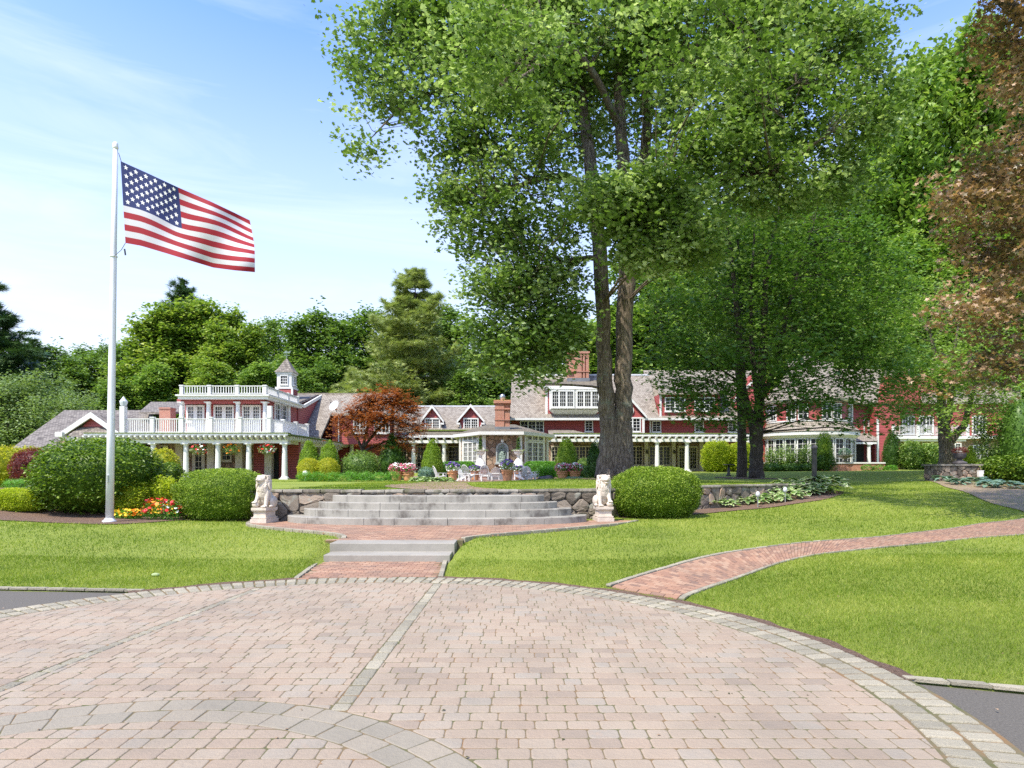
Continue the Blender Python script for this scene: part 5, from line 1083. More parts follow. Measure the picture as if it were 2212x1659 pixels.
Yq2 = 66; m = MB(); m.prism([(px(1960, Yq2), Yq2, 5), (px(2040, Yq2), Yq2, 5), (px(2030, Yq2), Yq2, pz(840, Yq2)), (px(1988, Yq2), Yq2, pz(790, Yq2)), (px(1960, Yq2), Yq2, pz(815, Yq2))], (0, 4, 0)); m.build('tall_gable', 'red_siding', Rw)
m = MB(); m.prism([(px(1985, Yq2), Yq2 - .2, pz(786, Yq2)), (px(1930, Yq2), Yq2 - .2, pz(835, Yq2)), (px(1930, Yq2), Yq2 + 4, pz(835, Yq2)), (px(1985, Yq2), Yq2 + 4, pz(786, Yq2))], (0, 0, -.2)); m.build('tall_gable_roof', 'shingle_grey', Rw)
simple(Rw, 'corner_board', 'white_paint', (px(1894, 62.3), px(1898.5, 62.3), 62.28, 62.36, 1.4, pz(905, 62.3)), (px(1866, 63.4), px(1868, 63.4), 63.4, 63.46, 4.6, pz(905, 63.4)))
pwin(Rw, 1875, 1886, 908, 928, 63.45, 2, 3)
m = MB(); m.prism([(px(1838, 61), 61, pz(953, 61)), (px(1895, 61), 61, pz(953, 61)), (px(1893, 63.5), 63.4, pz(936, 63.4)), (px(1845, 63.5), 63.4, pz(936, 63.4))], (0, 0, -.1)); m.build('porch_roof', 'shingle_grey', Rw)
simple(Rw, 'porch_beam', 'white_paint', (px(1840, 61), px(1894, 61), 61.0, 61.15, pz(959, 61), pz(953.3, 61))); column(Rw, px(1877, 61.1), 61.1, 1.5, pz(959, 61), .17)
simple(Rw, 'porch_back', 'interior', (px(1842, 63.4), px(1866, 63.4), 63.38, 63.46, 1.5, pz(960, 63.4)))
# balcony
Yb = 62.2; simple(Rw, 'balcony_floor', 'white_paint', (px(1928, Yb), px(2095, Yb), Yb, 64.9, pz(948, Yb), pz(941, Yb)), (px(1932, Yb), px(2090, Yb), Yb + .2, 64.9, pz(953, Yb), pz(948, Yb)))
railing(Rw, (px(1930, Yb), Yb + .1, 0), (px(2092, Yb), Yb + .1, 0), pz(941, Yb), pz(920, Yb), 4)
simple(Rw, 'ground_wall', 'fieldstone', (px(1950, 64.9), px(2240, 64.9), 64.95, 65.3, 1.3, pz(945, 64.6)))
for a, b, l in ((1948, 1975, 2), (1985, 2016, 2), (2100, 2130, 2)): pwin(Rw, a, b, 898, 938, 64.8, 2, 4, l)
pwin(Rw, 2062, 2076, 957, 975, 64.85, 2, 3); pwin(Rw, 2101, 2134, 961, 994, 64.85, 2, 4, 2, name='french_window'); pwin(Rw, 1990, 2010, 958, 980, 64.85, 2, 3)
simple(Rw, 'lower_eave', 'white_paint', (px(2085, 64), px(2215, 64), 64.2, 64.9, pz(947, 64), pz(941, 64)))
# low brick garden wall before the turret
lw = thing('brick_garden_wall', 'low red brick wall with pale stone coping in front of the round turret', 'wall', (px(1770, 54), 54.3, 1.4))
simple(lw, 'wall', 'brickwork', (px(1650, 54), px(1912, 54), 54, 54.35, 1.2, pz(1001.5, 54))); simple(lw, 'coping', 'plaster_white', (px(1650, 54) - .05, px(1912, 54), 53.93, 54.42, pz(1001.4, 54), pz(998.5, 54)))
# ------------------------------------------------------------------ trees
def W3(x, y, Y): return Vector((px(x, Y), Y, pz(y, Y)))
def make_tree(name, label, base, limbs, blobs, mat, bark='bark_dark', size=.16, tmpl=KITE, per=14, cl=.5, up=.5, wind=None, twigs=200, group=None, seed=1, trunk_n=10, droop=.15, shell=.35, hole=.0, twr=.03, spread=.5):
    r = np.random.default_rng(seed); t = thing(name, label, 'tree', tuple(base), group=group); b = Vector(base)
    m = MB(); m.smooth = True; sk = []
    for pts, rad in limbs:
        pts = [Vector(p) for p in pts]
        P, Rr = [], []
        for i in range(len(pts) - 1):
            p0, p1, p2, p3 = pts[max(i - 1, 0)], pts[i], pts[i + 1], pts[min(i + 2, len(pts) - 1)]
            for k in range(4):
                u = k / 4; q_ = .5 * ((2 * p1) + (-p0 + p2) * u + (2 * p0 - 5 * p1 + 4 * p2 - p3) * u * u + (-p0 + 3 * p1 - 3 * p2 + p3) * u ** 3); rr = rad[i] + (rad[i + 1] - rad[i]) * u
                P.append(q_ + Vector(r.normal(size=3) * rr * .10)); Rr.append(rr)
        P.append(pts[-1]); Rr.append(rad[-1]); m.tube(P, Rr, trunk_n if rad[0] > .12 else 6)
        if rad[0] < rad[-1] * 30: sk += [(p, q_) for p, q_ in zip(P[len(P) // 4:], Rr[len(Rr) // 4:])]
    C_ = []
    for c, rad, n in blobs:
        P, d = ell_points(int(n), c, rad, shell, r); C_.append(P)
    C_ = np.concatenate(C_); C_ += r.normal(size=C_.shape) * .25
    keep = (noise3(C_, 2.0, seed + 7) * .6 + noise3(C_, .9, seed + 9) * .55) > (-.42 + hole); C_ = C_[keep]
    sp = np.array([p for p, _ in sk]); srad = np.array([q_ for _, q_ in sk])
    for i in r.permutation(len(C_))[:twigs]:
        c = C_[i]; d = np.linalg.norm(sp - c, axis=1) + 2.0 * np.maximum(0, sp[:, 2] - c[2]); j = int(d.argmin()); s_ = sp[j]
        if np.linalg.norm(s_ - c) > 9: continue
        mid = (s_ * .5 + c * .5) + np.array([0, 0, .10 * np.linalg.norm(c - s_)]) + r.normal(size=3) * .12 * np.linalg.norm(c - s_) * .5; q1 = s_ * .75 + mid * .25 + r.normal(size=3) * .05
        L = np.linalg.norm(c - s_); w = min(srad[j] * .6, twr * (.4 + .22 * L)); m.tube([s_, q1, mid, mid * .4 + c * .6 + r.normal(size=3) * .08, c], [w, w * .85, w * .6, w * .4, w * .2], 5)
    m.build('trunk', bark, t)
    n = len(C_); k = r.poisson(per, n); idx = np.repeat(np.arange(n), k); sd = r.normal(size=(n, 3)) * [1, 1, .35] + (np.array(wind) * .6 if wind is not None else 0) + [0, 0, -.25]; sd /= np.linalg.norm(sd, axis=1, keepdims=True); wx = np.array([cl, cl, cl * .55]) * spread
    P = C_[idx] + r.normal(size=(len(idx), 3)) * wx + sd[idx] * (r.random(len(idx)) * 2 - 1)[:, None] * cl * 1.9
    cr = r.random(n); cr = np.clip(.5 + .55 * noise3(C_, 1.6, seed + 3) + .16 * r.normal(size=n), 0, 1); rnd = np.clip(cr[idx] * .62 + r.random(len(idx)) * .42 - .04, 0, 1)
    D = None
    if wind is not None: D = np.tile(np.array(wind, float), (len(P), 1)) + r.normal(size=(len(P), 3)) * .35
    me = leafmesh('crown', P - np.array(b), size, mat, tmpl, up, rnd, D, droop, seed=seed); link('crown', me, t); return t
def pxblobs(L, Y0, dens, depth=.8):
    out = []
    for a in L:
        x, y, rx, ry = a[:4]; dY = a[4] if len(a) > 4 else 0; f = a[5] if len(a) > 5 else 1; Y = Y0 + dY; k = Y / F; out.append((W3(x, y, Y), (rx * k, max(rx, ry) * k * depth, ry * k), dens * rx * ry * f))
    return out
# --- the big twin-stemmed oak
Yo = 30.0; ob = Vector((px(1330, Yo), Yo, gz(px(1330, Yo), Yo) - .15))
V_ = lambda x, y, d=0: W3(x, y, Yo + d)
limbs = [([ob, V_(1332, 1012), V_(1331, 970), V_(1330, 930)], [.90, .64, .50, .34]),
    ([ob + Vector((.35, 0, .2)), V_(1347, 960), V_(1347, 900), V_(1346, 840), V_(1348, 740), V_(1355, 560), V_(1352, 430), V_(1343, 300), V_(1334, 150), V_(1340, 0), V_(1350, -150)], [.56, .44, .42, .40, .38, .40, .34, .27, .2, .14, .07]),
    ([ob + Vector((-.4, 0, .2)), V_(1314, 960), V_(1312, 900), V_(1308, 840), V_(1305, 740), V_(1297, 560, -.3), V_(1284, 420, -.3), V_(1266, 290, 0), V_(1256, 200, .2), V_(1240, 60, .5), V_(1225, -90, .5)], [.56, .44, .40, .37, .33, .33, .31, .26, .2, .13, .06]),
    ([V_(1354, 480, 0), V_(1372, 420, .5), V_(1390, 350, 1), V_(1402, 220, 1.5), V_(1404, 100, 2), V_(1425, -40, 2)], [.3, .28, .26, .22, .15, .08]),
    ([V_(1334, 270), V_(1322, 240, -.5), V_(1273, 146, -2), V_(1219, 93, -3), V_(1150, 60, -4), V_(1060, 30, -5)], [.16, .16, .15, .12, .08, .03]),
    ([V_(1219, 93, -3), V_(1180, 125, -3.5), V_(1136, 161, -4), V_(1073, 190, -5)], [.10, .09, .07, .03]),
    ([V_(1240, 60, .5), V_(1130, 120, 0), V_(985, 190, -1), V_(921, 204, -2), V_(868, 232, -2.5), V_(800, 300, -3)], [.13, .12, .09, .07, .05, .02]),
    ([V_(985, 190, -1), V_(900, 130, -2), V_(820, 90, -2)], [.07, .05, .02]),
    ([V_(1284, 420, -.3), V_(1220, 380, -1), V_(1120, 400, -2), V_(1040, 430, -3)], [.16, .13, .08, .03]),
    ([V_(1297, 560, -.3), V_(1240, 560, -1), V_(1150, 600, -2), V_(1080, 660, -2.5)], [.13, .11, .07, .03]), ([V_(1240, 560, -1), V_(1180, 660, -1), V_(1120, 760, -2)], [.09, .06, .02]),
    ([V_(1390, 250, 1), V_(1399, 161, 0), V_(1448, 137, -1), V_(1545, 141, -2), V_(1594, 161, -2.5), V_(1628, 195, -3), V_(1700, 260, -4)], [.17, .17, .16, .14, .11, .08, .03]),
    ([V_(1396, 300, 1), V_(1438, 278, 0), V_(1521, 249, -1), V_(1623, 239, -2), V_(1720, 180, -3)], [.14, .13, .10, .07, .03]),
    ([V_(1355, 520, 0), V_(1450, 450, -1), V_(1570, 390, -2), V_(1662, 373, -3), V_(1706, 351, -3), V_(1789, 288, -4)], [.2, .18, .15, .13, .09, .03]), ([V_(1352, 430), V_(1400, 440, -3), V_(1420, 470, -5)], [.14, .1, .04]),
    ([V_(1350, 0), V_(1500, -20), V_(1700, 20, -1), V_(1850, 60, -1)], [.14, .13, .09, .03])]
OB = [(850, 60, 75, 75, -2, .8), (760, 100, 45, 65, -2, .35), (800, 190, 80, 70, -2.5, .55), (770, 255, 30, 45, -3, .5), (800, 330, 38, 50, -3, .5), (905, 170, 90, 100, -2, .8), (960, 60, 120, 90, -1, .85), (960, 290, 80, 70, -2, .6), (905, 400, 18, 14, -3, .5), (985, 400, 60, 60, -2, .8),
    (1120, 100, 170, 140, -1), (1100, 300, 140, 130, -2), (1050, 470, 100, 90, -2, .9), (1150, 480, 110, 90, -1), (1090, 610, 95, 80, -2, 1), (1180, 620, 90, 90, -1), (1090, 730, 90, 70, -2, 1.1), (1180, 740, 80, 60, -2, 1), (1120, 800, 95, 30, -2, .9), (1235, 700, 35, 60, -2, .6), (1180, 830, 30, 14, -3, .8),
    (1290, 50, 190, 110, -1), (1250, 250, 120, 100, 1, .7), (1330, 180, 150, 100, 3, .6), (1340, 440, 125, 50, -6, 1.5), (1440, 480, 130, 75, -5, 1.4), (1400, 545, 110, 35, -5, 1.2), (1530, 555, 55, 28, -4, 1), (1400, 410, 60, 40, -6, 1.2),
    (1500, 60, 190, 110, -1), (1540, 230, 170, 100, -2), (1560, 350, 150, 80, -3), (1700, 90, 170, 110, -1), (1730, 250, 160, 110, -2), (1680, 400, 130, 70, -2), (1850, 60, 90, 70, -1, .8), (1860, 200, 90, 90, -2, .9), (1900, 290, 60, 50, -2, .7), (1820, 390, 90, 60, -1, .8), (1360, 330, 100, 70, 4, .6),
    (1300, -110, 380, 110, 0, .25), (1700, -90, 220, 90, 0, .25), (1000, -90, 200, 80, 0, .25), (1350, 100, 300, 150, 7, .2), (1100, 100, 200, 120, -8, .22), (1550, 80, 250, 130, -9, .18)]
BLO = pxblobs(OB, Yo, .030)
make_tree('oak_tree', 'huge twin-trunked green oak towering over the lawn in front of the main house', ob, limbs, BLO, 'leaf_oak', 'bark_oak', .205, OAK, 22, .46, .42, (.75, .1, .10), 760, seed=3, trunk_n=18, droop=.25, hole=.30, twr=.05)
# --- shaded maples on the lawn
Ym = 40.0; mb = Vector((px(1634, Ym), Ym, gz(px(1634, Ym), Ym) - .1)); v = lambda x, y, d=0: W3(x, y, Ym + d)
limbs = [([mb, v(1634, 1015), v(1634, 960), v(1632, 915)], [.55, .42, .38, .44]),
    ([v(1630, 925), v(1615, 880), v(1604, 830), v(1600, 760), v(1590, 650), v(1575, 520), v(1560, 420)], [.26, .24, .21, .19, .15, .10, .04]),
    ([v(1636, 925), v(1641, 870), v(1646, 800), v(1650, 700), v(1660, 560), v(1690, 420)], [.3, .28, .25, .2, .14, .05]), ([v(1640, 905), v(1634, 840), v(1625, 760), v(1622, 640), v(1630, 500)], [.2, .17, .15, .11, .04]),
    ([v(1646, 860), v(1668, 810), v(1690, 720), v(1720, 600), v(1760, 480)], [.18, .16, .14, .1, .04]), ([v(1636, 880), v(1665, 820), v(1730, 790), v(1800, 760), v(1880, 740)], [.08, .08, .06, .05, .02]), ([v(1604, 830), v(1560, 800), v(1500, 760), v(1440, 740)], [.09, .07, .05, .02])]
MBL = [(1480, 690, 90, 90, 0), (1450, 790, 60, 65, 0), (1530, 800, 100, 80, -1), (1560, 870, 80, 45, -2, .9), (1600, 650, 120, 110, 1), (1600, 500, 130, 90, 1), (1720, 600, 120, 110, 0), (1740, 740, 110, 90, -1), (1700, 850, 80, 50, -2, .8), (1800, 860, 90, 45, -1, .8), (1840, 700, 100, 100, 0), (1800, 520, 110, 90, 1), (1880, 830, 80, 60, 0, .9), (1700, 430, 120, 60, 3), (1905, 600, 70, 90, 1), (1430, 620, 60, 70, 2, .8), (1500, 900, 50, 18, -1, .6), (1750, 905, 70, 14, -3, .5), (1940, 900, 50, 30, 0, .6), (1480, 860, 60, 35, -1, .9), (1590, 910, 60, 16, -2, .7), (1850, 915, 60, 16, -2, .7), (1900, 760, 80, 60, -1, .9), (1700, 780, 80, 50, -3, .8)]
make_tree('maple_tree', 'dark leafy maple forking low into many stems on the shaded lawn', mb, limbs, pxblobs(MBL, Ym, .030), 'leaf_maple', 'bark_dark', .26, MAPLE, 10, .5, .5, (.5, 0, 0), 260, seed=9, trunk_n=12, hole=.16)
tb = Vector((px(1603, 43), 43, gz(px(1603, 43), 43) - .1)); v = lambda x, y, d=0: W3(x, y, 43 + d)
make_tree('maple_tree', 'slim dark trunk of a maple close behind the forked maple', tb, [([tb, v(1602, 960), v(1600, 870), v(1596, 780), v(1600, 640), v(1590, 470)], [.36, .29, .26, .22, .15, .05])], pxblobs([(1560, 580, 90, 110, 1, .6), (1640, 720, 90, 80, 2, .6), (1540, 720, 70, 70, 2, .6)], 43, .03), 'leaf_maple', 'bark_dark', .2, KITE, 11, .5, .5, None, 50, seed=19)
disc('tree_mulch', (mb.x, mb.y - .1), 1.9, 'mulch', 'ring of dark mulch round the forked maple', 'mulch'); disc('tree_mulch', (tb.x - .3, tb.y), 1.5, 'mulch', 'ring of dark mulch round the slim maple trunk', 'mulch'); disc('tree_mulch', (ob.x, ob.y), 2.4, 'mulch', 'mulch at the foot of the big oak', 'mulch', .03)
Yr_ = 45.0; rb = Vector((px(2043, Yr_), Yr_, gz(px(2043, Yr_), Yr_) - .1)); v = lambda x, y, d=0: W3(x, y, Yr_ + d)
make_tree('garden_tree', 'sturdy forked tree behind the stone planter wall by the far wing', rb, [([rb, v(2045, 1000), v(2043, 950), v(2036, 900), v(2030, 820), v(2010, 720)], [.62, .48, .42, .32, .22, .08]), ([v(2046, 965), v(2062, 940), v(2082, 920), v(2090, 890), v(2110, 820)], [.26, .25, .22, .18, .06]), ([v(2040, 930), v(2052, 880), v(2058, 800), v(2070, 700)], [.26, .22, .15, .05])],
    pxblobs([(2040, 800, 90, 70, 0), (1965, 850, 75, 55, -1), (2110, 850, 80, 55, -1), (2050, 690, 110, 90, 0), (2000, 910, 45, 20, -1, .6), (2100, 920, 50, 22, -1, .6), (1930, 760, 60, 50, 1), (2150, 760, 70, 60, 1), (1960, 640, 60, 60, 2), (1960, 800, 60, 40, -2), (2090, 780, 80, 50, -3), (2170, 840, 60, 60, -2), (2000, 870, 60, 30, -2), (1950, 815, 50, 40, -4), (1990, 800, 60, 45, -3), (1935, 885, 35, 28, -3, .8), (2140, 900, 60, 30, -3, .8), (2070, 900, 50, 26, -4, .7)], Yr_, .034), 'leaf_bright', 'bark_oak', .19, MAPLE, 11, .5, .5, None, 90, seed=23, hole=.1)
Yz = 17.0; zb_ = Vector((px(2440, Yz + 1.5), Yz + 1.5, .3)); v = lambda x, y, d=0: W3(x, y, Yz + d)
make_tree('bronze_maple', 'bronze purple leaved maple reaching in at the edge of the lawn', zb_, [([zb_, v(2440, 850, 1.5), v(2420, 600, 1.5), v(2400, 300, 1.5), v(2380, 0, 1)], [.35, .3, .26, .2, .1]), ([v(2400, 250, 1.5), Vector((14.5, 18, 14)), Vector((11, 17, 15.5)), Vector((7.5, 16, 15.5))], [.2, .16, .11, .04])] + [([v(2420, y0, 1.5), v(2300, y0 - 40, .8), v(x1, y1, 0)], [.12, .08, .02]) for y0, x1, y1 in ((700, 2090, 640), (500, 2050, 430), (820, 2110, 790), (300, 2150, 330), (150, 2150, 90))],
    pxblobs([(2190, 60, 70, 90, 0), (2225, 170, 60, 50, 0), (2120, 150, 14, 10, 0, 1), (2190, 370, 100, 70, 0), (2100, 400, 75, 50, 0), (2030, 440, 35, 30, -.3, .8), (2150, 480, 110, 60, -.3), (2190, 570, 90, 60, 0), (2120, 560, 50, 30, 0, .6), (2150, 670, 90, 50, -.3), (2060, 655, 45, 22, 0, .6), (2190, 780, 70, 60, 0), (2110, 790, 55, 25, 0, .6), (2060, 820, 35, 14, 0, .6), (2300, 400, 100, 300, 1, .25), (2330, 100, 100, 200, 1, .25), (2300, -200, 260, 160, 1, .35), (2480, 300, 200, 300, 1, .3), (2250, -60, 120, 60, 3, .5)], Yz, .022, .9) + [(Vector(c), (2.6, 2.2, 1.0), n_) for c, n_ in (((8.2, 15.6, 15.8), 380), ((11.2, 16.6, 16.5), 420), ((14.2, 17.6, 17), 420), ((11.5, 13.6, 15), 150), ((15, 14.5, 15.5), 110), ((6.4, 17.6, 16.8), 260))], 'leaf_bronze', 'bark_dark', .135, MAPLE, 13, .22, .30, (-.3, -.3, -.3), 120, seed=31, hole=.16, twr=.015)
# Japanese maple
Yj = 40.0; jb = Vector((px(790, Yj), Yj, gz(px(790, Yj), Yj) - .05)); v = lambda x, y, d=0: W3(x, y, Yj + d)
make_tree('japanese_maple', 'rusty red Japanese maple in front of the dormered wing', jb, [([jb, v(786, 990), v(782, 965)], [.16, .13, .12]), ([v(782, 970), v(770, 945), v(750, 920), v(735, 905)], [.1, .08, .05, .02]), ([v(782, 970), v(792, 930), v(800, 890), v(810, 862)], [.1, .08, .06, .02]), ([v(784, 968), v(815, 930), v(850, 895), v(875, 875)], [.1, .08, .05, .02]), ([v(786, 975), v(830, 955), v(880, 940)], [.09, .06, .02])],
    pxblobs([(800, 870, 32, 22, 0, 1.1), (845, 868, 42, 20, 0), (885, 885, 28, 17, 0), (770, 895, 38, 15, 0), (740, 908, 24, 9, 0), (745, 932, 30, 8, -.3), (815, 905, 60, 15, -.5), (870, 915, 44, 14, 0), (790, 935, 48, 8, -.5, .8), (865, 945, 48, 8, 0, .8), (905, 925, 18, 10, 0), (835, 965, 50, 7, 0, .7), (840, 850, 20, 7, 0, .8), (890, 965, 25, 8, 0, .5)], Yj, .55), 'leaf_red', 'bark_dark', .12, MAPLE, 9, .11, .7, None, 120, seed=41, shell=.1, twr=.02, hole=.0)

# ------------------------------------------------------------------ woodland behind the house
def proto_leafy(name, label, mat, H=20, Rr=5.0, n=900, seed=1, size=.46, narrow=1.0):
    r = np.random.default_rng(seed); B = []
    for i in range(24):
        h = r.uniform(.22, .93); w = Rr * narrow * (1 - max(0, (h - .5)) * 1.35) * (.6 + .5 * min(1, h / .35)); a = r.random() * 6.28; d = w * r.uniform(.25, .78); s = r.uniform(1.1, 2.2) * (1.15 - .35 * h)
        B.append((Vector((math.cos(a) * d, math.sin(a) * d, h * H)), (s, s, s * .85), n / 24 * s * s / 2.3))
    B.append((Vector((0, 0, H * .93)), (1.0, 1.0, 1.3), n / 22)); B.append((Vector((0, 0, H * .55)), (Rr * .5, Rr * .5, H * .3), n / 4))
    lim = [([Vector((0, 0, -.3)), Vector((.1, 0, H * .3)), Vector((-.2, .1, H * .6)), Vector((.1, 0, H * .88))], [.34, .26, .17, .04])]
    for i in range(5): a = r.random() * 6.28; h = r.uniform(.25, .55); lim.append(([Vector((0, 0, H * h)), Vector((math.cos(a) * 1.6, math.sin(a) * 1.6, H * (h + .1))), Vector((math.cos(a) * 3.2, math.sin(a) * 3.2, H * (h + .22)))], [.13, .09, .03]))
    return make_tree(name, label, (0, 0, 0), lim, B, mat, 'bark_dark', size, KITE, 16, .60, .5, None, 24, seed=seed, trunk_n=7, shell=.55, hole=-.05)
GW = 'trees of the wood behind the house'
protos = []
for i, (mt, nr) in enumerate((('leaf_wood', 1.0), ('leaf_gold', .85), ('leaf_wood', 1.15), ('leaf_bright', 1.0))): protos.append(proto_leafy('woodland_tree', 'x', mt, seed=50 + i, narrow=nr))
def conifer(name, label, mat, H, Rb, seed, levels=15, curve=.3, size=.5, per=5, bare=.15, thin=1.0, loc=(0, 0, 0), dens=1.0, sp=.45):
    r = np.random.default_rng(seed); t = thing(name, label, 'tree', loc); m = MB(); m.smooth = True; m.tube([(0, 0, -.3), (.05, 0, H * .5), (0, 0, H * .97)], [H * .016, H * .010, .03], 8); P = []; D = []
    for l in range(levels):
        h = bare + (1 - bare) * (l / levels) ** .9; L0 = Rb * ((1 - h) ** .75) * thin + .35
        for k in range(per):
            a = r.random() * 6.28; L = L0 * r.uniform(.45, 1.25); zz = H * h + r.normal() * .9; curve_ = curve * r.uniform(.3, 2.0); n = max(3, int(L / sp * 4 * dens)); e = Vector((math.cos(a), math.sin(a), 0)); pts = []
            for j in range(5): u = j / 4; pts.append(Vector((0, 0, zz)) + e * (L * u) + Vector((0, 0, L * (curve_ * u * u - .10 * u))))
            m.tube(pts, [.05 + .012 * L, .04, .03, .02, .008], 4, False)
            u = (.18 + .82 * r.random(n * 3) ** .8); q_ = np.array([0, 0, zz]) + np.array(e) * (L * u)[:, None] + np.array([0, 0, 1]) * (L * (curve_ * u * u - .10 * u))[:, None]; wv = (.10 + .22 * L * (1 - np.abs(u - .6))) ; side = np.array([-e.y, e.x, 0]); s_ = r.normal(size=len(u)) * wv
            q_ = q_ + side * s_[:, None] + np.array([0, 0, 1]) * (r.normal(size=len(u)) * .10)[:, None]; P.append(q_); D.append(np.tile(np.array(e) + [0, 0, curve], (len(u), 1)) + side * np.sign(s_)[:, None] * .6)
    P = np.concatenate(P); D = np.concatenate(D); m.build('trunk', 'bark_dark', t) if False else link('trunk', m.mesh('trunk', 'bark_dark'), t)
    link('crown', leafmesh('crown', P, size, mat, SPRAY, .45, None, D, .0, seed=seed, dirw=.8), t); return t
# big sage pine and dark pines
def base_at(x, Y): return (px(x, Y), Y, gz(px(x, Y), Y))
def Hof(y, Y, z): return pz(y, Y) - z
b_ = base_at(897, 74); conifer('white_pine', 'tall sage green white pine rising above the dormered wing', 'needle_pine', Hof(583, 74, b_[2]), 8.6, 3, 17, .34, .62, 7, .16, loc=b_, dens=3.2)
b_ = base_at(403, 92); conifer('dark_pine', 'blue green pine top showing above the golden trees left of the flag tip', 'needle_dark', Hof(610, 92, b_[2]), 8.0, 5, 16, .5, .8, 6, .3, loc=b_, dens=2)
b_ = base_at(-10, 66); conifer('dark_pine', 'dark pine cut by the picture edge above the sage bushes', 'needle_dark', Hof(640, 66, b_[2]), 6.2, 6, 17, .3, .7, 7, .2, loc=b_, dens=2.5)
b_ = base_at(70, 80); conifer('dark_pine', 'smaller dark pine just behind the pine at the picture edge', 'needle_dark', Hof(735, 80, b_[2]), 6.0, 8, 14, .3, .7, 6, .1, loc=b_, dens=1.2)
KN = ['leafy dark green', 'golden green', 'broad dark green', 'bright green']
WOOD = [  # px x, top y, Y, proto, width factor
 (60, 742, 84, 2, 1.2), (112, 748, 86, 0, 1.1), (180, 752, 90, 2, 1.1), (240, 742, 88, 0, 1.0),
 (150, 770, 82, 0, 1.1), (215, 765, 86, 2, 1.1), (270, 745, 84, 0, 1.2), (320, 690, 80, 1, 1.1), (372, 660, 82, 1, 1.1), (425, 650, 84, 1, 1.0), (470, 700, 78, 1, 1.0), (505, 672, 84, 1, .9), (548, 702, 80, 1, .9), (590, 690, 86, 0, .9), (560, 790, 72, 3, .9), (340, 790, 74, 3, 1.0), (250, 820, 72, 0, 1.0), (450, 780, 72, 1, 1.0), (640, 690, 78, 2, 1.1), (690, 672, 80, 0, 1.1), (745, 690, 82, 2, 1.0), (795, 668, 84, 0, 1.1), (850, 700, 90, 0, 1.0), (700, 790, 72, 2, 1.0), (650, 800, 70, 0, .9),
 (960, 660, 86, 0, 1.0), (1010, 690, 84, 2, 1.1), (1060, 720, 86, 0, 1.0), (1000, 800, 72, 0, .9), (1120, 720, 90, 2, 1.1), (1180, 700, 88, 3, 1.1), (1235, 690, 86, 3, 1.1), (1290, 700, 92, 3, 1.1), (1345, 660, 84, 3, 1.2), (1400, 540, 82, 3, 1.2), (1450, 520, 84, 0, 1.1), (1500, 490, 80, 3, 1.1), (1560, 450, 82, 0, 1.2), (1630, 430, 82, 0, 1.2), (1700, 430, 80, 0, 1.2), (1770, 410, 78, 3, 1.1), (1830, 380, 80, 3, 1.1),
 (1880, 370, 76, 3, 1.1), (1935, 230, 78, 3, 1.0), (1990, 140, 74, 3, 1.1), (2050, 120, 78, 3, 1.1), (2110, 70, 74, 3, 1.1), (2170, 120, 78, 3, 1.1), (2230, 150, 76, 3, 1.2), (1960, 520, 70, 3, .9), (2080, 480, 70, 3, 1.0), (2180, 560, 70, 0, 1.0), (1900, 700, 71, 3, .8), (2020, 720, 70, 3, .8), (2130, 760, 70, 0, .9), (1230, 830, 76, 3, .8)]
WH = ['above the far left hip roof', 'behind the left pavilion', 'between cupola and pine', 'behind the dormered wing', 'behind the main house chimney', 'behind the round turret', 'above the far right wing']
used = set(); G_ = {}
def where(x): return WH[0] if x < 260 else WH[1] if x < 610 else WH[2] if x < 860 else WH[3] if x < 1130 else WH[4] if x < 1420 else WH[5] if x < 1850 else WH[6]
for w_ in WOOD: G_.setdefault((w_[3], where(w_[0])), []).append((w_[0], w_[1]))
ORD = ['first', 'second', 'third', 'fourth', 'fifth', 'sixth', 'seventh', 'eighth', 'ninth', 'tenth', 'eleventh', 'twelfth']
for i, (x, y, Y, k, wf) in enumerate(WOOD):
    b_ = base_at(x, Y); s = Hof(y, Y, b_[2]) / 19.6; g_ = sorted(G_[(k, where(x))]); rk = g_.index((x, y)); ht = 'tall ' if y < 200 else 'low ' if y > 770 else ''
    lab = ('%s%s tree %s' % (ht, KN[k], where(x))) + ('' if len(g_) == 1 else ', %s from the left' % ORD[rk]); sc = (max(.75, min(1.25, s)) * wf, max(.75, min(1.25, s)) * wf, s); rz = (i * 1.7) % 6.28
    if k not in used: o = protos[k]; o.location = b_; o.rotation_euler = (0, 0, rz); o.scale = sc; o['label'] = lab; used.add(k)
    else: o = copy_tree(protos[k], b_, rz, sc, lab)
    o['group'] = '%s trees %s' % (KN[k], where(x))
# sage bushes / light trees at far left
for i, (x, y, Y, w) in enumerate(((20, 822, 58, 1.0), (85, 812, 60, 1.1), (140, 850, 58, .9), (-50, 830, 60, 1.1))):
    b_ = base_at(x, Y); H_ = Hof(y, Y, b_[2])
    if i == 0: sg = o = proto_leafy('willow', 'x', 'leaf_sage', H=8.6, Rr=5.0, n=650, seed=77, size=.24, narrow=.9); o.location = b_; o.scale = (w, w, H_ / 8.6)
    else: o = copy_tree(sg, b_, i * 1.3, (w, w, H_ / 8.6))
    o['label'] = ['pale sage green rounded tree beside the hip roof slope', 'tallest pale sage green tree above the hip roof edge', 'small pale sage green tree nearest the pediment', 'pale sage green tree at the picture edge'][i]; o['group'] = 'pale trees beside the left roof'
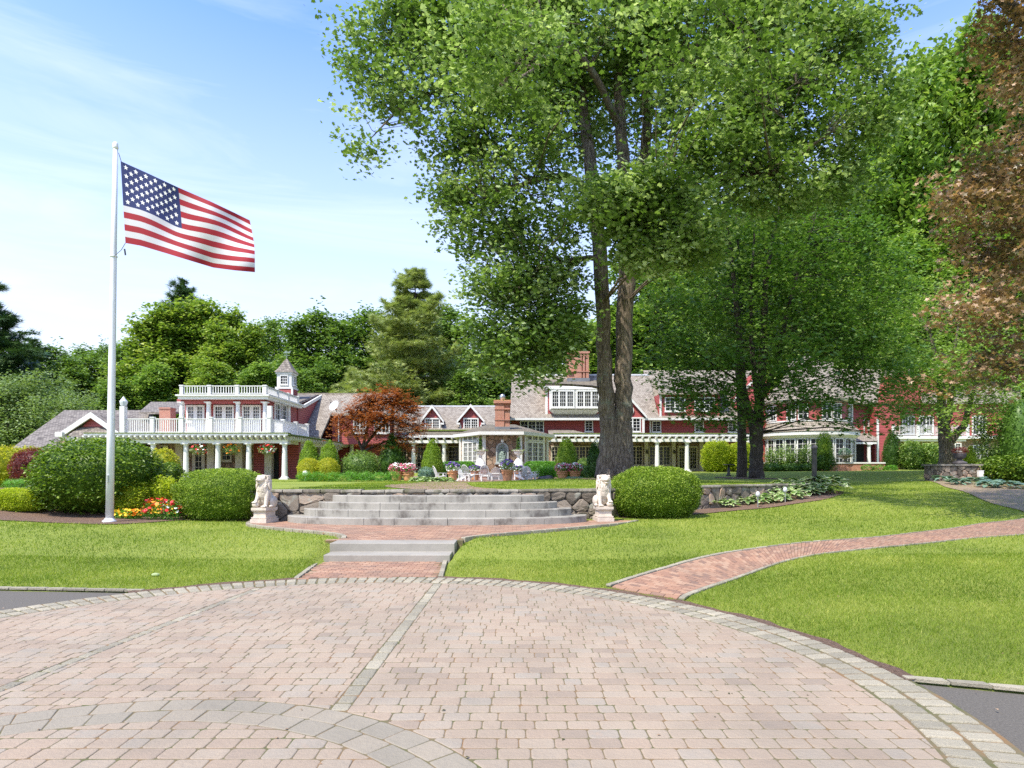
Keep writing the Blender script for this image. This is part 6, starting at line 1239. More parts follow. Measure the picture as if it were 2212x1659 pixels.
# ------------------------------------------------------------------ shrubs and flowers
def shape_pts(n, w, d, h, r, p=2.4, shell=.86, bump=.06, cone=0.0, seed=0, boxy=False):
    """points near the surface of a clipped dome (superellipsoid standing on the ground); cone>0 narrows the top"""
    v = r.normal(size=(int(n * 1.5), 3)); v /= np.linalg.norm(v, axis=1, keepdims=True); a = (np.abs(v) ** p).sum(1) ** (-1 / p); u = v * a[:, None]
    f = (shell + (1 - shell) * r.random(len(u))); f *= 1 + bump * noise3(u, 4.5, seed) + bump * .8 * noise3(u, 11, seed + 1) + np.where(r.random(len(u)) < .02, r.random(len(u)) * (.03 + bump * .6), 0)
    q_ = u * f[:, None]; zc = .46 * h; P = np.stack([q_[:, 0] * w / 2, q_[:, 1] * d / 2, zc + q_[:, 2] * h * .54], 1)
    t = np.clip(P[:, 2] / h, 0, 1); k = 1 - cone * t ** 1.3; P[:, 0] *= k; P[:, 1] *= k; N = v.copy(); ok = P[:, 2] > .01; return P[ok][:n], N[ok][:n]
def core_mesh(w, d, h, cone, mat, p=2.4, s=.84):
    m = MB(); m.smooth = True; vs = []; n, k = 18, 10
    for j in range(k + 1):
        t = -math.pi / 2 + math.pi * j / k
        for i in range(n):
            a = 2 * math.pi * i / n; v = np.array([math.cos(t) * math.cos(a), math.cos(t) * math.sin(a), math.sin(t)]); v = v * (np.abs(v) ** p).sum() ** (-1 / p) * s; z = .46 * h + v[2] * h * .54; kk = 1 - cone * max(0, min(1, z / h)) ** 1.3; vs.append((v[0] * w / 2 * kk, v[1] * d / 2 * kk, max(z, -.05)))
    m.add(vs, [(j * n + i, j * n + (i + 1) % n, (j + 1) * n + (i + 1) % n, (j + 1) * n + i) for j in range(k) for i in range(n)]); m.r = [.45] * len(vs); return m.mesh('inner_growth', mat)
def shrub(name, label, loc, w, d, h, n, size, mat, tmpl=KITE, p=2.4, bump=.06, cone=0.0, cat='shrub', up=.35, seed=1, group=None, shell=.86, core=True, direc=True, rz=0.0):
    r = np.random.default_rng(seed); t = thing(name, label, cat, loc, rz, group); P, N = shape_pts(n, w, d, h, r, p, shell, bump, cone, seed)
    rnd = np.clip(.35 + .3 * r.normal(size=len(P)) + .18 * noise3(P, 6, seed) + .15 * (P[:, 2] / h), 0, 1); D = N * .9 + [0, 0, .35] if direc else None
    link('foliage', leafmesh('foliage', P, size, mat, tmpl, up, rnd, D, 0, seed=seed, dirw=.7), t)
    if core: link('inner_growth', core_mesh(w, d, h, cone, mat, p, .80 if bump > .1 else .86), t)
    return t
def spx(name, label, x0, x1, yt, yb, Y=None, n=3000, size=.06, mat='leaf_box', dd=1.0, **k):
    """shrub from the outline it has in the photo; stands on the ground at distance Y (front edge) or where its foot meets the ground"""
    xc = (x0 + x1) / 2
    if Y is None: Y = hit(xc, yb)[1]
    w = (x1 - x0) * Y / F; d = w * dd; Yc = Y + d * .42; w = (x1 - x0) * Yc / F; X = px(xc, Yc); z = gz(X, Yc); h = pz(yt, Yc) - z; return shrub(name, label, (X, Yc, z), w, d, max(.15, h), n, size, mat, **k)
spx('rhododendron', 'very large glossy dark green rhododendron behind the flagpole', 92, 345, 945, 1119, 18.1, 15000, .088, 'leaf_rhodo', tmpl=BROAD, bump=.10, p=2.3, shell=.8, up=.45, seed=2)
spx('boxwood', 'large clipped rounded boxwood left of the left lion', 388, 574, 1013, 1124, 17.9, 34000, .042, 'leaf_box', bump=.065, p=2.9, shell=.9, seed=3, dd=.8)
spx('boxwood', 'large clipped rounded boxwood right of the right lion', 1318, 1508, 1007, 1118, 18.9, 36000, .046, 'leaf_box', bump=.075, p=2.5, shell=.9, seed=4, dd=.8)
spx('yew_hedge', 'low bright green clipped hedge at the left end of the bed', -12, 98, 1055, 1109, 18.6, 14000, .040, 'leaf_lime', bump=.05, p=3.2, seed=5, dd=.6, cat='hedge')
spx('spirea', 'golden green spirea with pinkish tips behind the marigolds', 246, 324, 1038, 1106, 18.45, 5200, .07, 'leaf_lime', bump=.2, seed=6, p=2.2, shell=.7, dd=.8)
spx('spirea', 'golden green spirea touching the left boxwood', 308, 392, 1031, 1098, 18.9, 5200, .07, 'leaf_lime', bump=.2, seed=7, p=2.2, shell=.7, dd=.8)
spx('golden_shrub', 'yellow green mounded shrub at the far left edge', -60, 60, 965, 1060, 27, 5500, .10, 'leaf_azalea', bump=.12, seed=8)
spx('golden_shrub', 'yellow green shrub just left of the burgundy barberry', 30, 108, 967, 1030, 31, 3500, .10, 'leaf_azalea', bump=.12, seed=9)
spx('barberry', 'burgundy red barberry mound left of the big rhododendron', 32, 122, 968, 1040, 25, 6500, .065, 'leaf_burgundy', bump=.08, seed=10)
spx('perennial_clump', 'fresh green low clump between hedge and barberry', 20, 105, 1036, 1066, 21, 2500, .10, 'leaf_fresh', tmpl=BLADE, bump=.15, seed=11, core=False, cat='plant')
spx('golden_shrub', 'small golden shrub between rhododendron and first porch column', 322, 384, 970, 1040, 30, 2600, .09, 'leaf_azalea', bump=.15, seed=12)
spx('dark_shrub', 'dark green shrub filling the gap beside the first porch column', 330, 392, 1000, 1060, 24, 2200, .08, 'leaf_rhodo', bump=.12, seed=13)
# terrace planting
spx('azalea', 'golden azalea mound in front of the pair of dwarf spruces, first', 644, 692, 991, 1026, 34.5, 4200, .06, 'leaf_azalea', bump=.12, seed=14)
spx('azalea', 'golden azalea mound nearer the bronze green bush', 685, 732, 990, 1028, 34.5, 4200, .06, 'leaf_azalea', bump=.12, seed=15)
spx('dwarf_spruce', 'plump light green dwarf spruce beside the last porch column', 642, 694, 952, 1012, 36.5, 6500, .06, 'leaf_cone', cone=.48, bump=.12, seed=16, p=2.2, cat='conifer')
spx('dwarf_spruce', 'plump light green dwarf spruce, the second of the pair', 684, 738, 953, 1012, 36.5, 6500, .06, 'leaf_cone', cone=.48, bump=.12, seed=17, p=2.2, cat='conifer')
spx('viburnum', 'loose bronze green bush under the red Japanese maple', 738, 820, 974, 1036, 37, 6000, .085, 'leaf_wood', bump=.16, seed=18, shell=.7)
spx('hinoki_cypress', 'irregular dark green cypress beside the red maple', 808, 884, 942, 1034, 38.5, 4200, .17, 'leaf_yew', tmpl=SPRAY, cone=.75, bump=.30, seed=19, shell=.6, cat='conifer', p=1.9)
GP = 'fresh green perennials along the terrace edge'
for i, (a, b) in enumerate(((640, 675), (668, 705), (700, 742), (738, 775), (770, 806), (800, 838), (832, 862))): spx('perennial_clump', 'x', a, b, 1017 + (i % 3), 1040, 33.2, 900, .13, 'leaf_fresh', tmpl=BLADE, bump=.2, seed=20 + i, core=False, cat='plant', group=GP, p=2.0, shell=.5)['label'] = 'fresh green perennial clump ' + ['beside the last porch column', 'below the first golden azalea', 'below the second golden azalea', 'below the left edge of the bronze bush', 'below the bronze green bush', 'below the dark cypress', 'just left of the pink flower pots'][i]
spx('dwarf_spruce', 'tall light green dwarf spruce in front of the dormered wing doors', 908, 960, 950, 1030, 37.5, 8000, .06, 'leaf_cone', cone=.48, bump=.12, seed=30, p=2.1, cat='conifer')
spx('dwarf_spruce', 'broad light green dwarf spruce right of the garden room', 1196, 1252, 946, 1028, 39, 8000, .06, 'leaf_cone', cone=.48, bump=.12, seed=31, p=2.1, cat='conifer')
spx('blue_mound', 'blue green low mound beneath the dwarf spruce', 903, 938, 1010, 1034, 36.5, 1800, .07, 'leaf_blue', bump=.1, seed=32, cat='plant')
spx('clipped_hedge', 'low bright green clipped hedge left of the garden room urn', 952, 1027, 997, 1024, 42.8, 11000, .06, 'leaf_fresh', bump=.03, p=6, seed=33, dd=.28, cat='hedge')
spx('clipped_hedge', 'low bright green clipped hedge right of the garden room urn', 1133, 1206, 997, 1024, 42.8, 11000, .06, 'leaf_fresh', bump=.03, p=6, seed=34, dd=.28, cat='hedge')
spx('ornamental_grass', 'arching green grass clump below the right clipped hedge', 1160, 1198, 1008, 1037, 38, 1500, .3, 'leaf_fresh', tmpl=BLADE, bump=.1, seed=35, core=False, cat='plant', shell=.4)
spx('low_shrub', 'small green shrub between broad dwarf spruce and dark spruce', 1240, 1272, 1003, 1034, 38, 1800, .07, 'leaf_wood', bump=.15, seed=36)
spx('low_shrub', 'small lime shrub behind the pink flower tubs', 1246, 1278, 990, 1020, 42, 1800, .07, 'leaf_bright', bump=.15, seed=37)
spx('dark_spruce', 'upright dark green spruce hugging the left of the oak trunk', 1264, 1304, 955, 1038, 35, 3000, .13, 'leaf_yew', tmpl=SPRAY, cone=.6, bump=.25, seed=38, cat='conifer', shell=.6)
spx('edging_plant', 'silvery low plants left of the right lion', 1222, 1262, 1030, 1042, 34, 900, .05, 'leaf_blue', bump=.2, seed=39, cat='plant')
spx('forsythia', 'large yellow green shrub left of the slim maple trunk', 1517, 1582, 952, 1020, 53, 7500, .13, 'leaf_lime', bump=.12, seed=40, shell=.75)
spx('forsythia', 'large yellow green shrub behind the maple trunks', 1574, 1625, 955, 1020, 53, 5500, .13, 'leaf_lime', bump=.12, seed=41, shell=.75)
for i, (a, b, t_) in enumerate(((1650, 1682, 965), (1676, 1714, 958), (1706, 1738, 968), (1728, 1758, 956))): spx('lilac', ['airy green bush by the turret windows, nearest the maple trunk', 'tallest airy green bush before the turret windows', 'short airy green bush before the turret windows', 'airy green bush left of the standard spruce'][i], a, b, t_, 1017, 53.0, 1300, .13, 'leaf_bright', bump=.25, seed=42 + i, core=False, shell=.3, group='airy bushes before the turret')
for i, (a, b) in enumerate(((1648, 1690), (1686, 1726), (1722, 1762))): spx('low_yew', ['low dark yew at the foot of the turret beside the maple trunk', 'low dark yew at the middle of the turret foot', 'low dark yew beside the lantern post'][i], a, b, 1002, 1019, 52.0, 1500, .10, 'leaf_yew', bump=.12, seed=46 + i, group='dark yews along the turret wall')
t = spx('standard_spruce', 'dwarf spruce clipped to a dome with ragged skirt beside the lantern post', 1760, 1800, 934, 988, 51.5, 4500, .10, 'leaf_cone', tmpl=SPRAY, cone=.25, bump=.12, seed=50, cat='conifer'); 
spx('spreading_spruce', 'dark ragged spruce skirt below the domed spruce', 1757, 1806, 978, 1018, 51.0, 2000, .16, 'leaf_yew', tmpl=SPRAY, bump=.25, seed=51, cat='conifer', shell=.5, core=False)
spx('arborvitae', 'dark conical arborvitae against the red corner of the far wing', 1905, 1949, 934, 1013, 55, 6000, .12, 'leaf_yew', tmpl=SPRAY, cone=.5, bump=.12, seed=52, cat='conifer')
spx('laurel', 'bright green leafy shrub right of the arborvitae', 1944, 1992, 953, 1017, 54, 4200, .15, 'leaf_bright', bump=.15, seed=53, shell=.7)
spx('laurel', 'bright green leafy shrub left of the garden tree trunk', 1984, 2034, 958, 1017, 54, 4200, .15, 'leaf_bright', bump=.15, seed=54, shell=.7)
spx('golden_cone', 'small yellow green conical conifer behind the planter wall', 2080, 2113, 964, 1008, 49, 3500, .08, 'leaf_lime', tmpl=SPRAY, cone=.6, bump=.1, seed=55, cat='conifer')
for i, (a, b) in enumerate(((1862, 1884), (1888, 1910), (1914, 1936))): spx('low_plant', ['small green plant at the brick wall under the little porch', 'small green plant at the brick wall below the corner board', 'small green plant at the foot of the arborvitae'][i], a, b, 1005, 1016, 52.5, 500, .1, 'leaf_fresh', bump=.2, seed=56 + i, core=False, cat='plant', group='small plants along the brick wall')
spx('rhododendron', 'dark rhododendron at the right edge behind the big hostas', 2128, 2225, 985, 1048, 33, 4500, .13, 'leaf_rhodo', tmpl=BROAD, bump=.15, seed=60)
spx('rhododendron', 'dark rhododendron against the planter wall', 2105, 2150, 1000, 1044, 36, 2500, .12, 'leaf_rhodo', tmpl=BROAD, bump=.15, seed=61)
spx('tall_shrub', 'tall loose light green shrub by the far wing at the right edge', 2110, 2180, 880, 1015, 42, 3800, .15, 'leaf_sage', bump=.25, seed=62, shell=.4, core=False)
spx('tall_shrub', 'tall dark shrub filling the right picture edge', 2165, 2240, 850, 1030, 40, 6000, .15, 'leaf_maple', bump=.25, seed=63, shell=.4)
spx('wild_shrub', 'small leafy bush between planter tree and far wing windows', 2135, 2175, 960, 1010, 46, 1500, .12, 'leaf_gold', bump=.25, seed=64, shell=.4)
# --- hostas
HV, HF = [], []
hosta_t = T([(0, 0, 0), (.18, .17, .03), (.5, .27, .05), (.8, .18, 0), (1, 0, -.10), (.8, -.18, 0), (.5, -.27, .05), (.18, -.17, .03), (.17, .12, .045), (.5, .215, .065), (.83, .12, .0), (.83, -.12, .0), (.5, -.215, .065), (.17, -.12, .045)],
    [(0, 1, 8), (1, 2, 9), (1, 9, 8), (2, 3, 10), (2, 10, 9), (3, 4, 10), (10, 4, 11), (4, 5, 11), (5, 6, 12), (5, 12, 11), (6, 7, 13), (6, 13, 12), (7, 0, 13), (0, 8, 13), (8, 9, 12), (8, 12, 13), (9, 10, 11), (9, 11, 12)], np.array([1] * 14 + [0] * 4))
def hosta(label, loc, R_, n=46, size=.24, mats=('leaf_hosta', 'leaf_hosta_edge'), seed=1, group=None):
    r = np.random.default_rng(seed); t = thing('hosta', label, 'plant', loc, 0, group); a = r.random(n) * 6.28; q_ = r.random(n) ** .6; el = 1.25 - 1.1 * q_; D = np.stack([np.cos(a) * np.cos(el), np.sin(a) * np.cos(el), np.sin(el)], 1); P = np.stack([np.cos(a) * R_ * q_ * .55, np.sin(a) * R_ * q_ * .55, R_ * (.62 - .42 * q_)], 1)
    N = np.stack([-np.cos(a) * .3, -np.sin(a) * .3, np.ones(n)], 1); D2 = np.stack([np.cos(a), np.sin(a), -.15 - .35 * q_ + .5 * (1 - q_)], 1)
    link('foliage', leafmesh('foliage', P, size, list(mats), hosta_t, .72, None, D2, 0, .25, seed, .9), t); return t
HG = 'white edged hostas below the retaining wall'; hp = []
HL = [(1535, 1098, .30, .19), (1575, 1098, .30, .19), (1612, 1092, .28, .18), (1650, 1090, .33, .22), (1684, 1086, .33, .22), (1716, 1080, .33, .24), (1742, 1072, .36, .26), (1770, 1070, .36, .26), (1735, 1060, .34, .25), (1762, 1057, .36, .26), (1795, 1063, .36, .26), (1785, 1050, .34, .25), (1700, 1066, .30, .22), (1665, 1076, .28, .2)]
for i, (x, y, r_, s_) in enumerate(HL):
    p = hit(x, y); k = i % 4; lab = ['smallest white edged hosta nearest the right boxwood', 'second white edged hosta from the boxwood', 'white edged hosta left of the first globe light', 'pale hosta right of the first globe light', 'front hosta left of the second globe light', 'front hosta right of the second globe light', 'front dark hosta midway along the wall end', 'front dark hosta near the bed corner', 'rear dark hosta against the wall', 'rear dark hosta beside the wall end', 'dark hosta at the outer corner of the bed', 'rearmost dark hosta near the lantern post', 'rear hosta behind the second globe light', 'rear hosta between the two globe lights'][i]
    if i in (6, 7, 8, 9):
        if i == 6: hp = []
        o = hosta(lab, (p[0], p[1] + .25, p[2] + .02), r_ * 1.9, 74, s_ * 1.45, ('leaf_yew', 'leaf_hosta_edge'), 80 + i, HG); hp.append(o)
    elif len(hp) < 4: o = hosta(lab, (p[0], p[1] + .25, p[2] + .02), r_ * 1.7, 64, s_ * 1.3, seed=70 + i, group=HG); hp.append(o)
    else: o = copy_tree(hp[k], (p[0], p[1] + .25, p[2] + .02), i * 1.1, r_ / HL[k][2] * (1 + .05 * (i % 3)), lab)
for i, (x, y, s_) in enumerate(((2062, 1042, 1.5), (2090, 1050, 1.6), (2125, 1048, 1.7), (2160, 1056, 1.8), (2195, 1058, 1.8))):
    p = hit(x, y); lab = ['large hosta at the foot of the planter wall', 'large hosta in front of the planter wall corner', 'large hosta right of the planter wall', 'large hosta at the edge of the stone path', 'large hosta at the picture edge beside the path'][i]
    if i == 0: bh = o = hosta(lab, (p[0], p[1] + .9, p[2] + .02), .5, 44, .36, ('leaf_blue', 'leaf_blue'), 90, 'large blue green hostas by the planter wall')
    else: o = copy_tree(bh, (p[0], p[1] + .6, p[2] + .02), i * 1.3, s_ / 1.5, lab)
for i, (x, y) in enumerate(((898, 1040), (916, 1038), (934, 1041), (952, 1042), (968, 1043))):
    Y = 33.4; lab = ['cream hosta nearest the pink flower pots', 'second cream hosta from the pink pots', 'middle cream hosta of the terrace row', 'cream hosta left of the patio pot', 'cream hosta at the corner of the brick walk'][i]; loc = (px(x, Y), Y, gz(px(x, Y), Y))
    if i == 0: ch = o = hosta(lab, loc, .38, 60, .26, ('leaf_hosta_edge', 'leaf_hosta'), 95, 'cream hostas at the patio corner')
    else: o = copy_tree(ch, loc, i * 1.9, 1.0 + .08 * (i % 2), lab)
# --- flowering clumps
def blossoms(name, P, size, mat, parent, seed=1):
    fl_ = T([(.0, 0, .1)] + [(math.cos(a) * (1 if i % 2 else .75), math.sin(a) * (1 if i % 2 else .75), .12 * (i % 2)) for i, a in enumerate(np.linspace(0, 2 * math.pi, 10, endpoint=False))], [(0, 1 + i, 1 + (i + 1) % 10) for i in range(10)])
    return link(name, leafmesh(name, P, size, mat, fl_, .35, None, None, 0, .3, seed), parent)
def flowers(name, label, loc, w, h, cols, n=120, size=.035, leafs='leaf_fresh', nl=500, ls=.05, group=None, cat='flowers', seed=1):
    r = np.random.default_rng(seed); t = thing(name, label, cat, loc, 0, group); P, N = shape_pts(nl, w, w * .8, h, r, 2.2, .5, .1, 0, seed); link('foliage', leafmesh('foliage', P, ls, leafs, KITE, .4, None, N, 0, seed=seed), t)
    for i, c in enumerate(cols): P, N = shape_pts(n, w * 1.02, w * .82, h * 1.05, r, 2.2, .95, .1, 0, seed + i); P = P[P[:, 2] > h * .35]; blossoms('blossoms', P, size, c, t, seed + i)
    return t
for i, (x, y, c, w, h) in enumerate(((262, 1122, ('petal_yellow',), .42, .2), (285, 1123, ('petal_yellow', 'petal_orange'), .4, .2), (303, 1112, ('petal_orange',), .45, .3), (318, 1118, ('petal_orange', 'petal_red'), .38, .2), (350, 1119, ('petal_yellow', 'petal_orange'), .5, .28), (370, 1117, ('petal_yellow', 'petal_orange'), .35, .28))):
    p = hit(x, y); flowers('marigolds', ['yellow marigolds right beside the flagpole', 'mixed marigolds second from the flagpole', 'bright orange marigold mound', 'small orange and red marigolds', 'yellow and orange marigolds under the red begonias', 'yellow and orange marigolds touching the boxwood'][i], (p[0], p[1] + .10, p[2]), w * 1.2, h * 1.35, c, 60, .046, seed=100 + i, group='marigolds at the bed edge')
p = hit(343, 1108); flowers('begonias', 'taller red and orange begonias behind the marigolds', (px(338, 18.0), 18.0, gz(px(338, 18.0), 18.0)), .75, .58, ('petal_red', 'petal_orange'), 60, .055, nl=900, seed=110); p = hit(372, 1108); flowers('begonias', 'red and white begonias against the boxwood', (px(370, 17.95), 17.95, gz(px(370, 17.95), 17.95)), .5, .55, ('petal_red', 'petal_white'), 34, .05, nl=600, seed=111)
# pots
def pot(label, x, yb, Y, w_, h_, cols, group=None, fh=.35, seed=1, z=None):
    X = px(x, Y); zz = gz(X, Y) + .03 if z is None else z; t = thing('terracotta_pot', label, 'flower pot', (X, Y, zz), 0, group); m = MB(); m.smooth = True; r_ = w_ / 2
    m.lathe((X, Y, zz), [(r_ * .68, 0), (r_ * .72, .03), (r_ * .74, h_ * .2), (r_ * .86, h_ * .55), (r_ * .92, h_ * .8), (r_ * 1.02, h_ * .86), (r_ * 1.04, h_ * .97), (r_ * .98, h_), (r_ * .86, h_ * .99), (r_ * .84, h_ * .9)], 24)
    for k in range(8): a = k * math.pi / 4; m.tube([(X + r_ * .95 * math.cos(a + d), Y + r_ * .95 * math.sin(a + d), zz + h_ * (.74 - .12 * math.cos(d * 4))) for d in np.linspace(-.36, .36, 6)], .025, 6)
    m.build('pot', 'terracotta', t); r = np.random.default_rng(seed); P, N = shape_pts(1100, w_ * 1.25, w_ * 1.25, fh, r, 2.1, .4, .1, 0, seed); P[:, 2] += h_ - .08; link('foliage', leafmesh('foliage', P, .055, 'leaf_fresh', KITE, .4, None, N, 0, seed=seed), t)
    for i, (c, lo, hi) in enumerate(cols): P, N = shape_pts(230, w_ * 1.3, w_ * 1.3, fh * 1.06, r, 2.1, .93, .1, 0, seed + i); P = P[(P[:, 2] > fh * lo) & (P[:, 2] < fh * hi)]; P[:, 2] += h_ - .08; blossoms('blossoms', P, .045, c, t, seed + i)
    return t
PU = [('petal_purple', .5, 1.1), ('petal_white', .0, .62)]
pot('terracotta pot of purple and white petunias on the brick walk corner', 978, 1037, 34.0, .56, .52, PU, fh=.5, seed=120, z=gz(px(978, 34), 34) + .1)
pot('terracotta pot of purple and white petunias by the left urn', 1026, 1034, 38.0, .56, .56, PU, fh=.38, seed=121)
pot('large shaded terracotta pot of purple petunias among the chairs', 1096, 1037, 34.5, .62, .62, PU, fh=.6, seed=122)
pot('smaller terracotta pot of petunias behind the white chair', 1118, 1034, 38.0, .56, .52, PU, fh=.35, seed=123)
PK = [('petal_pink', .1, 1.0), ('petal_white', .45, 1.1)]
for i, (x, Y) in enumerate(((857, 35), (882, 35), (1215, 36.5), (1242, 36.5))): pot(['terracotta pot of pink petunias, left one of the terrace pair', 'terracotta pot of pink petunias beside the cream hostas', 'terracotta pot of pink flowers below the broad dwarf spruce', 'terracotta pot of pink flowers nearer the oak'][i], x, 1033, Y, .66, .5, PK, fh=.5, seed=130 + i, group='pots of pink flowers')
# hanging baskets
def basket(label, x, y, Y, cols, seed):
    X, z = px(x, Y), pz(y, Y); t = thing('hanging_basket', label, 'hanging basket', (X, Y, z), 0, 'hanging flower baskets under the pavilion porch'); m = MB(); m.lathe((X, Y, z - .15), [(.02, -.16), (.14, -.12), (.21, 0), (.22, .02)], 14); m.build('bowl', 'wicker', t)
    m = MB(); [m.tube([(X + .2 * math.cos(a), Y + .2 * math.sin(a), z - .13), (X, Y, z + .5)], .006, 4) for a in (0, 2.1, 4.2)]; m.build('chains', 'dark_metal', t); r = np.random.default_rng(seed); P, N = shape_pts(700, .95, .8, .6, r, 2, .3, .2, 0, seed); P[:, 2] -= .38; link('foliage', leafmesh('foliage', P, .08, 'leaf_wood', KITE, .3, None, N, .3, seed=seed), t)
    for i, c in enumerate(cols): P, N = shape_pts(30, 1.0, .85, .62, r, 2, .95, .1, 0, seed + i); P[:, 2] -= .36; blossoms('blossoms', P, .075, c, t, seed + i)
RW_ = ('petal_red', 'petal_white'); basket('red and white basket between first and second column', 430, 968, 38.25, RW_, 140); basket('orange trailing basket between second and third column', 501, 968, 38.25, ('petal_orange',), 141); basket('red and white basket between third and last column', 577, 967, 38.25, RW_, 142); basket('shaded red and white basket beyond the corner column', 638, 967, 42.5, RW_, 143)
# ------------------------------------------------------------------ flagpole and flag
FY = 17.2; fz = gz(px(237, FY), FY); fp = thing('flagpole', 'tall white tapering flagpole in front of the large rhododendron', 'flagpole', (px(236, FY), FY, fz))
m = MB(); m.smooth = True; top = W3(249.5, 318, FY); bot = Vector((px(236.5, FY), FY, fz - .05)); m.tube([bot + (top - bot) * t for t in (0, .25, .5, .75, 1)], [.10, .093, .083, .070, .055], 24); m.build('pole', 'pole_white', fp)
m = MB(); m.smooth = True; m.lathe(top, [(.058, -.05), (.072, -.03), (.072, .02), (.066, .05), (.062, .10), (.03, .14), (0, .145)], 20); m.build('finial', 'plaster_white', fp)
m = MB(); a = bot + (top - bot) * .71; m.lathe(a, [(.08, -.02), (.092, -.012), (.092, .012), (.08, .02)], 20); m.build('collar', 'pole_white', fp); m = MB(); m.smooth = True; m.lathe(bot, [(.17, .03), (.17, .09), (.13, .12), (.105, .16)], 20); m.build('base_plate', 'pole_white', fp)
m = MB(); a = bot + (top - bot) * .12; m.box(a.x - .02, a.x + .02, a.y - .14, a.y - .08, a.z - .1, a.z + .1); m.tube([a + Vector((.10, -.05, 0)), bot + (top - bot) * .71 + Vector((.08, -.05, 0))], .007, 5); m.build('cleat', 'steel', fp)
m = MB(); hl = [W3(256, 330, FY - .05), W3(262, 349, FY - .05)]; m.tube(hl, .008, 5); m.tube([W3(271, 525, FY - .05), W3(262, 540, FY - .06), W3(247, 553, FY - .1)], .008, 5); m.tube([W3(269, 538, FY - .06), W3(271, 551, FY - .06)], .022, 6); m.build('halyard', 'dark_metal', fp)
fl = thing('flag', 'stars and stripes flag flying from the white flagpole', 'flag', tuple(W3(262, 349, FY)))
TOP = [(0, 260.5, 348), (.2, 318, 374), (.45, 384, 405), (.7, 455, 436), (.87, 505, 460), (1, 537, 476)]; BOT = [(0, 271, 525), (.12, 305, 531), (.3, 356, 546), (.5, 412, 563), (.68, 462, 578), (.85, 508, 584), (1, 553, 588)]; HO = [(0, 260.5), (.5, 265.5), (1, 271)]
NU, NV = 78, 52
def fpt(u, v):
    tx, ty = np.interp(u, [p[0] for p in TOP], [p[1] for p in TOP]), np.interp(u, [p[0] for p in TOP], [p[2] for p in TOP]); bx, by = np.interp(u, [p[0] for p in BOT], [p[1] for p in BOT]), np.interp(u, [p[0] for p in BOT], [p[2] for p in BOT])
    x, y = tx + (bx - tx) * v, ty + (by - ty) * v; fall = u * (1.15 - u * .15)
    x += 5 * math.sin(v * 3.1 + .5) * u; y += (4.5 * math.sin(u * 7.5 - v * 3.0) + 2.0 * math.sin(u * 13 + v * 5)) * math.sin(math.pi * min(1, v * 1.0)) * min(1, u * 2.5)
    d = .22 * math.sin(u * 8.0 - v * 3.4 + .4) * fall + .11 * math.sin(u * 15 + v * 4.2) * fall + .10 * math.sin(v * 4.0 + 1.0) * u + .35 * u
    return W3(x, y, FY + d)
P = [[fpt(i / NU, j / NV) for i in range(NU + 1)] for j in range(NV + 1)]
V = [p for r_ in P for p in r_]; Fc, mi = [], []
for j in range(NV):
    for i in range(NU):
        a = j * (NU + 1) + i; Fc.append((a, a + NU + 1, a + NU + 2, a + 1)); s_ = (j * 13) // NV; mi.append(2 if (i < NU * .4487 and s_ < 7) else (1 if s_ % 2 == 0 else 0))
cl = MB(); org = Vector(ORG[fl.name]); cl.v = [tuple(p) for p in V]; cl.f = Fc; cl.m = mi; cl.r = [.5] * len(V); cl.smooth = True; cl.build('cloth', ['flag_white', 'flag_red', 'flag_blue'], fl)
st_ = MB()
for side in (-1, 1):
    for row in range(9):
        for col in range(6 if row % 2 == 0 else 5):
            u = (.4487) * (2 * col + (1 if row % 2 == 0 else 2)) / 12; v = (7 / 13) * (row + 1) / 10; c = fpt(u, v); du = (fpt(u + .01, v) - fpt(u - .01, v)) / .02; dv = (fpt(u, v + .01) - fpt(u, v - .01)) / .02; n_ = du.cross(dv).normalized() * side * .006; pts = []
            for k in range(10): a = math.pi * k / 5; q_ = .030 if k % 2 == 0 else .0135; pts.append(c + du * (q_ * .60 * math.sin(a)) - dv * (q_ * 1.12 * math.cos(a)) + n_)
            st_.add([c + n_] + pts, [(0, 1 + k, 1 + (k + 1) % 10) for k in range(10)])
st_.build('stars', 'plaster_white', fl)

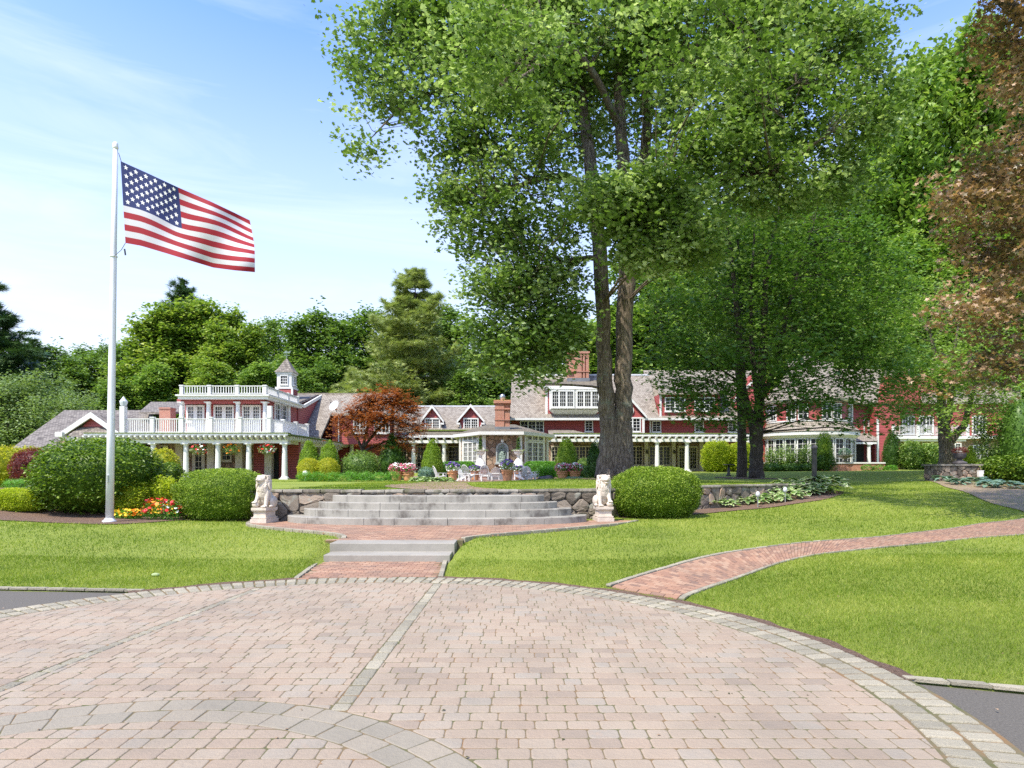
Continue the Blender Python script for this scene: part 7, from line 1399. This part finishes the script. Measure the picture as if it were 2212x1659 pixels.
# ------------------------------------------------------------------ sculpted shapes
def sculpt(name, parts, voxel, mat, org, parent, noise=.0, nsc=30, smooth=2, sx=1, rz=0.0):
    """balls and limbs melted into one skin"""
    m = MB()
    for p in parts:
        if p[0] == 'b':
            _, c, r_, *rot = p; b = MB(); b.ball((0, 0, 0), r_, 16, 12); M = Matrix.Translation(Vector(c))
            if rot: M = M @ Matrix.Rotation(R(rot[0][1]), 4, rot[0][0])
            m.add([M @ Vector(v) for v in b.v], b.f)
        else:
            _, a, b2, r1, r2 = p; a, b2 = Vector(a), Vector(b2); m.tube([a, a.lerp(b2, .5), b2], [r1, (r1 + r2) / 2, r2], 12); m.ball(a, r1, 10, 8); m.ball(b2, r2, 10, 8)
    me = bpy.data.meshes.new(name); me.from_pydata([(x * sx, y, z) for x, y, z in m.v], [], m.f if sx > 0 else [f[::-1] for f in m.f])
    o = bpy.data.objects.new('tmp', me); C.objects.link(o); rm = o.modifiers.new('r', 'REMESH'); rm.mode = 'VOXEL'; rm.voxel_size = voxel; sm = o.modifiers.new('s', 'SMOOTH'); sm.iterations = smooth; sm.factor = .5
    dg = bpy.context.evaluated_depsgraph_get(); dg.update(); ev = o.evaluated_get(dg); m2 = bpy.data.meshes.new_from_object(ev); bpy.data.objects.remove(o)
    if noise:
        n = len(m2.vertices); co = np.empty(n * 3); m2.vertices.foreach_get('co', co); co = co.reshape(-1, 3); nn = np.empty(n * 3); m2.vertices.foreach_get('normal', nn); nn = nn.reshape(-1, 3); co += nn * (noise3(co, nsc, 3) * noise)[:, None]; m2.vertices.foreach_set('co', co.ravel())
    m2.materials.clear(); m2.materials.append(MATS[mat]); m2.polygons.foreach_set('use_smooth', [True] * len(m2.polygons)); m2.name = name; m2.update()
    ob_ = link(name, m2, parent, org, rz); return ob_
def lion(label, x, yb, Y, sx, rz):
    X = px(x, Y); z = LZ - .0; t = thing('lion_statue', label, 'statue', (X, Y, z), rz, 'pair of stone lions'); s_ = 1.0
    m = MB(); w, d = .235, .32
    for a, z0, z1 in ((1.0, -.03, .10), (.90, .10, .125), (.93, .125, .15), (.80, .15, .175), (.76, .175, .30), (.84, .30, .325), (.90, .325, .345), (.94, .345, .41)): m.box(-w * a, w * a, -d * a, d * a, z0, z1 - .001)
    for i in range(13): q_ = -w * .86 + i * w * 1.72 / 12; m.ball((q_, -d * .89, .328), (.014, .012, .014), 6, 4)
    for i in range(15): q_ = -d * .86 + i * d * 1.72 / 14; [m.ball((sd * w * .89, q_, .328), (.012, .014, .014), 6, 4) for sd in (-1, 1)]
    link('pedestal', m.mesh('pedestal', 'marble'), t)
    P = [('b', (0, .10, .24), (.155, .21, .22)), ('b', (0, -.03, .42), (.155, .15, .24)), ('b', (.0, -.02, .62), (.175, .155, .20)), ('b', (0, .02, .70), (.165, .14, .17)), ('b', (.0, -.08, .50), (.135, .12, .16)), ('b', (.02, -.12, .76), (.105, .11, .10)), ('b', (.0, -.05, .83), (.12, .10, .065)),
        ('b', (.045, -.215, .745), (.060, .075, .038)), ('b', (.05, -.275, .765), (.030, .025, .022)), ('b', (.045, -.20, .665), (.045, .055, .022)), ('c', (.01, -.19, .72), (-.01, -.16, .67), .03, .028), ('c', (.085, -.18, .72), (.09, -.15, .67), .028, .028), ('b', (.01, -.20, .80), (.04, .03, .018)), ('b', (.085, -.19, .80), (.035, .03, .018)), ('c', (.045, -.16, .82), (.05, -.25, .775), .028, .022),
        ('b', (-.115, -.05, .85), (.035, .025, .035)), ('b', (.125, -.03, .85), (.035, .025, .035)),
        ('c', (-.105, -.06, .42), (-.10, -.15, .06), .072, .050), ('b', (-.10, -.205, .035), (.062, .085, .038)), ('c', (.105, -.06, .42), (.105, -.14, .25), .072, .058), ('c', (.105, -.14, .25), (.11, -.21, .165), .055, .045), ('b', (.11, -.24, .15), (.058, .065, .036)), ('b', (.11, -.22, .072), (.080, .080, .075)),
        ('b', (-.15, .13, .15), (.075, .17, .16)), ('b', (.15, .13, .15), (.075, .17, .16)), ('b', (-.17, -.02, .035), (.045, .10, .038)), ('b', (.17, -.0, .035), (.045, .10, .038)), ('c', (.0, .26, .08), (.16, .24, .03), .03, .03), ('c', (.1, .27, .12), (.15, .20, .32), .022, .03)]
    P += [('b', (x_, -.275 if abs(x_) < .11 else -.27, .03), (.016, .02, .024)) for x_ in (-.14, -.11, -.08, -.055)] + [('b', (x_, -.295, .14), (.015, .02, .022)) for x_ in (.075, .10, .125, .15)]
    rr = random.Random(5)
    for i in range(120):
        a = rr.uniform(-2.7, 2.7); zz = rr.uniform(.40, .88); q_ = .172 * (1 - .25 * abs(zz - .62) / .3)
        if abs(a) < .45 and zz > .66: continue
        x_, y_ = q_ * math.sin(a), -.03 - q_ * .92 * math.cos(a) * (1 if abs(a) < 1.6 else .8); P.append(('c', (x_, y_, zz), (x_ * 1.02 + rr.uniform(-.02, .02), y_ * 1.03 - .005, zz - rr.uniform(.06, .10)), .021, .009))
    P = [(p[0], (p[1][0] * 1.22, p[1][1], p[1][2]), (p[2][0] * (1.22 if p[0] == 'b' else 1.0) if p[0] == 'b' else p[2][0] * 1.22, p[2][1], p[2][2])) + tuple(p[3:]) for p in P]; sculpt('lion', P, .0085, 'marble', (0, 0, .41), t, .003, 60, 1, sx); return t
lion('pale stone lion with its paw on a ball beside the left boxwood', 571.5, 1127, 17.80, -1, R(-10)); lion('pale stone lion with its paw on a ball beside the right boxwood', 1303, 1124, 18.3, 1, R(6))

# niche relief fountain
t = thing('niche_sculpture', 'green bronze figure group in the blue wall niche', 'sculpture', (xn := px(1085, 45), 44.93, pz(999, 45)))
sculpt('figures', [('b', (0, 0, .10), (.30, .14, .07)), ('b', (0, 0, .2), (.25, .13, .09)), ('b', (0, 0, .32), (.22, .1, .08)), ('c', (-.08, 0, .35), (-.05, 0, .75), .09, .08), ('b', (-.04, -.02, .9), (.065, .06, .075)), ('c', (.08, -.03, .35), (.08, -.04, .62), .075, .06), ('b', (.07, -.05, .74), (.05, .05, .058)), ('c', (-.05, -.05, .72), (.1, -.12, .6), .035, .03), ('c', (-.12, 0, .7), (-.16, -.06, .5), .035, .03), ('c', (-.15, -.05, .3), (-.2, -.06, .42), .06, .04), ('c', (.16, -.05, .3), (.17, -.06, .5), .06, .04), ('c', (-.22, .05, .3), (-.2, .05, .95), .04, .04), ('c', (.22, .05, .3), (.2, .05, .95), .04, .04), ('c', (-.2, .05, .95), (0, .05, 1.12), .045, .05), ('c', (.2, .05, .95), (0, .05, 1.12), .045, .05), ('b', (0, 0, 1.14), (.06, .06, .06))], .016, 'verdigris', (0, -.06, -.02), t, .012, 25, 1)
# urns with spiral topiary on brick piers
for i, (x, Yq_) in enumerate(((1037.6, 43.2), (1120, 43.2))):
    X = px(x, Yq_); zt = pz(1008, Yq_); lab = ('left', 'right')[i]
    pr = thing('brick_pier', 'square dark brick pier under the urn %s' % ('nearest the left clipped hedge', 'nearest the right clipped hedge')[i], 'pier', (X, Yq_, gz(X, Yq_)), group='brick piers before the garden room')
    m = MB(); m.box(X - .42, X + .42, Yq_ - .42, Yq_ + .42, gz(X, Yq_) - .1, zt - .07); m.build('pier', 'brickwork_dark', pr); m = MB(); m.box(X - .48, X + .48, Yq_ - .48, Yq_ + .48, zt - .068, zt); m.build('cap', 'lead', pr)
    t = thing('garden_urn', 'large white urn with spiral topiary on the pier %s of the niche' % lab, 'urn', (X, Yq_, zt), group='white urns on brick piers')
    m = MB(); m.smooth = True; m.lathe((X, Yq_, zt), [(.36, 0), (.36, .07), (.34, .12), (.31, .28), (.20, .46), (.11, .55), (.09, .62), (.14, .66), (.10, .70), (.13, .76), (.26, .84), (.32, .92), (.30, .97), (.33, 1.0), (.38, 1.08), (.42, 1.10), (.38, 1.04)], 28)
    m.build('urn', 'plaster_white', t); r = np.random.default_rng(5 + i); n = 2600; u = r.random(n); a = u * 4.2 * 2 * math.pi; rr_ = .17 * (1 - .55 * u); P = np.stack([np.cos(a) * rr_ * .6, np.sin(a) * rr_ * .6, 1.1 + u * .82], 1) + r.normal(size=(n, 3)) * .042 * (1.25 - .6 * u)[:, None]; link('topiary', leafmesh('topiary', P, .04, 'leaf_yew', KITE, .3, seed=3), t)
    P = np.stack([np.cos(a) * .36, np.sin(a) * .36, 1.08 + 0 * u], 1) + r.normal(size=(n, 3)) * [.05, .05, .02]; link('trailing_plants', leafmesh('trailing_plants', P[:900], .05, 'leaf_sage', KITE, .3, seed=4), t)
# ------------------------------------------------------------------ patio chairs
def chair(kind, label, x, Y, rz, sc=1.0):
    X = px(x, Y); t = thing('adirondack_chair', label, 'chair', (X, Y, gz(X, Y) + .035), rz, 'white garden chairs on the patio', sc * .8); rec = R(24); sy = .22
    def part(n, mb): mb2 = mb.mesh(n, 'white_paint'); return link(n, mb2, t)
    m = MB()
    for i in range(6): y0 = -.30 + i * .095; z0 = .36 - (y0 + .3) * .22; m.obox((0, y0, z0), (1, 0, 0), .50, .085, .022, up=(0, -.2, 1))
    part('seat', m); m = MB(); n = 7 if kind == 'fan' else 9
    bk = lambda h: (0, sy + h * math.sin(rec), .26 + h * math.cos(rec))
    if kind == 'fan':
        for i in range(n): u = (i - (n - 1) / 2) / ((n - 1) / 2); L = .78 * math.sqrt(1 - .42 * u * u); a = u * .14; m.obox((u * (.22 + .03), sy + L / 2 * math.sin(rec), .26 + L / 2 * math.cos(rec)), (a, math.sin(rec), math.cos(rec)), L, .068, .02, up=(0, -1, .4))
        m.obox((0, sy + .3 * math.sin(rec) + .03, .26 + .3 * math.cos(rec)), (1, 0, 0), .54, .02, .06)
    else:
        arc = [(.27 * math.cos(a), .45 + .38 * math.sin(a)) for a in np.linspace(0, math.pi, 15)]; arc = [(.23, 0)] + arc + [(-.23, 0)]
        m.tube([(x_, sy + h * math.sin(rec), .26 + h * math.cos(rec)) for x_, h in arc], .022, 6)
        for i in range(n): u = (i - (n - 1) / 2) / ((n - 1) / 2) * .8; L = .45 + .38 * math.sqrt(1 - (u * .9) ** 2) - .02; m.tube([(u * .2, sy, .26), (u * .25, sy + L * math.sin(rec), .26 + L * math.cos(rec))], .0125, 5)
    part('backrest', m)
    for s_ in (-1, 1):
        m = MB(); m.obox((s_ * .33, -.02, .54), (0, 1, 0), .66, .11, .024); part('armrest', m)
        m = MB(); m.obox((s_ * .29, -.28, .27), (0, 0, 1), .54, .09, .03, up=(1, 0, 0)); part('leg', m); m = MB(); m.prism([(s_ * .25, -.30, .36), (s_ * .25, -.30, .26), (s_ * .25, .48, 0), (s_ * .25, .52, .06), (s_ * .25, .3, .25)], (.025, 0, 0)); m.obox((s_ * .33, .26, .40), (0, 0, 1), .3, .05, .025, up=(1, 0, 0)); part('leg', m)
    return t
chair('spindle', 'white spindle-back chair leaning beside the petunia pot', 952, 36.0, R(115), 1.0)
chair('fan', 'bright white slatted chair just right of the petunia pot', 1003, 35.5, R(60), .95)
chair('spindle', 'white spindle-back chair behind the slatted one', 1012, 37.2, R(150), 1.08)
chair('spindle', 'white spindle-back chair facing away at the middle of the patio', 1047, 36.6, R(180), 1.08)
chair('fan', 'shaded slatted chair between spindle-back and dark petunia pot', 1070, 36.2, R(185), .95)
chair('fan', 'white slatted chair right of the large petunia pot', 1124, 36.4, R(235), 1.0)
chair('fan', 'tilted white slatted chair nearest the dark rock', 1145, 36.8, R(115), 1.0)
chair('fan', 'white slatted chair behind the tilted one', 1152, 38.2, R(120), 1.0)
t = thing('side_table', 'low white slatted table between the patio chairs', 'table', (px(1027, 35.2), 35.2, gz(px(1027, 35.2), 35.2) + .035)); m = MB()
for i in range(6): m.box(-.4, .4, -.25 + i * .085, -.17 + i * .085, .36, .385)
link('tabletop', m.mesh('tabletop', 'white_paint'), t)
for sx_, sy_ in ((-1, -1), (1, -1), (1, 1), (-1, 1)): m = MB(); m.box(sx_ * .34 - .03, sx_ * .34 + .03, sy_ * .2 - .03, sy_ * .2 + .03, 0, .358); link('leg', m.mesh('leg', 'white_paint'), t)
t = thing('boulder', 'low dark grey boulder at the right end of the patio', 'rock', (px(1178, 37), 37, gz(px(1178, 37), 37))); sculpt('rock', [('b', (0, 0, .02), (.5, .35, .22)), ('b', (.2, 0, .08), (.3, .3, .2)), ('b', (-.3, .05, -.02), (.28, .25, .16))], .03, 'rock_dark', (0, 0, 0), t, .03, 9, 1)
t = thing('squirrel', 'small dark squirrel ornament on the patio ledge', 'ornament', (px(1075, 38.2), 38.2, gz(px(1075, 38.2), 38.2) + .42)); sculpt('figure', [('b', (0, 0, .09), (.05, .07, .08)), ('b', (.02, -.06, .19), (.035, .045, .035)), ('c', (-.01, .07, .03), (-.03, .12, .16), .03, .035), ('c', (-.03, .12, .16), (-.01, .1, .24), .035, .02)], .012, 'rock_dark', (0, 0, 0), t)
m = MB(); X = px(1080, 38.2); zz = gz(X, 38.2); m.box(X - .75, X + .75, 38.0, 38.6, zz, zz + .42); o = m.build('stone_ledge', 'lead', None, (X, 38.3, zz)); tag(o, 'low dark stone ledge behind the patio chairs', 'ledge')
# ------------------------------------------------------------------ lawn furniture
def lamp_stake(label, x, y): 
    p = hit(x, y); t = thing('garden_globe_light', label, 'garden light', p, group='small globe lights in the hosta bed'); m = MB(); m.tube([(0, 0, 0), (0, 0, .40)], .018, 8); link('stake', m.mesh('stake', 'steel'), t); m = MB(); m.smooth = True; m.lathe((0, 0, .38), [(.02, 0), (.055, .02), (.075, .09), (.06, .17), (.02, .20), (0, .205)], 14); link('globe', m.mesh('globe', 'bag_grey'), t)
lamp_stake('grey globe garden light left among the pale hostas', 1637, 1097); lamp_stake('white globe garden light right among the dark hostas', 1792 - 0 if False else 1696, 1087)
Yl = 26.2; X = px(1759, Yl); zl = gz(X, Yl); t = thing('lantern_post', 'square dark metal post with rough stone cap at the end of the retaining wall', 'post', (X, Yl, zl)); m = MB(); h_ = pz(962, Yl) - zl; t.scale = (.78, .78, 1)
m.box(-.09, -.05, -.09, .09, 0, h_ * .86); m.box(.05, .09, -.09, .09, 0, h_ * .86); m.box(-.05, .05, -.07, -.05, 0, h_ * .8); m.box(-.10, .10, -.1, .1, h_ * .80, h_ * .92); m.box(-.045, .045, -.04, .08, 0, h_ * .3); link('post', m.mesh('post', 'dark_metal'), t); m = MB(); m.box(-.05, .05, -.045, .07, h_ * .31, h_ * .79); link('panel', m.mesh('panel', 'verdigris'), t); m = MB(); m.smooth = True; m.lathe((0, 0, h_ * .9), [(.05, 0), (.15, .02), (.17, .08), (.11, .15), (0, .17)], 12); link('cap', m.mesh('cap', 'rock_dark'), t)
Yb_ = 46; X = px(1574, Yb_); t = thing('bird_bath', 'dark pedestal bird table on the shaded lawn left of the slim maple', 'bird bath', (X, Yb_, gz(X, Yb_))); h_ = pz(1003, Yb_) - gz(X, Yb_); m = MB(); m.smooth = True; m.lathe((0, 0, 0), [(.2, 0), (.2, .05), (.1, .1), (.12, .18), (.09, .25), (.11, h_ * .45), (.07, h_ * .55), (.08, h_ * .92)], 14); link('pedestal', m.mesh('pedestal', 'dark_metal'), t); m = MB(); m.lathe((0, 0, h_ * .92), [(.08, 0), (.4, .02), (.41, .07), (.3, .05), (0, .045)], 20); link('basin', m.mesh('basin', 'rock_dark'), t)
# planter wall with urn
Yp = 34.3; a, b = px(2034, Yp), px(2121, Yp); zg = gz((a + b) / 2, Yp); zt = pz(1006, Yp); t = thing('planter_wall', 'short shaded fieldstone planter wall at the start of the stone path', 'wall', ((a + b) / 2, Yp + .5, zg)); mb2 = MB(); stone_face(mb2, a, b, zg - .05, zt - .02, lambda u, v, o: (u, Yp - o, v), .32, .05, .02, 12); mb2.build('stone_face', 'wall_stone', t); mb2 = MB(); stone_face(mb2, 0, 1.4, zg - .05, zt - .02, lambda u, v, o: (a - o, Yp + 1.4 - u, v), .32, .05, .02, 13); mb2.build('stone_side', 'wall_stone', t)
m = MB(); m.box(a, b, Yp + .012, Yp + 1.4, zg - .1, zt - .01); m.build('dark_gap_core', 'joint_tone', t); m = MB(); m.prism([(a - .12, Yp - .1, zt + .09), (b + .1, Yp - .1, zt + .09), (b + .1, Yp + 1.5, zt + .09), (a - .12, Yp + 1.5, zt + .09)], (0, 0, -.1)); o = m.build('coping', 'coping_stone', t)
X = px(2073, Yp + .7); t = thing('stone_urn', 'dark planted stone urn on the planter wall', 'urn', (X, Yp + .7, zt + .09)); m = MB(); m.smooth = True; m.lathe((0, 0, 0), [(.34, 0), (.34, .10), (.24, .14), (.14, .20), (.12, .26), (.2, .30), (.29, .38), (.31, .55), (.34, .6), (.3, .57)], 22); link('urn', m.mesh('urn', 'rock_dark'), t); P, N = shape_pts(900, .75, .75, .42, rng, 2, .5, .15, 0, 3); P[:, 2] += .5; link('foliage', leafmesh('foliage', P, .06, 'leaf_burgundy', KITE, .3, None, N, 0), t)
for i, (x, s_) in enumerate(((2115, 1.0), (2142, 1.2))):
    p = (px(x, 34.0), 33.9, gz(px(x, 34), 33.9)); t = thing('utility_box', ['small white electric box on the planter wall corner', 'larger white electric box on a stake beside the path'][i], 'utility box', p); m = MB(); m.box(-.12 * s_, .12 * s_, -.08, .08, .3, .3 + .30 * s_); m.box(-.13 * s_, .13 * s_, -.09, .09, .3 + .30 * s_, .33 + .30 * s_); link('box', m.mesh('box', 'plaster_white'), t); m = MB(); m.box(-.03, .03, -.02, .02, -.05, .3); link('stake', m.mesh('stake', 'steel'), t)
Yw = 54.15; X = px(1825, Yw); zt = pz(998.4, Yw); t = thing('stone_urn', 'shallow stone bowl with a clipped blue green ball on the brick garden wall', 'urn', (X, Yw, zt)); m = MB(); m.smooth = True; m.lathe((0, 0, 0), [(.28, 0), (.26, .08), (.12, .14), (.1, .25), (.2, .33), (.5, .42), (.62, .55), (.64, .6), (.55, .56)], 24); link('bowl', m.mesh('bowl', 'coping_stone'), t); P, N = ell_points(1800, (0, 0, .8), (.45, .45, .36), .85); link('foliage', leafmesh('foliage', P, .07, 'leaf_blue', KITE, .3, None, N, 0), t)
# pale boulder light on the azaleas, white reflector
p = (px(660, 34.5), 34.5, gz(px(660, 34.5), 34.5)); t = thing('garden_globe_light', 'white globe light among the perennials by the last porch column', 'garden light', p); m = MB(); m.smooth = True; m.ball((0, 0, .42), (.17, .17, .15), 14, 10); link('globe', m.mesh('globe', 'plaster_white'), t); m = MB(); m.tube([(0, 0, 0), (0, 0, .3)], .03, 8); link('stake', m.mesh('stake', 'steel'), t)
# fallen branch and leaves on the lawn
p = hit(336, 1246); o = MB(); o.ball((p[0], p[1], p[2] + .03), (.07, .05, .03), 8, 5); o = o.build('fallen_leaf', 'leaf_hosta_edge', None, p); tag(o, 'pale crumpled leaf lying on the left lawn', 'fallen leaf')
t = thing('dead_twigs', 'bare grey twigs sticking out beside the right lion at the oak foot', 'twigs', (px(1345, 21.0), 21.0, 1.1)); m = MB(); rr = random.Random(4)
for i in range(9):
    x0 = px(1345, 21); a = rr.uniform(-.9, .9); L = rr.uniform(.35, .7); pts = [(x0 + rr.uniform(-.05, .1), 21, 1.05)]
    for k in range(4): pts.append((pts[-1][0] + math.sin(a + k * .25) * L / 4, pts[-1][1] + rr.uniform(-.03, .03), pts[-1][2] + math.cos(a + k * .25) * L / 4))
    m.tube(pts, [.012, .010, .008, .006, .003], 5)
m.build('twigs', 'coping_stone', t)
